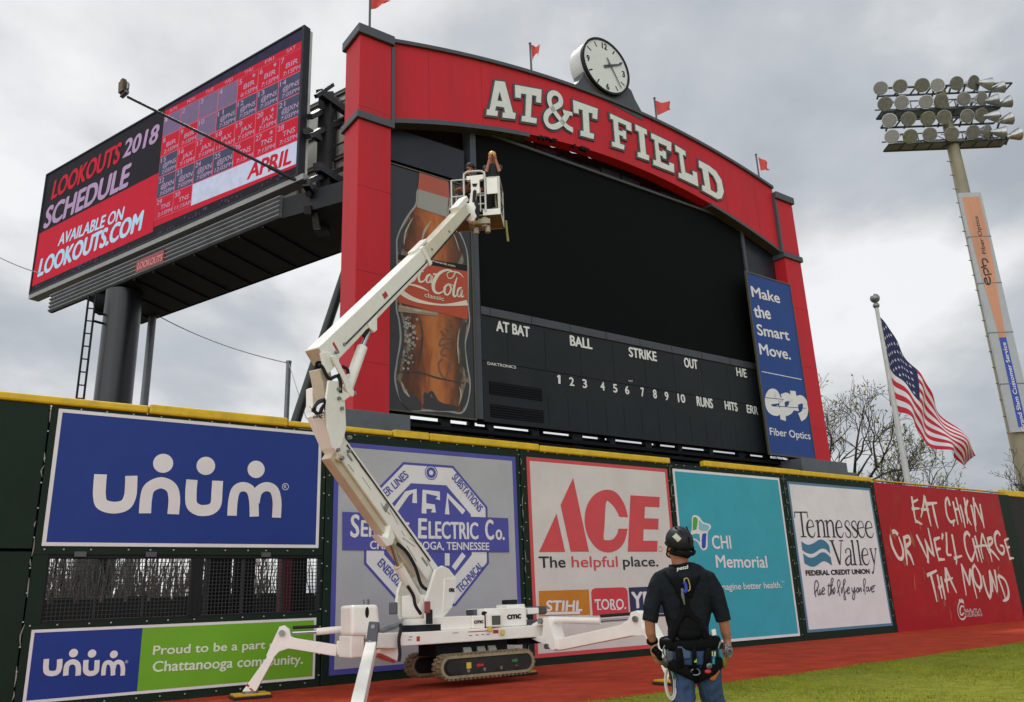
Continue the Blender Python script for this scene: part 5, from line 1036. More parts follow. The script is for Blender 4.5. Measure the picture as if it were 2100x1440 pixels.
for r_ in range(9):
    for c_ in range(6 if r_ % 2 == 0 else 5):
        s0 = (.44 / 12) * (1 + 2 * c_ + (r_ % 2)); t0 = (7 / 13) / 10 * (r_ + 1); vsx = []
        nrm = np.cross(flag(s0 + .01, t0) - flag(s0, t0), flag(s0, t0 + .01) - flag(s0, t0)); nrm /= np.linalg.norm(nrm)
        if nrm @ FG.n < 0: nrm = -nrm
        for k in range(10):
            rr = (1 if k % 2 == 0 else .42); vsx.append(flag(s0 + .0135 * rr * math.sin(k * math.pi / 5), t0 - .022 * rr * math.cos(k * math.pi / 5)) + nrm * .012)
        mb.add(vsx + [flag(s0, t0) + nrm * .012], [(k, (k + 1) % 10, 10) for k in range(10)])
mb.build('star_field', fw, FGO)

# ================================================================ trees beyond the wall
BARK = mat('bark', '#362e27', rough=.9, var=.3, scale=4, bump=.5); TWIG = mat('twig', '#453b31', rough=.9, var=.3)
BUD = mat('spring_leaf', '#8a8f3c', rough=.7, var=.4, scale=2)
def tree(label, pbase, ptop, dist, seed, leaves, spread=.55, depth=6, group='bare trees beyond the wall', r0=None, name='bare_tree'):
    rg = np.random.default_rng(seed); b_ = at(pbase, dist); zt_ = at(ptop, dist)[2]; H = zt_; t = thing(name, label, 'tree', (b_[0], b_[1], 0), group)
    tr, cw_, lf = MB(), MB(), MB(); r0 = r0 or H * .028
    def br(p, d, ln, r, k):
        n = 4; pts = [p]; dd = d.copy()
        for i in range(n):
            dd = dd + rg.normal(0, .13, 3) + np.array([0, 0, .05]); dd /= np.linalg.norm(dd); pts.append(pts[-1] + dd * ln / n)
        (tr if k < 3 else cw_).tube(pts, [max(r * (1 - .4 * i / n), .011) for i in range(n + 1)], 7 if k < 2 else 4 if k < 4 else 3, cap=False)
        if k >= depth:
            for _ in range(leaves):
                c = pts[-1 - int(rg.integers(0, 3))] + rg.normal(0, .22, 3); a_ = rg.normal(0, 1, 3); a_ /= np.linalg.norm(a_); e2 = np.cross(a_, rg.normal(0, 1, 3)); e2 /= np.linalg.norm(e2); s_ = rg.uniform(.05, .11)
                lf.add([c - a_ * s_, c + e2 * s_ * .5, c + a_ * s_, c - e2 * s_ * .5], [(0, 1, 2, 3)])
            return
        m = 3 if k < 3 else int(rg.integers(2, 4))
        for j in range(m):
            ax = rg.normal(0, 1, 3); ax -= dd * (ax @ dd); ax /= np.linalg.norm(ax); nd_ = dd * (1 - spread * .55) + ax * rg.uniform(.6, 1.1) * spread; nd_[2] += .12; nd_ /= np.linalg.norm(nd_)
            q = pts[int(rg.integers(2, n + 1))] if j else pts[-1]; br(q, nd_, ln * rg.uniform(.62, .86), r * .58, k + 1)
    br(np.array([b_[0], b_[1], -.2]), np.array([rg.normal(0, .05), 0, 1.0]), H * .30, r0, 0)
    tr.build('trunk', BARK, t); cw_.build('crown', TWIG, t)
    if lf.v: lf.build('leaves', BUD, t)
tree('tall bare tree with fresh yellow-green leaves beside the scoreboard', (1755, 985), (1745, 800), 46, 3, 1, .62, 7)
tree('bare dark-twigged tree at the right picture edge below the tower banner', (2055, 1005), (2050, 905), 58, 5, 0, .66, 7)
tree('low bare tree between flagpole and red banner top', (1885, 985), (1880, 930), 60, 8, 2, .5, 6)
# what the mesh windows look out on
mb = MB(); rg = np.random.default_rng(4)
for k in range(5200):
    s_ = rg.uniform(-26, 10); dd = rg.uniform(20, 34); q = W.pt((s_ - dd * .3, 0), -dd); h_ = rg.uniform(1.5, 5.0); p_ = [q + np.array([rg.normal(0, .25) * t, rg.normal(0, .25) * t, h_ * t]) for t in (0, .35, .7, 1)]; mb.tube(p_, [.045, .036, .022, .008], 3, cap=False)
mb.build('brushwood', mat('brush_twig', '#625b50', rough=.95, var=.35), None, 'pale leafless brushwood seen through the mesh windows', 'brushwood', kind='stuff')
mb = MB(); mb.rect(W, -22, 14, 0, 1.8, -9.3, -9.1)
for k in range(60): mb.rect(W, -22 + k * .6, -22 + k * .6 + .5, 1.8, 1.88 + .03 * (k % 3), -9.28, -9.12)
q = mb.build('plank_fence', mat('fence_dark', '#1a1814', rough=.9, var=.4), None, 'low dark plank fence behind the mesh windows', 'fence')
for p_, w_, m_, lab in (((590, 1200), .32, mat('post_red', '#5e1426', rough=.6), 'dark red square post behind the right mesh window'), ((452, 1200), .5, BLACKM, 'thick black post nearest the middle pier, behind the right mesh window'), ((505, 1200), .42, BLACKM, 'thinner black post between the thick one and the dark red one, behind a mesh window'), ((613, 1200), .4, BLACKM, 'black post beside the dark red post behind the right mesh window')):
    c_ = W.px(p_, -4.5); mb = MB(); mb.rect(W, c_[0] - w_ / 2, c_[0] + w_ / 2, -.05, 4.2, -4.5 - w_, -4.5); mb.build('support_post', m_, None, lab, 'post', bevel=.02)
# ================================================================ tracked boom lift
Z = np.array([0, 0, 1.0])
g0 = gp((915, 1390), .18); M = Plane(g0[:2], 35)
WHITE_SHADE = mat('shaded_white', '#c9bda6', rough=.45, var=.08, dirt=.3, dirtc='#7a6850')  # tan copy of the white paint, underside shade put into its colour
HYD = mat('chrome_rod', '#b8bcc0', rough=.15, metal=1.0, var=.05)
TREAD = mat('muddy_tread', '#7c6a50', rough=.9, var=.35, scale=8, bump=.6, dirt=.5, dirtc='#3a2f22')
BELT = mat('dusty_belt', '#8d8466', rough=.85, var=.25, scale=6)
DECR = mat('decal_red', '#b02a2c', rough=.4); DECG = mat('decal_green', '#2f7a4a', rough=.4); DECY = mat('decal_yellow', '#c9b23a', rough=.4); SCRN = mat('display_grey', '#4c5248', rough=.25)
BOLT = mat('bolt_grey', '#8b8d8c', rough=.35, metal=.8)
BL = thing('boom_lift', 'white tracked boom lift on outriggers with its arm raised to the scoreboard', 'boom lift', M.pt((.9, 0), -.75))
def MP_(pts, d): return [M.px(p, d) for p in pts]
tu0, tu1 = M.px((905, 1368), 0)[0], M.px((1096, 1354), 0)[0]; tz0, tz1 = .15, M.px((990, 1341), 0)[1]
def stadium(u0, u1, z0, z1, n=12):
    r = (z1 - z0) / 2; zc = (z0 + z1) / 2
    return [(u1 - r + r * math.cos(a), zc + r * math.sin(a)) for a in np.linspace(-math.pi / 2, math.pi / 2, n)] + [(u0 + r + r * math.cos(a), zc + r * math.sin(a)) for a in np.linspace(math.pi / 2, 1.5 * math.pi, n)]
def track(d1, d0, ush=0.0):
    u0, u1 = tu0 + ush, tu1 + ush
    mb = MB(); mb.prism(M, stadium(u0, u1, tz0, tz1), d0, d1, [stadium(u0 + .045, u1 - .045, tz0 + .045, tz1 - .045)]); t = mb.build('track', BELT, BL)
    mb = MB(); st = stadium(u0, u1, tz0, tz1, 9); per = []
    for i in range(len(st)):
        a, b = np.array(st[i]), np.array(st[(i + 1) % len(st)]); k = max(1, int(np.linalg.norm(b - a) / .085))
        for j in range(k): per.append((a + (b - a) * (j + .5) / k, (b - a) / np.linalg.norm(b - a)))
    for i, (p, t_) in enumerate(per):
        n_ = np.array([t_[1], -t_[0]]); c = p + n_ * .012
        for (e0_, e1_) in ((d0 + .01, (d0 + d1) / 2 - .01), ((d0 + d1) / 2 + .01, d1 - .012)):
            sh = .018 if e0_ > (d0 + d1) / 2 else -.018
            mb.prism(M, [tuple(c + t_ * (-.03 + sh) - n_ * .012), tuple(c + t_ * (.03 + sh) - n_ * .012), tuple(c + t_ * (.022 + sh) + n_ * .02), tuple(c + t_ * (-.022 + sh) + n_ * .02)], e0_, e1_)
    mb.build('tread_lugs', TREAD, t)
    mb = MB(); mb.prism(M, stadium(u0 + .055, u1 - .055, tz0 + .055, tz1 - .055), d0 + .05, d1 - .02); mb.build('track_frame', mat('track_black', '#191a19', rough=.55, var=.3, dirt=.4, dirtc='#5a4c38'), t)
    mb = MB(); zc = (tz0 + tz1) / 2
    for f_ in (.2, .4, .6, .8): disc(mb, M, (u0 + (u1 - u0) * f_, tz0 + .09), .032, d1 + .0, 12)
    mb.prism(M, stadium(u0 + .1, u0 + .34, zc - .11, zc + .11), d1 - .03, d1 + .01); mb.build('roller', BOLT if False else mat('roller_dark', '#2b2b2a', rough=.5, metal=.5), t)
    return t
nt = track(0, -.30); track(-1.05, -1.35)
mb = MB(); zc = (tz0 + tz1) / 2; u_ = lambda f_: tu0 + (tu1 - tu0) * f_
mb.prism(M, [(u_(.36), zc), (u_(.39), zc + .04), (u_(.39), zc + .02), (u_(.44), zc + .02), (u_(.44), zc - .02), (u_(.39), zc - .02), (u_(.39), zc - .04)], None, -.012); mb.build('red_arrow', DECR, nt)
mb = MB(); mb.prism(M, [(u_(.82), zc + .03), (u_(.79), zc + .07), (u_(.79), zc + .05), (u_(.75), zc + .05), (u_(.75), zc + .01), (u_(.79), zc + .01), (u_(.79), zc - .01)], None, -.012); mb.build('green_arrow', DECG, nt)
mb = MB(); mb.rect(M, u_(.26), u_(.31), zc - .04, zc + .06, None, -.012); mb.build('decal', DECY, nt)
mb = MB()
for f_ in (.28, .45, .63, .80): disc(mb, M, (u_(f_), tz0 + .11), .03, -.01, 12)
mb.build('bolt_head', BOLT, nt)
# chassis
dC = -.25
cpts = MP_([(822, 1298), (1114, 1282), (1117, 1307), (824, 1324)], dC); cz1 = (cpts[0][1] + cpts[1][1]) / 2; cz0 = (cpts[2][1] + cpts[3][1]) / 2
mb = MB(); mb.rect(M, cpts[0][0], cpts[1][0], cz0, cz1, -1.1, dC); ch = mb.build('chassis', WHITE, BL, bevel=.015)
mb = MB(); mb.rect(M, tu0 + .1, tu1 - .35, cz0 - .22, cz0 - .003, -1.0, -.35); mb.rect(M, cpts[1][0] - .5, cpts[1][0] + .15, cz0 - .12, cz0 - .003, -.95, -.4); mb.build('undercarriage', BLACKM, BL)
mb = MB()
for f_ in (.35, .5, .62): mb.beam(M.pt((tu0 + (tu1 - tu0) * f_, tz1 - .05), -.2), M.pt((tu0 + (tu1 - tu0) * f_ + .08, cz0), -.5), .16, .05, M.u)
mb.build('track_bracket', mat('bracket_grey', '#8a8880', rough=.5, dirt=.5), BL)
mb = MB(); q0 = M.px((948, 1296), dC); mb.rect(M, M.px((960, 1296), dC)[0], M.px((1006, 1293), dC)[0], cz1 - .055, cz1 - .04, None, dC + .004); mb.rect(M, M.px((928, 1300), dC)[0], M.px((940, 1297), dC)[0], cz1 - .055, cz1 - .045, None, dC + .004); mb.rect(M, M.px((1011, 1296), dC)[0], M.px((1022, 1293), dC)[0], cz1 - .10, cz1 - .04, None, dC + .004); mb.rect(M, M.px((854, 1300), dC)[0], M.px((861, 1300), dC)[0], cz0 + .06, cz1 - .07, None, dC + .004); mb.build('warning_decal', DECR, ch)
mb = MB()
for p in ((965, 1303), (978, 1302), (990, 1301), (1000, 1301), (840, 1312), (842, 1306)): c_ = M.px(p, dC); mb.rect(M, c_[0] - .035, c_[0] + .035, c_[1] - .012, c_[1] + .005, None, dC + .004)
mb.build('small_print', mat('print_grey', '#8b8a88', rough=.5), ch)
mb = MB()
for p in ((1005, 1290), (1031, 1297)): c_ = M.P(p, dC + .06); mb.box(c_, (.075, .06, .10))
mb.build('yellow_plug', DECY, BL, bevel=.015)
# covers and engine box
def mbox(nm, p0, p1, d1, d0, m, par=BL, bev=.02, z0=None):
    a, b = M.px(p0, d1), M.px(p1, d1); mb = MB(); mb.rect(M, a[0], b[0], z0 if z0 is not None else b[1], a[1], d0, d1); return mb.build(nm, m, par, bevel=bev)
mbox('cover', (895, 1266), (967, 1288), -.35, -.95, WHITE, z0=cz1); bx = mbox('side_box', (969, 1263), (995, 1287), -.3, -.7, WHITE, z0=cz1)
eng = mbox('engine_hood', (994, 1248), (1082, 1284), -.33, -1.05, WHITE, z0=cz1, bev=.04)
mbox('hood_top', (1040, 1240), (1078, 1250), -.5, -.9, WHITE, bev=.03); mbox('hood_vent', (1046, 1230), (1062, 1239), -.5, -.8, BLACK)
mbox('tail_box', (1083, 1247), (1106, 1259), -.6, -.95, WHITE); mbox('dark_gap', (992, 1254), (1000, 1285), -.32, -.4, BLACK, z0=cz1)
cb = mbox('control_box', (1002, 1258), (1030, 1285), -.2, -.32, WHITE, z0=cz1 + .01); a_, b_ = M.px((1009, 1263), -.19), M.px((1027, 1281), -.19); mb = MB(); mb.rect(M, a_[0], b_[0], b_[1], a_[1], -.2, -.192); mb.build('display', SCRN, cb)
mbox('battery_pack', (972, 1250), (990, 1262), -.6, -.9, GREY)
mb = MB(); text(mb, M, 'cmc', M.px((1040, 1270), -.326), M.px((1069, 1268), -.326), M.px((1040, 1257), -.326), -.326, .08, uv=True); mb.build('lettering', BLACK, eng)
mb = MB(); text(mb, M, 'cmc', M.px((972, 1279), -.296), M.px((992, 1278), -.296), M.px((972, 1270), -.296), -.296, .07, uv=True); mb.build('lettering', BLACK, bx)
# slewing ring and turret
T0 = M.pt((M.px((868, 1283), -.72)[0], 0), -.72); BP = Plane(T0[:2], 59.4)
rz = cz1
mb = MB(); mb.tube([T0 + Z * rz, T0 + Z * (rz + .11)], .40, 32); mb.build('slew_ring', BLACK, BL); mb = MB(); mb.tube([T0 + Z * (rz + .112), T0 + Z * (rz + .22)], .36, 28); tur = mb.build('turret', WHITE, BL, bevel=.01)
B4 = lambda c: px(c, (640, 880), 2.571); K4 = lambda c: px(c, (600, 650), 4.115); J4 = lambda c: px(c, (860, 290), 6.26)
def plate(nm, pts, d0, d1, m, par=BL, P=BP, sm=0, bev=.012):
    q = [P.px(p, d1) for p in pts]; q = spline(q, sm, True) if sm else q; mb = MB(); mb.prism(P, q, d0, d1); return mb.build(nm, m, par, bevel=bev)
plate('turret_side', [B4(c) for c in ((655, 738), (690, 720), (722, 736), (760, 784), (740, 940), (688, 1000), (602, 1012), (602, 900))], .22, .28, WHITE, tur)
cov = plate('turret_cover', [B4(c) for c in ((700, 790), (762, 784), (758, 880), (735, 945), (690, 960))], -.25, .30, WHITE, tur)
mb = MB(); a_ = BP.px(B4((722, 858)), .306); b_ = BP.px(B4((752, 858)), .306); mb2 = a_ + np.array([0, .09]); text(mb, BP, 'cmc', a_, b_, mb2, .306, .07, uv=True); mb.build('lettering', BLACK, cov)
plate('turret_side', [B4(c) for c in ((455, 860), (470, 810), (520, 780), (560, 800), (580, 880), (575, 990), (470, 1005), (448, 930))], -.30, -.24, WHITE, tur)
mb = MB(); mb.rect(BP, -.35, .3, rz + .22, rz + .62, -.235, .215); mb.build('turret_core', WHITE, tur, bevel=.04)
# rear lamp, valve block, wiring on the turret
mb = MB(); c_ = M.P(B4((428, 945)), -.2); mb.box(c_, (.14, .1, .2)); mb.build('work_lamp', GREY, tur, bevel=.02)
mb = MB(); c_ = M.P(B4((608, 940)), -.2); mb.box(c_, (.1, .1, .2)); mb.build('valve_block', mat('valve_red', '#7a2a28', rough=.4), tur, bevel=.01); mb = MB(); c_ = M.P(B4((618, 990)), -.2); mb.box(c_, (.11, .1, .24)); mb.build('valve_block', BLACK, tur, bevel=.01)
# lower boom
def bp(p, d=0.0): return BP.P(p, d)
lp, up_ = bp((884, 1190)), bp((679, 905))
mb = MB(); mb.beam(lp, up_, .30, .40, BP.n, .27, .34); lb = mb.build('lower_boom', WHITE, BL, bevel=.02)
ldir = (up_ - lp) / np.linalg.norm(up_ - lp); lnor = np.cross(ldir, BP.n); lnor = lnor if lnor[2] > 0 else -lnor   # upper side normal
mb = MB(); a_ = lp + ldir * .5 - lnor * .27; b_ = up_ - ldir * .1 - lnor * .235; mb.beam(a_, b_, .20, .16, BP.n); mb.build('lower_link', WHITE_SHADE, lb, bevel=.012)
mb = MB(); mb.beam(lp + ldir * 1.2 - lnor * .212, up_ - ldir * .2 - lnor * .18, .262, .008, BP.n); mb.build('underside_shade', WHITE_SHADE, lb)  # thin tan sheet that colours the boom underside as shaded
# lift cylinder of the lower boom
c0_, c1_, c2_ = bp(B4((572, 925)), .12), bp(B4((455, 722)), .12), bp(B4((415, 588)), .08)
mb = MB(); mb.tube([c0_, c0_ + (c1_ - c0_) * .995], .085, 18); lc = mb.build('lift_cylinder', WHITE, BL); mb = MB(); mb.tube([c1_, c2_], .04, 12); mb.build('piston_rod', HYD, lc); mb = MB(); mb.tube([c1_ - (c1_ - c0_) * .02, c1_ + (c2_ - c1_) * .02], .092, 18); mb.build('gland', WHITE_SHADE, lc)
plate('boom_lug', [B4(c) for c in ((345, 555), (400, 575), (412, 505), (440, 570), (425, 610), (395, 620))], .05, .2, WHITE, lb)
# knuckle
def pbeam(nm, a, b, w, h, m, par=BL, d=0, w1=None, h1=None, bev=.015):
    mb = MB(); mb.beam(bp(a, d), bp(b, d), w, h, BP.n, w1, h1); return mb.build(nm, m, par, bevel=bev)
kn = pbeam('knuckle_head', K4((262, 800)), K4((345, 1090)), .34, .50, WHITE, w1=.26, h1=.34)
pbeam('knuckle_link', K4((225, 440)), K4((285, 720)), .24, .26, WHITE_SHADE, kn)
plate('knuckle_side', [K4(c) for c in ((305, 535), (400, 545), (440, 640), (455, 935), (425, 1060), (382, 1150), (345, 1105), (300, 950), (275, 760))], .18, .22, WHITE, kn)
plate('knuckle_side', [K4(c) for c in ((400, 560), (430, 620), (500, 660), (430, 715), (410, 680))], .10, .24, WHITE, kn)
plate('knuckle_cover', [K4(c) for c in ((168, 600), (200, 590), (210, 780), (170, 800))], -.3, -.15, WHITE, kn)
plate('link_bar', [K4(c) for c in ((325, 330), (365, 320), (528, 640), (515, 672), (490, 668))], .225, .255, WHITE, kn)
plate('link_bar', [K4(c) for c in ((245, 300), (330, 300), (375, 400), (305, 480), (285, 470))], .14, .2, WHITE, kn)
mb = MB()
for c in ((362, 300), (508, 645), (378, 690), (402, 775), (370, 1125), (375, 612), (470, 1020), (465, 1135), (405, 1195)): q = bp(K4(c), .2); mb.tube([q, q + BP.n * .06], .032, 12)
mb.build('pivot_pin', BOLT, kn)
mb = MB(); q0, q1 = bp(K4((325, 1190)), -.12), bp(K4((410, 1190)), .2); mb.tube([q0, q1], .06, 12); mb.build('hinge_barrel', WHITE_SHADE, kn)
nrm_f = -BP.u
mb = MB(); a_ = bp(K4((205, 850)), -.05) ; 
Kp = Plane((bp(K4((230, 850)), 0) - BP.u * .30)[:2], 59.4 - 90)
ta, tb_ = Kp.px(K4((172, 856))), Kp.px(K4((256, 850))); text(mb, Kp, 'cmc', ta, tb_, ta + np.array([0, .06]), 0.0, .08, uv=True); mb.build('lettering', BLACK, kn)
# upper boom, two telescoping sections
u0_, u1_, u2_ = bp((652, 737)), bp((864, 527)), bp((950, 432))
mb = MB(); mb.beam(u0_, u1_, .30, .42, BP.n, .28, .36); ub = mb.build('upper_boom', WHITE, BL, bevel=.02)
udir = (u2_ - u0_) / np.linalg.norm(u2_ - u0_); unor = np.cross(udir, BP.n); unor = unor if unor[2] > 0 else -unor
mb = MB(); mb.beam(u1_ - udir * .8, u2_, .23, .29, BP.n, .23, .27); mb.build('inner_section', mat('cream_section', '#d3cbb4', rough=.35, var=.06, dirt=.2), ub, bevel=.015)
mb = MB(); mb.beam(u1_ - udir * .10, u1_ + udir * .02, .34, .42, BP.n); mb.build('section_collar', WHITE, ub, bevel=.015)
mb = MB(); mb.beam(u0_ - udir * .006, u0_ - udir * .02, .29, .40, BP.n); mb.build('end_plate', mat('end_cream', '#c3b49a', rough=.5, dirt=.3), ub)
mb = MB(); c_ = u0_ - udir * .022 - unor * .12; mb.tube([c_, c_ - udir * .012], .10, 18); mb.build('cable_port', BLACKM, ub)
mb = MB(); mb.beam(u1_ + unor * .21 - udir * .25, u1_ + unor * .21 + udir * .35, .18, .06, BP.n); mb.build('hose_guide', WHITE, ub, bevel=.01)
mb = MB()
for t_ in (.0, .12, .95): 
    q = u0_ + (u1_ - u0_) * (t_ + .02) + BP.n * .14 - unor * .08; mb.tube([q, q + BP.n * .03], .03, 10)
for dd in (.3, 1.2): q = u1_ + udir * dd + BP.n * .11; mb.tube([q, q + BP.n * .02], .025, 8)
mb.build('bolt_head', BOLT, ub)
# upper cylinder
c0_, c1_, c2_ = bp(K4((462, 610)), .1), bp(K4((588, 258)), .1), bp(K4((642, 120)), .1)
mb = MB(); mb.tube([c0_, c1_], .095, 18); uc = mb.build('lift_cylinder', WHITE, BL); mb = MB(); mb.tube([c1_, c2_], .045, 12); mb.build('piston_rod', HYD, uc)
plate('boom_lug', [K4(c) for c in ((640, 60), (715, -20), (716, 110), (690, 132), (650, 90))], .04, .18, WHITE, ub)
# hoses
mb = MB()
def hose(pts, d, r=.022): mb.tube(spline([bp(K4(c), d) for c in pts], 5), r, 7)
hose([(225, 400), (255, 430), (290, 500), (320, 520), (380, 500), (405, 560), (405, 660)], .2, .03); hose([(210, 400), (180, 450), (165, 480), (175, 520)], -.1, .03)
for k in range(9): hose([(270, 690), (205 - k * 5, 720 + k * 8), (190 + k * 4, 810), (235, 825 - k * 6), (262, 740)], .02 + k * .03, .016)
for k in range(3): hose([(270, 700), (275 + k * 8, 780), (300 + k * 12, 850), (320, 830)], .2, .02)
hose([(420, 420), (460, 440), (470, 480)], .2, .03); hose([(385, 480), (400, 530), (408, 640)], .24, .025); hose([(600, 120), (640, 110), (600, 160), (590, 130)], .12, .03)
f_ = lambda c: bp(B4(c), .18)
mb.tube(spline([f_(c) for c in ((450, 605), (500, 650), (545, 730), (575, 820), (612, 850))], 5), .03, 8); mb.tube(spline([f_(c) + BP.n * .1 for c in ((480, 830), (510, 880), (520, 930), (548, 975))], 5), .03, 8)
mb.build('hose', RUBBER, BL)
# decals, cable runs and wear on the arm
mb = MB(); q = lp + ldir * .9 + BP.n * .157
for t_, w_, h_ in ((.5, .22, .05), (1.9, .10, .14), (3.1, .16, .04)): c_ = lp + ldir * t_ + BP.n * (.152 - t_ * .003); mb.box(c_, (w_, h_, .004), (ldir, lnor, BP.n))
mb.build('arm_decal', mat('decal_grey', '#8d8c86', rough=.5, var=.3, scale=30), lb)
mb = MB()
for t_, w_, h_ in ((.35, .05, .16), (2.2, .14, .10)): c_ = u0_ + udir * t_ + BP.n * .152; mb.box(c_, (w_, h_, .004), (udir, unor, BP.n))
mb.build('arm_decal', DECR, ub)
mb = MB(); mb.tube([u0_ + udir * .6 + BP.n * .16 - unor * .1, u1_ + BP.n * .15 - unor * .1], .014, 6); mb.tube([u1_ - unor * .14 + BP.n * .13, u2_ - unor * .12 + BP.n * .13], .018, 6); mb.build('cable_run', RUBBER, ub)
mb = MB(); mb.tube([lp + ldir * .4 + BP.n * .165 + lnor * .1, up_ - ldir * .2 + BP.n * .15 + lnor * .1], .013, 6); mb.build('cable_run', RUBBER, lb)
mb = MB()
for k in range(14):
    t_ = rng.uniform(.3, 4.3); o_ = rng.uniform(-.15, .12); L_ = rng.uniform(.06, .4); c_ = lp + ldir * t_ + lnor * o_ + BP.n * (.1535 - t_ * .0033); mb.box(c_, (L_, rng.uniform(.004, .012), .003), (ldir + lnor * rng.normal(0, .15), lnor, BP.n))
mb.build('scuff', mat('scuff_grey', '#7c776c', rough=.7, var=.3), lb, kind='stuff')
# outriggers: every leg folds in its own vertical plane
def vplane(a, b):
    d = np.array(b[:2]) - np.array(a[:2]); return Plane(a[:2], math.degrees(math.atan2(d[1], d[0])))
def outrigger(base, foot, poly_arm, poly_leg, knee, cyl, pad_lab, w=.16, rev=1, stripes=None, visible_foot=True):
    P = vplane(base, foot); a = [P.px(p) for p in poly_arm]; l = [P.px(p) for p in poly_leg]
    mb = MB(); mb.prism(P, a, -w / 2, w / 2); mb2_ = mb.build('outrigger', WHITE, BL, bevel=.012)
    mb = MB(); mb.prism(P, l, -w / 2 - .006, w / 2 + .006); lg = mb.build('leg', WHITE, mb2_, bevel=.01)
    k = P.px(knee); mb = MB(); mb.tube([P.pt(k, -w / 2 - .05), P.pt(k, w / 2 + .05)], .05, 14); mb.build('pivot_pin', BOLT, mb2_)
    if cyl:
        q = [P.px(c) for c in cyl[:3]]; mb = MB(); mb.tube([P.pt(q[0]), P.pt(q[1])], .06, 14); cy = mb.build('cylinder', WHITE, mb2_); mb = MB(); mb.tube([P.pt(q[1]), P.pt(q[2])], .03, 10); mb.build('piston_rod', HYD, cy)
        mb = MB(); mb.tube([P.pt((x[0], x[1] + .085)) for x in q[1:]], .028, 8); mb.build('hose', RUBBER, cy)
    f3 = np.array(foot); mb = MB(); mb.tube([f3 + Z * .075, f3 + Z * .11], .13, 18); mb.tube([f3 + Z * .10, f3 + Z * .2], .05, 12); mb.build('foot_plate', STEEL, mb2_)
    if stripes:
        mb = MB()
        for s4 in stripes: mb.prism(P, [P.px(c) for c in s4], -(w / 2 + .010), w / 2 + .010)
        mb.build('stripe', DECR, lg)
    return P, mb2_
PADY = mat('pad_yellow', '#c79a1e', rough=.6, var=.15, dirt=.35); PADB = mat('pad_black', '#1a1a19', rough=.8)
def pad(c, label, yaw=.4):
    t = thing('outrigger_pad', label, 'outrigger pad', (c[0], c[1], 0), 'pads under the lift legs'); ax = ((math.cos(yaw), math.sin(yaw), 0), (-math.sin(yaw), math.cos(yaw), 0), (0, 0, 1)); mb = MB(); mb.box((c[0], c[1], .018), (.62, .5, .036), ax); mb.build('pad_base', PADB, t, bevel=.008); mb = MB(); mb.box(np.array([c[0], c[1], .055]), (.58, .46, .036), ax); mb.build('pad_top', PADY, t, bevel=.012)
O4 = lambda c: px(c, (480, 1160), 5.0)
F1, F3, F4 = gp((513, 1431), 0), gp((1388, 1402), 0), gp((1062, 1384), 0)
base1 = M.pt((cpts[0][0] - .15, 0), -.95); base2 = M.pt((cpts[0][0] - .1, 0), -.35)
P1, og1 = outrigger(base1, F1, [O4(c) for c in ((1060, 812), (640, 745), (590, 730), (570, 650), (520, 612), (470, 625), (440, 690), (330, 930), (410, 945), (470, 880), (560, 850), (640, 862), (1050, 930))], [O4(c) for c in ((350, 925), (415, 945), (210, 1320), (180, 1325), (92, 1285))], O4((495, 690)), [O4((1200, 645)), O4((845, 678)), O4((600, 690))], None, .17, 1, [[O4(c) for c in ((128, 1222), (145, 1205), (168, 1232), (150, 1245))], [O4(c) for c in ((160, 1258), (178, 1248), (208, 1275), (190, 1282))]])
pad(F1, 'yellow topped pad under the far left leg of the white lift', .5)
# the sleeve boxes at the left end
mb = MB(); P_ = P1
for nm, pts, w in (('sleeve', ((1052, 770), (1185, 770), (1185, 935), (1060, 915)), .34),): mb.prism(P1, [P1.px(O4(c)) for c in pts], -w / 2, w / 2)
mb.build('outrigger_sleeve', WHITE, BL, bevel=.02)
mb = MB(); a_ = M.px(O4((1185, 720)), -.55), M.px(O4((1320, 940)), -.55); mb.rect(M, a_[0][0], a_[1][0], a_[1][1], a_[0][1], -1.0, -.5); mb.build('outrigger_sleeve', WHITE, BL, bevel=.02)
mb = MB(); q = [M.px(O4(c), -.45) for c in ((1205, 405), (1480, 400), (1500, 590), (1500, 720), (1205, 720))]; mb.prism(M, q, -.95, -.45); tk_ = mb.build('oil_tank', WHITE, BL, bevel=.05)
mb = MB(); q = M.px(O4((1365, 480)), -.44); mb.prism(M, [(q[0] + .035 * math.cos(a), q[1] + .09 * math.sin(a)) for a in np.linspace(0, 2 * math.pi, 17)[:-1]], None, -.443); mb.build('sight_gauge', BLACK, tk_); mb = MB(); q = M.P(O4((1357, 385)), -.6); mb.tube([q - Z * .05, q + Z * .06], .055, 12); mb.build('filler_cap', STEEL, tk_)
mb = MB(); q = P1.px(O4((1152, 865))); mb.prism(P1, [(q[0] + .03 * math.cos(a), q[1] + .09 * math.sin(a)) for a in np.linspace(0, 2 * math.pi, 17)[:-1]], None, .19); mb.build('sleeve_slot', BLACKM, BL)
mb = MB(); q = [M.px(O4(c), -.3) for c in ((1480, 750), (1700, 850), (1690, 990), (1500, 900))]; mb.prism(M, q, -.9, -.3); mb.build('end_bracket', WHITE, BL, bevel=.015); mb = MB(); q = [M.px(O4(c), -.29) for c in ((1490, 900), (1660, 985), (1640, 1000), (1480, 925))]; mb.prism(M, q, -.35, -.28); mb.build('red_guard', DECR, BL)
mb = MB(); a_, b_ = M.P(O4((1490, 670)), -.35), M.P(O4((1700, 600)), -.4); mb.tube([a_, b_], .055, 12); mb.build('cylinder', STEEL, BL)
mb = MB(); mb.tube(spline([M.P(O4(c), -.15) for c in ((1700, 600), (1712, 640), (1690, 760), (1700, 900), (1690, 985))], 5), .03, 8); mb.build('hose', RUBBER, BL)
mb = MB(); q = [M.px(O4(c), -.22) for c in ((1510, 690), (1570, 700), (1575, 790), (1530, 780))]; mb.prism(M, q, -.24, -.22); mb.build('decal', BLACK, BL)
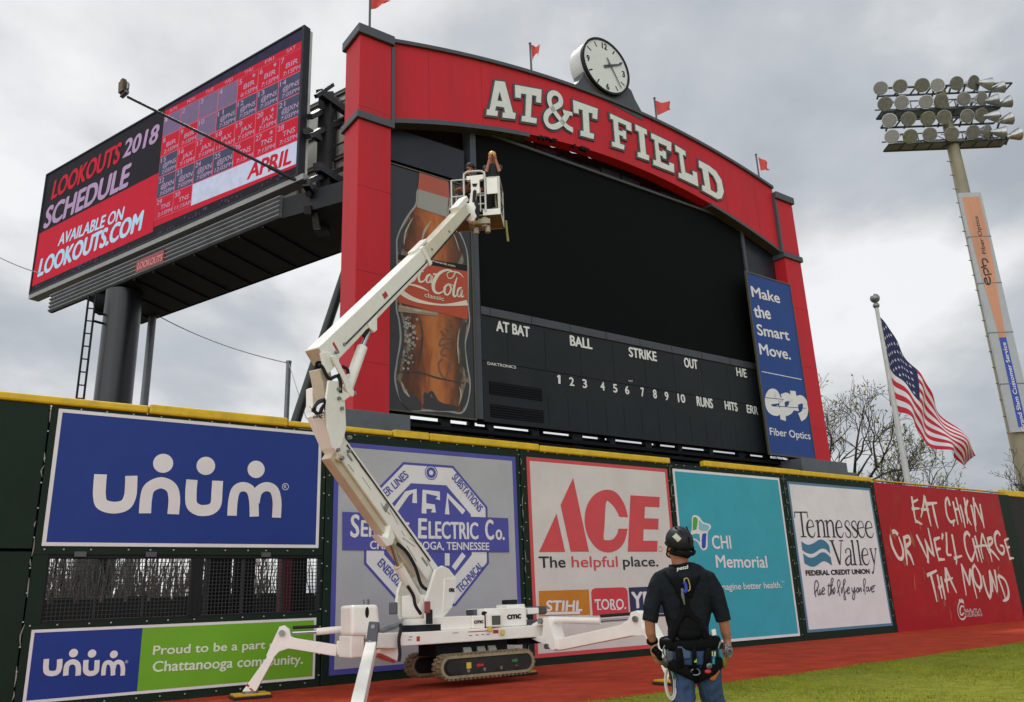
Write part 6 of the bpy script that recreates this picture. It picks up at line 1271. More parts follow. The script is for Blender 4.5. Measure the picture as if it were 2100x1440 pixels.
# front-left leg, running towards the viewer
FT2 = gp((728, 1512), 0); kz = None
PB = Plane(FT2[:2], 10)
kb = at(O4((1425, 790)), math.hypot(*M.pt((cpts[0][0] + .0, 0), -.2)[:2]) - .55)
mb = MB(); lt_ = at(O4((1405, 840)), math.hypot(kb[0], kb[1])); mb.beam(lt_, FT2 + Z * .2, .17, .2, (1, .1, 0), .15, .17); fl_ = mb.build('outrigger', WHITE, BL, bevel=.012)
mb = MB(); kt = at(O4((1440, 590)), math.hypot(kb[0], kb[1]) + .12); mb.beam(lt_ + (lt_ - FT2) * .0 - Z * .02, kt, .18, .23, (1, .1, 0), .17, .2); mb.build('knee_joint', GREYD, fl_, bevel=.02)
mb = MB()
for q in (kt - Z * .05, lt_ + Z * .08): mb.tube([q + np.array([.0, -.15, 0]), q + np.array([.0, -.1, 0])], .035, 10)
mb.build('pivot_pin', BOLT, fl_)
mb = MB(); bb = base2 + Z * (cz0 + .08); mb.beam(bb, lt_ + Z * .10, .2, .24, (1, .4, 0)); mb.build('arm', WHITE, fl_, bevel=.015)
mb = MB(); mb.tube([FT2 + Z * .075, FT2 + Z * .11], .13, 18); mb.tube([FT2 + Z * .1, FT2 + Z * .24], .05, 10); mb.build('foot_plate', STEEL, fl_); pad(FT2, 'yellow topped pad under the front leg of the white lift, below the picture edge', .2)
# front-right leg
C4 = lambda c: px(c, (780, 1160), 3.62)
base3 = M.pt((cpts[1][0] - .05, 0), -.35)
P3, og3 = outrigger(base3, F3, [C4(c) for c in ((1308, 548), (1800, 440), (1860, 400), (1880, 345), (1925, 332), (1960, 360), (1965, 430), (1985, 520), (1890, 520), (1320, 634), (1290, 620))], [(1318, 1292), (1342, 1280), (1362, 1318), (1392, 1394), (1376, 1396), (1340, 1318)], C4((1922, 395)), [C4((1255, 402)), C4((1640, 412)), C4((1880, 395))], None, .17)
pad(F3, 'yellow topped pad on the track behind the standing man', .6)
plate('pivot_plate', [C4(c) for c in ((1210, 385), (1248, 388), (1300, 560), (1305, 620), (1275, 632), (1215, 585), (1130, 550), (1115, 545), (1200, 520))], -.15, .14, WHITE, og3, P3)
plate('pivot_plate', [C4(c) for c in ((1120, 436), (1215, 385), (1225, 440), (1130, 450))], -.15, .12, WHITE, og3, P3)
mb = MB()
for c in ((1228, 410), (1278, 596)): q = P3.px(C4(c)); mb.tube([P3.pt(q, .1), P3.pt(q, .18)], .05, 14)
mb.build('pivot_pin', BOLT, og3)
# far-right leg, mostly hidden behind the machine
base4 = M.pt((cpts[1][0] - .1, 0), -1.05); mb = MB(); kq = M.pt((cpts[1][0] + .55, cz0 + .25), -1.7)
mb.beam(base4 + Z * (cz0 + .1), kq, .17, .2, Z); og4 = mb.build('outrigger', WHITE, BL, bevel=.012); mb = MB(); mb.beam(kq, kq + (F4 - kq) * np.array([.5, .5, 0]) - Z * .0, .15, .17, Z); mb.beam(kq + (F4 - kq) * np.array([.5, .5, 0]), F4 + Z * .15, .15, .17, (1, 0, 0)); mb.build('leg', WHITE, og4, bevel=.01)
mb = MB(); mb.tube([F4 + Z * .075, F4 + Z * .2], .1, 14); mb.build('foot_plate', STEEL, og4); pad(F4, 'yellow topped pad just behind the muddy tracks', .6)
mb = MB(); q = kq + Z * .22; mb.beam(q - M.u * .5, q + M.u * .6, .16, .12, Z); mb.build('hose_sleeve', GREY, og4, bevel=.03); mb = MB(); mb.box(kq - Z * .05 + M.n * .12, (.5, .3, .18), (M.u, M.n, Z)); mb.build('guard', GREY, og4, bevel=.02)

# ---------------- basket
BD = 17.5; Bc = at((983, 440), BD); BK = Plane(Bc[:2], -5)
bu0, bu1 = BK.px((927, 450))[0], BK.px((1026, 440))[0]; fz = BK.px((1010, 441))[1]; rt_ = BK.px((985, 366))[1]; DB = -.75
RAILM = mat('rail_white', '#c6c4bd', rough=.4, metal=.1, dirt=.2)
mb = MB(); mb.rect(BK, bu0, bu1, fz, fz + .04, DB, 0); bas = mb.build('basket_floor', mat('floor_tan', '#7a6a50', rough=.7, var=.2, dirt=.4), BL)
mb = MB(); k0 = BK.px(J4((818, 900)))[0]; mb.rect(BK, k0, bu1, fz, fz + .15, .002, .02); mb.rect(BK, bu0, bu1, fz, fz + .12, DB - .02, DB - .002); mb.prism(Plane(BK.pt((bu1 + .002, 0), 0)[:2], 85), [(0, fz), (-DB, fz), (-DB, fz + .13), (0, fz + .13)], -.01, .012); mb.build('kick_plate', WHITE, bas)
mb = MB(); rr = .02
def rail(pts, r=.02): mb.tube(pts, r, 8)
for d in (0, DB):
    for u in (bu0, bu1): rail([BK.pt((u, fz), d), BK.pt((u, rt_), d)])
    rail([BK.pt((bu0, rt_), d), BK.pt((bu1, rt_), d)]); rail([BK.pt((bu0, fz + .55), d), BK.pt((bu1 if d else bu0 + .32, fz + .55), d)])
for u in (bu0, bu1): rail([BK.pt((u, rt_), 0), BK.pt((u, rt_), DB)]); rail([BK.pt((u, fz + .55), 0), BK.pt((u, fz + .55), DB)])
g1, g2 = BK.px(J4((575, 600)))[0], BK.px(J4((845, 600)))[0]; gt = BK.px(J4((700, 395)))[1]
rail(spline([BK.pt((g1, fz + .1), .03), BK.pt((g1, gt - .15), .03), BK.pt((g1 + .03, gt - .04), .03), BK.pt((g1 + .12, gt), .03), BK.pt((g2 - .12, gt), .03), BK.pt((g2 - .03, gt - .04), .03), BK.pt((g2, gt - .15), .03), BK.pt((g2, fz + .1), .03)], 4), .024)
for z in (.3, .52): rail([BK.pt((g2 - .18, fz + z), .02), BK.pt((g2, fz + z), .02)], .015)
rail([BK.pt((g2 - .12, fz + .1), .02), BK.pt((g2 - .12, fz + .7), .02)], .015); rail([BK.pt((bu1 - .02, fz + .1), -.01), BK.pt((bu1 - .02, rt_), -.01)], .03)
mb.build('guard_rail', RAILM, bas)
q0, q1 = BK.px(J4((858, 455)), .02), BK.px(J4((1000, 665)), .02); mb = MB(); mb.rect(BK, q0[0], bu1 - .04, q1[1], rt_ - .02, .0, .022); mb.build('gate_panel', WHITE, bas)
mb = MB(); pts = [BK.px(J4(c), .1) for c in ((605, 455), (820, 430), (825, 480), (770, 500), (775, 660), (735, 680), (700, 800), (640, 800), (665, 640), (660, 500), (610, 500))]; mb.prism(BK, pts, .03, .12); mt_ = mb.build('basket_mount', WHITE, bas, bevel=.012)
mb = MB(); mb.prism(BK, [BK.px(J4(c), .13) for c in ((690, 640), (720, 620), (735, 650), (715, 770), (680, 780))], .12, .15); mb.prism(BK, [BK.px(J4(c), .13) for c in ((675, 545), (745, 540), (730, 580), (690, 580))], .12, .135); mb.build('cylinder_cover', BLACK, mt_)
mb = MB(); c_ = [BK.px(J4(c), .15) for c in ((540, 815), (700, 800), (740, 880), (740, 1010), (690, 1040), (650, 1030), (540, 930))]; mb.prism(BK, c_, .0, .2); jh = mb.build('jib_head', WHITE, BL, bevel=.015)
mb = MB(); a_, b_ = BK.P(J4((500, 1020)), .0), BK.P(J4((560, 985)), .0); mb.tube([a_ - [.12, .05, 0], b_], .1, 16); mb.build('pin_housing', mat('housing', '#8d877a', rough=.4, dirt=.5), jh)
mb = MB()
for c, r, l in (((840, 1080), .09, .3), ((700, 1090), .06, .2), ((735, 1170), .06, .18), ((880, 1150), .06, .2)): q = BK.P(J4(c), -.1); mb.tube([q + Z * l * .6, q - Z * l * .2], r, 12)
mb.box(BK.P(J4((775, 1060)), -.1), (.5, .3, .12)); mb.build('rotator', mat('rotator_grey', '#a39a88', rough=.45, dirt=.5), jh)
mb = MB(); q = u2_; mb.beam(q - udir * .35 + unor * .16, q + udir * .25 + unor * .18, .22, .12, BP.n); mb.beam(q, BK.P(J4((600, 880)), .05), .2, .24, BP.n); mb.build('jib_bracket', WHITE, jh, bevel=.012)
mb = MB(); 
for k in range(5): q = [J4(c) for c in ((700 + k * 12, 760), (735 + k * 4, 820), (720 + k * 12, 900), (745, 960 + k * 12), (720, 1000))]; mb.tube(spline([BK.P(c, .2 + k * .01) for c in q], 4), .014, 6)
mb.build('hose', RUBBER, jh)
mb = MB(); mb.tube(spline([BK.P(J4((985, 560)), -.2), BK.P(J4((975, 700)), -.2), BK.P(J4((990, 860)), -.2)], 4), .02, 6); mb.build('hanging_hose', mat('hose_olive', '#8a8458', rough=.6), bas)
sp_ = thing('rope', 'yellow-green webbing hanging from the right corner of the lift basket', 'strap', BK.P(J4((1140, 1285)), DB))
mb = MB(); mb.tube(spline([BK.P(J4((1112, 1020)), DB + .02), BK.P(J4((1118, 1100)), DB + .02), BK.P(J4((1128, 1200)), DB + .02), BK.P(J4((1140, 1285)), DB + .02)], 4), .028, 6); mb.build('webbing', mat('webbing_lime', '#9a9a4a', rough=.7), sp_)

# ================================================================ people
SKIN = mat('skin', '#a8705a', rough=.62, var=.14, scale=18, spec=.2, bump=.1, bscale=60); SHIRT = mat('shirt_charcoal', '#1c2025', spec=.1, rough=.85, var=.18, scale=6, bump=.8, bscale=14); HARN = mat('harness_black', '#08090a', spec=.12, rough=.75, var=.25, scale=10, bump=.3)
JEAN = mat('denim', '#2b4063', rough=.85, var=.28, scale=5, bump=.9, bscale=12, streak=True); HAIR = mat('dark_hair', '#1f1712', rough=.7, var=.3, scale=30); SKIND = mat('skin_shade', '#8d5a44', rough=.5, var=.08)
def remesh(v, sm=3, crease=0, size=.08):
    def f(o):
        r = o.modifiers.new('remesh', 'REMESH'); r.mode = 'VOXEL'; r.voxel_size = v; r.use_smooth_shade = True; s = o.modifiers.new('smooth', 'SMOOTH'); s.iterations = sm; s.factor = .5
        if crease:
            t = bpy.data.textures.new('folds', 'CLOUDS'); t.noise_scale = size; t.noise_depth = 2; d = o.modifiers.new('folds', 'DISPLACE'); d.texture = t; d.strength = crease; d.mid_level = .5
    return f
def hand(mb, wrist, dir_, palm, curl, side, sc=1.0):
    """palm and five bent fingers; dir_: towards the fingertips, palm: palm normal, side: thumb direction"""
    w = np.array(wrist, float); d = np.array(dir_, float); d /= np.linalg.norm(d); p = np.array(palm, float); p -= d * (p @ d); p /= np.linalg.norm(p); t = np.array(side, float); t -= d * (t @ d) + p * (t @ p); t /= np.linalg.norm(t)
    mb.tube([w - d * .03 * sc, w + d * .02 * sc, w + d * .06 * sc, w + d * .095 * sc], [.024 * sc, .027 * sc, .026 * sc, .02 * sc], 10, flat=[1.1, 1.35, 1.6, 1.65], fdir=t)
    for k, (off, ln) in enumerate(((.030, .072), (.010, .080), (-.010, .075), (-.029, .060))):
        a = w + d * .088 * sc + t * off * sc; dd = d.copy(); pts = [a - d * .015 * sc, a]
        for j, fr_ in enumerate((.45, .32, .26)):
            an = curl * (.75 + .12 * k) * (1, 1.15, .8)[j]; dd = dd * math.cos(an) + p * math.sin(an); dd /= np.linalg.norm(dd)
            p = p - dd * (p @ dd); p /= np.linalg.norm(p); pts.append(pts[-1] + dd * ln * fr_ * sc)
        p = np.array(palm, float); p -= d * (p @ d); p /= np.linalg.norm(p)
        mb.tube(pts, [.0095 * sc, .0095 * sc, .009 * sc, .0085 * sc, .007 * sc], 8)
    b = w + d * .03 * sc + t * .025 * sc; d1 = (d * .7 + t * .6 + p * .35); d1 /= np.linalg.norm(d1); d2 = (d * .9 + t * .05 + p * .5); d2 /= np.linalg.norm(d2)
    mb.tube([b - d1 * .01 * sc, b + d1 * .035 * sc, b + d1 * .035 * sc + d2 * .03 * sc, b + d1 * .04 * sc + d2 * .052 * sc], [.013 * sc, .0115 * sc, .0105 * sc, .008 * sc], 8)
def head(mb, c, fwd, up, sc=1.0):
    f = np.array(fwd, float); f /= np.linalg.norm(f); u = np.array(up, float); u -= f * (u @ f); u /= np.linalg.norm(u); r = np.cross(f, u); Rm = np.stack([r, f, u], 1)
    at_ = lambda x, y, z: np.array(c) + Rm @ (np.array([x, y, z]) * sc)
    mb.ball(at_(0, -.01, .03), .1 * sc, (.78, .98, .95), 18, 12, Rm); mb.ball(at_(0, .02, -.045), .075 * sc, (.82, .95, 1.0), 16, 10, Rm)
    mb.ball(at_(0, .06, -.095), .03 * sc, (1.1, .8, .7), 10, 7, Rm)
    mb.tube([at_(0, .085, .01), at_(0, .108, -.028), at_(0, .09, -.036)], [.01 * sc, .016 * sc, .012 * sc], 8)
    for s_ in (-1, 1):
        mb.ball(at_(.078 * s_, -.01, -.01), .032 * sc, (.3, .6, 1.0), 10, 8, Rm); mb.ball(at_(.036 * s_, .075, .018), .016 * sc, (1.1, .6, .7), 8, 6, Rm)
    mb.tube([at_(-.024, .083, -.066), at_(0, .092, -.064), at_(.024, .083, -.066)], [.006 * sc, .009 * sc, .006 * sc], 6)
    return Rm, at_
# --- the man in front
MN = Plane((0, 5.95), 0)
mp = lambda p, d=0.0: MN.P(p, d)
man = thing('person', 'man seen from behind in dark shirt, climbing harness, jeans and black helmet, looking up', 'person', mp((1412, 1400)) * [1, 1, 0])
skin = MB()
hc = mp((1391, 1118), .0); fwd = np.array([-.30, .85, .34]); Rm, hat = head(skin, hc, fwd, (0.06, -.3, 1))
skin.tube([mp((1399, 1180), .0), mp((1396, 1158), .01), mp((1392, 1135), .02)], [.075, .06, .062], 14)
La = [mp(p, d) for p, d in (((1350, 1192), .0), ((1338, 1235), .02), ((1332, 1268), .03), ((1334, 1297), .0), ((1339, 1318), -.04))]; Ra = [mp(p, d) for p, d in (((1458, 1192), .0), ((1474, 1235), .03), ((1483, 1268), .04), ((1488, 1295), .01), ((1491, 1312), -.02))]
for A in (La, Ra): skin.tube(A, [.045, .042, .037, .035, .027], 14)
skin.tube([mp((1400, 1300)), mp((1400, 1180))], [.1, .1], 12)                     # core under the clothes
hand(skin, La[-1], (.12, -.15, -1), (.75, .3, 0), .42, (.1, 1, 0)); hand(skin, Ra[-1], (-.05, -.1, -1), (-.8, .3, .1), .62, (.1, 1, .1))
skin.build('body', SKIN, man, mods=remesh(.0055, 2))
eyes = MB()
for s_ in (-1, 1): eyes.ball(hat(.036 * s_, .083, .018), .009, (1, 1, 1), 8, 6)
eyes.build('eyes', mat('eye', '#d8d4cc', rough=.3), man)
sh = MB()
sh.tube([mp((1415, 1345), 0), mp((1413, 1318), 0), mp((1411, 1285), 0), mp((1409, 1240), .0), mp((1405, 1205), .005), mp((1402, 1183), .01), mp((1398, 1166), .01), mp((1396, 1156), .01)], [.12, .112, .112, .126, .128, .115, .092, .068], 24, flat=[1.36, 1.28, 1.26, 1.36, 1.54, 1.56, 1.45, 1.1], fdir=(1, 0, 0))
for A, k in ((La, 1), (Ra, -1)):
    A_ = [A[0] + np.array([.085 * k, 0, .022]), A[0] + np.array([.02 * k, 0, .006]), (A[0] + A[1]) / 2, A[1], A[2] + (A[2] - A[1]) * .02 + (A[3] - A[2]) * .22]
    sh.tube(A_, [.075, .068, .061, .056, .053], 16)
sh.build('shirt', SHIRT, man, mods=remesh(.008, 3, .014, .085))
jn = MB(); hipz = mp((1414, 1345))
jn.tube([mp((1413, 1310), 0), mp((1415, 1335), .01), mp((1417, 1362), .01)], [.115, .13, .12], 22, flat=[1.5, 1.42, 1.42], fdir=(1, 0, 0))
fl1, fl2 = mp((1402, 1440), .02), mp((1462, 1440), -.05)
feetL, feetR = np.array([fl1[0] - .03, fl1[1] + .03, 0]), np.array([fl2[0] + .05, fl2[1] + .1, 0])
jn.tube([mp((1396, 1352), .01), mp((1401, 1390), .02), fl1, feetL + Z * .3, feetL + Z * .06], [.095, .086, .074, .064, .068], 18); jn.tube([mp((1440, 1352), .01), mp((1453, 1390), .0), fl2, feetR + Z * .3, feetR + Z * .06], [.095, .088, .076, .064, .068], 18)
jn.build('jeans', JEAN, man, mods=remesh(.008, 2, .028, .07))
for q in (feetL, feetR):
    mb = MB(); mb.tube([q + [0, -.09, .05], q + [0, -.02, .06], q + [0, .08, .05], q + [0, .17, .035]], [.045, .05, .045, .03], 12, flat=.95, fdir=(1, 0, 0)); mb.rect(Plane((q[0], q[1] - .13), 90), 0, .3, 0, .022, -.045, .045); mb.build('boot', mat('boot_brown', '#3a2a1e', rough=.7, bump=.3), man)
hb = MB(); hb.ball(hat(0, -.03, -.035), .085, (.86, .92, .85), 16, 10, Rm); hb.build('hair', HAIR, man)
# helmet
HEL = mat('helmet_black', '#15171a', spec=.3, rough=.5, var=.12, dirt=.15, dirtc='#4a4a4a'); hm = MB(); hm.ball(hat(0, -.012, .033), .104, (.88, 1.08, .98), 28, 18, Rm, z0=-.28); hel = hm.build('helmet', HEL, man)
hm = MB(); ring = [hat(.090 * math.cos(a), -.012 + .110 * math.sin(a), .006) for a in np.linspace(0, 2 * math.pi, 37)]; hm.tube(ring, .007, 8); hm.build('helmet_rim', HARN, hel)
hm = MB()
def onh(x, z, k=1.012):                              # a point on the back of the helmet shell
    y = -math.sqrt(max(0, 1 - (x / .0915) ** 2 - (z / .102) ** 2)) * .1123; return hat(x * k, -.012 + y * k, .033 + z * k)
def spot(mb, x, z, rx, rz, k=1.012, n=14, rot=0):
    pts = [onh(x + rx * math.cos(a) * math.cos(rot) - rz * math.sin(a) * math.sin(rot), z + rx * math.cos(a) * math.sin(rot) + rz * math.sin(a) * math.cos(rot), k) for a in np.linspace(0, 2 * math.pi, n + 1)[:-1]]; mb.add(pts + [onh(x, z, k + .004)], [(i, (i + 1) % n, n) for i in range(n)])
for x, z, a in ((.015, .035, 0), (-.03, .085, .5), (.045, .082, -.5), (.07, .03, -.3), (.075, -.01, 0)): spot(hm, x, z, .010, .022, 1.006, 12, a)
hm.build('helmet_vent', BLACKM, hel)
st = MB(); pts = [onh(-.078 + .022 * i / 5 + .018 * j / 5, .045 + .026 * i / 5 - .026 * j / 5, 1.012) for i in range(6) for j in range(6)]; st.add(pts, [(i * 6 + j, i * 6 + j + 1, i * 6 + j + 7, i * 6 + j + 6) for i in range(5) for j in range(5)]); st.build('sticker', mat('sticker', '#b9b2a6', rough=.6, var=.2, scale=40), hel)
sm_ = MB()
for s_ in (-1, 1): sm_.tube(spline([hat(.09 * s_, -.02, .01), hat(.085 * s_, .0, -.03), hat(.06 * s_, .04, -.085), hat(.0, .055, -.115)], 4), .006, 6); sm_.tube(spline([hat(.07 * s_, -.09, .0), hat(.082 * s_, -.04, -.03), hat(.083 * s_, .0, -.04)], 4), .006, 6)
sm_.build('chin_strap', HARN, hel)
hm = MB(); hm.tube(spline([hat(x, -.012 - math.sqrt(max(0, 1 - (x / .1) ** 2)) * .115, -.03) for x in np.linspace(-.09, .09, 9)], 2), .014, 8); hm.ball(hat(0, -.13, -.03), .026, (1, .7, .8), 10, 8); hm.build('head_band', HARN, hel)
# harness
hs = MB()
def strap(pts, w, dth=.016): 
    q = spline([mp(p, d) for p, d in pts], 6); hs.tube(q, dth, 10, flat=w / dth / 2, fdir=(1, 0, 0))
def strapx(pts, w, dth=.012): hs.tube(spline([mp(p, d) for p, d in pts], 6), dth, 10, flat=w / dth / 2, fdir=(0, -.25, 1))
strap([((1374, 1168), -.03), ((1376, 1172), .05), ((1384, 1184), .10), ((1398, 1202), .128), ((1404, 1222), .132)], .10); strap([((1430, 1166), -.03), ((1428, 1172), .05), ((1420, 1184), .10), ((1410, 1202), .128), ((1405, 1222), .132)], .10)
strapx([((1374, 1166), .02), ((1386, 1166), .075), ((1400, 1168), .095), ((1418, 1166), .075), ((1430, 1166), .02)], .055)
strap([((1404, 1200), .132), ((1404, 1232), .132), ((1408, 1262), .13)], .06)
strap([((1406, 1250), .132), ((1396, 1270), .13), ((1386, 1290), .125), ((1376, 1312), .115)], .05); strap([((1408, 1250), .132), ((1424, 1272), .13), ((1440, 1294), .12), ((1450, 1314), .11)], .05)
hs.build('shoulder_harness', HARN, man)
hs = MB(); ring = []
for a in np.linspace(0, 2 * math.pi, 33): ring.append(mp((1415, 1318)) + np.array([.196 * math.cos(a), .14 * math.sin(a), .012 * math.sin(a)]))
hs.tube(ring, .014, 10, flat=2.6, fdir=(0, 0, 1)); belt = hs.build('tool_belt', HARN, man)
hs = MB(); hs.ball(mp((1413, 1290), .11), .1, (.95, .42, 1.0), 18, 12); hs.ball(mp((1413, 1302), .135), .06, (1.3, .4, .6), 14, 9); hs.build('back_pad', HARN, man, mods=remesh(.008, 2))
hs = MB()
for cx_, cy_, sg in ((1396, 1372, -1), (1449, 1372, 1)):
    c_ = mp((cx_, cy_), .01); hs.tube([c_ + np.array([.106 * math.cos(a), .112 * math.sin(a), .05 * math.cos(a) * sg]) for a in np.linspace(0, 2 * math.pi, 29)], .012, 10, flat=3.2, fdir=(0, 0, 1))
    strap([((cx_ + 4 * sg, 1330), .135), ((cx_ + 2 * sg, 1350), .145), ((cx_, 1368), .125)], .05)
hs.ball(mp((1421, 1345), .095), .055, (1.1, .7, 1.0), 14, 10); strap([((1424, 1318), .14), ((1424, 1345), .15), ((1424, 1372), .12)], .03)
hs.build('leg_loops', HARN, man)
mb = MB(); text(mb, MN, 'petzl', MN.px((1388, 1170), .112), MN.px((1411, 1166), .112), MN.px((1388, 1163), .112), .114, .08, .2, uv=True); mb.build('collar_mark', mat('mark_white', '#cfcdc6', rough=.6), man)
mb = MB(); mb.tube(spline([mp(p, .165) for p in ((1403, 1188), (1409, 1186), (1413, 1194), (1415, 1208), (1410, 1212), (1405, 1204), (1403, 1188))], 4), .005, 6); mb.build('snap_hook', mat('hook_gold', '#b09a5a', rough=.3, metal=.8), man)
mb = MB(); mb.tube(spline([mp(p, .165) for p in ((1402, 1194), (1406, 1200), (1407, 1212), (1401, 1214))], 4), .012, 8); mb.build('blue_sling', mat('sling_blue', '#2438a8', rough=.6), man)
mb = MB(); mb.tube([mp((1399, 1207), .165), mp((1400, 1222), .16), mp((1404, 1240), .15)], [.009, .012, .005], 8); mb.build('grey_sling', STEEL, man)
TEALM = mat('tool_teal', '#1f7f96', rough=.4); OL = mat('pouch_olive', '#6d6126', rough=.7, var=.2); LEA = mat('pouch_orange', '#a4531f', rough=.65, var=.25, bump=.3); 
def tool(nm, pts, d, r, m, par=belt): mb = MB(); mb.tube(spline([mp(p, d) for p in pts], 4) if len(pts) > 2 else [mp(p, d) for p in pts], r, 9); return mb.build(nm, m, par)
tool('screwdriver', [(1464, 1346), (1463, 1352), (1463, 1362)], .13, [.008] * 5 + [.011] * 4, TEALM); tool('plier_grip', [(1460, 1336), (1461, 1346)], .14, .006, mat('grip_cream', '#b9b48a', rough=.5)); tool('plier_grip', [(1466, 1336), (1466, 1346)], .14, .006, mat('grip_cream', '#b9b48a')); tool('torch', [(1475, 1332), (1478, 1342), (1479, 1350)], .06, .017, mat('torch_blue', '#1c7a8c', rough=.4)); tool('steel_clip', [(1473, 1330), (1476, 1320), (1480, 1316)], .08, .008, STEEL)
mb = MB(); mb.ball(mp((1483, 1356), .05), .035, (.8, .7, 1.3), 12, 9); mb.build('pouch', OL, belt); mb = MB(); mb.prism(MN, [MN.px(p, .1) for p in ((1452, 1372), (1474, 1366), (1476, 1378), (1466, 1396), (1455, 1396))], .06, .115); mb.build('pouch', LEA, belt, bevel=.012)
mb = MB(); mb.ball(mp((1454, 1365), .14), .022, (1, .8, 1), 12, 8); mb.ball(mp((1455, 1364), .155), .009); mb.build('pulley', STEEL, belt); mb = MB(); mb.ball(mp((1452, 1377), .13), .016, (1.4, .7, .9)); mb.build('red_tag', mat('tag_red', '#c0243c', rough=.5), belt); mb = MB(); mb.box(mp((1426, 1355), .155), (.016, .006, .022)); mb.build('lime_tag', mat('tag_lime', '#b4c23a', rough=.5), man)
mb = MB()
for (c, rx, rz_) in (((1426, 1378), .03, .02), ((1370, 1352), .025, .035), ((1374, 1338), .02, .03), ((1379, 1345), .012, .03), ((1366, 1335), .02, .035)):
    q = mp(c, .12 if c[0] > 1400 else .07); mb.tube([q + np.array([rx * math.cos(a), .01 * math.sin(2 * a), rz_ * math.sin(a)]) for a in np.linspace(0, 2 * math.pi, 17)], .005, 6)
mb.build('carabiner_cluster', STEEL, belt)
mb = MB(); mb.ball(mp((1368, 1356), .06), .035, (.9, .8, 1.1), 12, 9); mb.box(mp((1374, 1346), .08), (.05, .04, .07)); mb.build('descender', mat('device_grey', '#4c4f52', rough=.4, metal=.5), belt, bevel=.01); mb = MB(); mb.tube([mp((1363, 1330), .05), mp((1362, 1350), .05)], .014, 8); mb.build('white_tape', PRINTW, belt)
mb = MB(); q = mp((1375, 1402), .06)
for k in range(2): mb.tube([q + np.array([(.036 - k * .01) * math.cos(a), .012 * k, (.10 - k * .012) * math.sin(a)]) for a in np.linspace(0, 2 * math.pi, 25)], .0065, 7)
mb.build('rope_loop', mat('rope_white', '#bdb8ac', rough=.8), belt); tool('cord', [(1372, 1365), (1373, 1382), (1376, 1396)], .06, .006, mat('cord_red', '#5c1a1e', rough=.7)); tool('cord', [(1378, 1368), (1382, 1384), (1388, 1394)], .09, .006, mat('cord_teal', '#16504e', rough=.7))
mb = MB(); mb.prism(MN, [MN.px(p, .15) for p in ((1460, 1292), (1468, 1290), (1470, 1302), (1462, 1304))], .11, .14); mb.build('paper_label', PRINTW, belt)
mb = MB(); mb.rect(MN, MN.px((1390, 1330), .145)[0], MN.px((1416, 1330), .145)[0], MN.px((1390, 1352), .145)[1], MN.px((1390, 1326), .145)[1], .12, .142); mb.build('back_pocket', mat('denim_worn', '#3f5470', rough=.85, var=.35, scale=20), man, bevel=.006)
w_ = La[-1]; ax = (La[-1] - La[-2]); ax /= np.linalg.norm(ax); mb = MB(); mb.tube([w_ - ax * .022, w_ - ax * .002], .037, 18); mb.ball(w_ - ax * .012 + np.array([-.034, -.01, 0]), .019, (.5, 1, 1)); mb.build('wrist_watch', HARN, man)
# held things
gl = thing('work_glove', 'dark glove held in the left hand of the man in front', 'glove', mp((1349, 1342), .03)); mb = MB(); mb.tube(spline([mp((1340, 1330), .0), mp((1348, 1338), .01), mp((1356, 1346), .0)], 4), .026, 12, flat=1.2, fdir=(0, 1, 0)); mb.ball(mp((1354, 1346), .02), .028, (1, .7, 1.1)); mb.build('glove_shape', HARN, gl, mods=remesh(.006, 2))
cb2 = thing('carabiner', 'bunch of metal connectors held in the right hand of the man in front', 'carabiner', mp((1494, 1335), .06)); mb = MB()
for k in range(4): q = mp((1493 + 3 * (k % 2), 1330 + 3 * k), .05 + .012 * k); mb.tube([q + np.array([.018 * math.cos(a), .008 * math.sin(a + k), .026 * math.sin(a)]) for a in np.linspace(0, 2 * math.pi, 15)], .006, 6)
mb.build('metal_loop', STEEL, cb2)

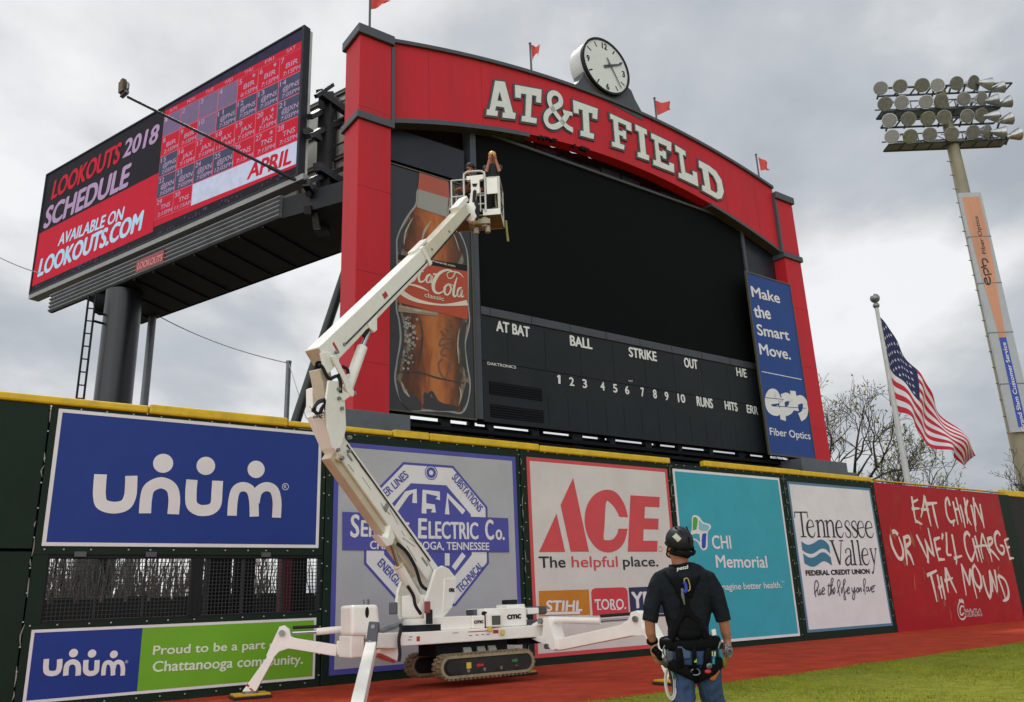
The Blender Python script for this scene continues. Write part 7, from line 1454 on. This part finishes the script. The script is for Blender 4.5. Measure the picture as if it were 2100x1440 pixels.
# --- the two in the basket
DARK = mat('work_shirt', '#24262b', rough=.85, var=.2, scale=6, bump=.4); NAVYC = mat('navy_work_shirt', '#20252f', rough=.85, var=.2); HIV = mat('hard_hat_yellow', '#c3a544', rough=.35); TROU = mat('work_trousers', '#1d2026', rough=.9, var=.2)
def standing(label, x, d, face, hat_m, shirt_m, lean, armsL, armsR, headtop, brim):
    q = BK.pt((x, fz + .04), d); t = thing('person', label, 'person', q); f = np.array(face, float); f /= np.linalg.norm(f); r = np.cross(f, Z); r /= np.linalg.norm(r); H = headtop - (fz + .04)
    hip = q + Z * H * .52; ch_ = hip + Z * H * .27 + f * lean; nk = ch_ + Z * H * .06 + f * lean * .3; hd_ = nk + Z * H * .085 + f * (.02 + lean * .4)
    sk = MB(); Rm, ha = head(sk, hd_, f * 1.0 + Z * -.12, Z); sk.tube([ch_, nk, hd_ - Z * .02], [.07, .055, .055], 10)
    shl = MB(); shl.tube([hip - Z * .04, hip + Z * .12 + f * lean * .3, ch_ - Z * .06, ch_ + Z * .02, nk - Z * .01], [.11, .11, .12, .105, .065], 16, flat=[1.4, 1.35, 1.5, 1.6, 1.15], fdir=r)
    for s_, A in ((1, armsR), (-1, armsL)):
        s0 = ch_ + r * .185 * s_ + Z * .01; el = s0 + r * A[0][0] * s_ + f * A[0][1] + Z * A[0][2]; wr = hd_ + r * A[1][0] * s_ + f * A[1][1] + Z * A[1][2] if A[2] else q + r * A[1][0] * s_ + f * A[1][1] + Z * A[1][2]
        shl.tube([s0 - r * .06 * s_, s0, (s0 + el) / 2, s0 + (el - s0) * A[3]], [.07, .068, .06, .054], 12); sk.tube([s0, el, wr], [.045, .043, .03], 10)
        dr = wr - el; hand(sk, wr, dr + np.array(A[4]), f * -1.0 + r * -.5 * s_, .4, -f * .2 + Z * .5 - r * .3 * s_)
    sk.build('body', SKIN, t, mods=remesh(.008, 2)); shl.build('shirt', shirt_m, t, mods=remesh(.014, 3, .02, .08))
    tr_ = MB(); tr_.tube([hip + Z * .05, hip - Z * .06], [.11, .12], 14, flat=1.4, fdir=r)
    for s_ in (-1, 1): tr_.tube([hip + r * .09 * s_ - Z * .03, hip + r * .1 * s_ - Z * H * .26 + f * .03, q + r * .11 * s_ + Z * .05], [.1, .075, .065], 12)
    tr_.build('trousers', TROU, t, mods=remesh(.014, 3))
    for s_ in (-1, 1): mb = MB(); b_ = q + r * .11 * s_; mb.tube([b_ - f * .09 + Z * .045, b_ + f * .02 + Z * .05, b_ + f * .17 + Z * .035], [.045, .05, .032], 10); mb.build('boot', BLACK, t)
    hm = MB(); hm.ball(ha(0, 0, .05), .115, (.9, 1.08, .95), 20, 14, Rm, z0=-.1); he = hm.build('helmet', hat_m, t)
    hm = MB(); hm.tube([ha(.104 * math.cos(a), .125 * math.sin(a) + (brim if math.sin(a) > 0 else 0) * math.sin(a), .04) for a in np.linspace(0, 2 * math.pi, 29)], .011, 7); hm.build('helmet_brim', hat_m if brim > .03 else HARN, he)
    hr = MB(); hr.ball(ha(0, -.02, .0), .088, (.9, .95, .9), 12, 8, Rm); hr.build('hair', HAIR, t); ey = MB()
    for s_ in (-1, 1): ey.ball(ha(.036 * s_, .085, .018), .008)
    ey.build('eyes', BLACK, t)
    return t, q, r, f, hip, ch_
h1 = BK.px((1011, 317), -.45)[1]; x1 = BK.px((1011, 370), -.45)[0]
a_ = ((-.03, .20, -.19), (.075, .13, -.12), True, .62, (0, -.25, .0))
standing('worker with yellow hard hat cupping both hands to his mouth in the lift basket', x1, -.45, (.05, -1, -.1), HIV, DARK, .03, a_, a_, h1, .03)
h2 = BK.px((957, 338), -.40)[1]; x2 = BK.px((950, 400), -.40)[0]
p2, q2, r2, f2_, hip2, ch2 = standing('stooping worker in dark helmet and navy shirt at left in the lift basket', x2, -.42, (.85, -.35, -.2), HEL, NAVYC, .10, ((.03, .12, -.24), (.12, .42, .98), False, .9, (.0, 0, -.1)), ((.04, .16, -.22), (.14, .40, .92), False, .9, (0, 0, -.1)), h2, .06)
mb = MB()
for s_ in (-1, 1): mb.tube(spline([ch2 + r2 * .1 * s_ + Z * .06 - f2_ * .02, ch2 + r2 * .1 * s_ + f2_ * .15, hip2 + r2 * .08 * s_ + f2_ * .15 + Z * .08], 4), .014, 7, flat=1.8, fdir=r2)
mb.tube([hip2 + np.array([.19 * math.cos(a), .15 * math.sin(a), .06]) for a in np.linspace(0, 2 * math.pi, 21)], .018, 8, flat=1.6, fdir=Z); mb.build('harness', mat('harness_orange', '#a06a2a', rough=.6), p2)
mb = MB(); mb.ball(hip2 + np.array([.05, -.17, .02]), .1, (1.1, .5, 1.2)); mb.build('tool_bag', mat('bag_rust', '#7a4030', rough=.7, var=.3), p2)
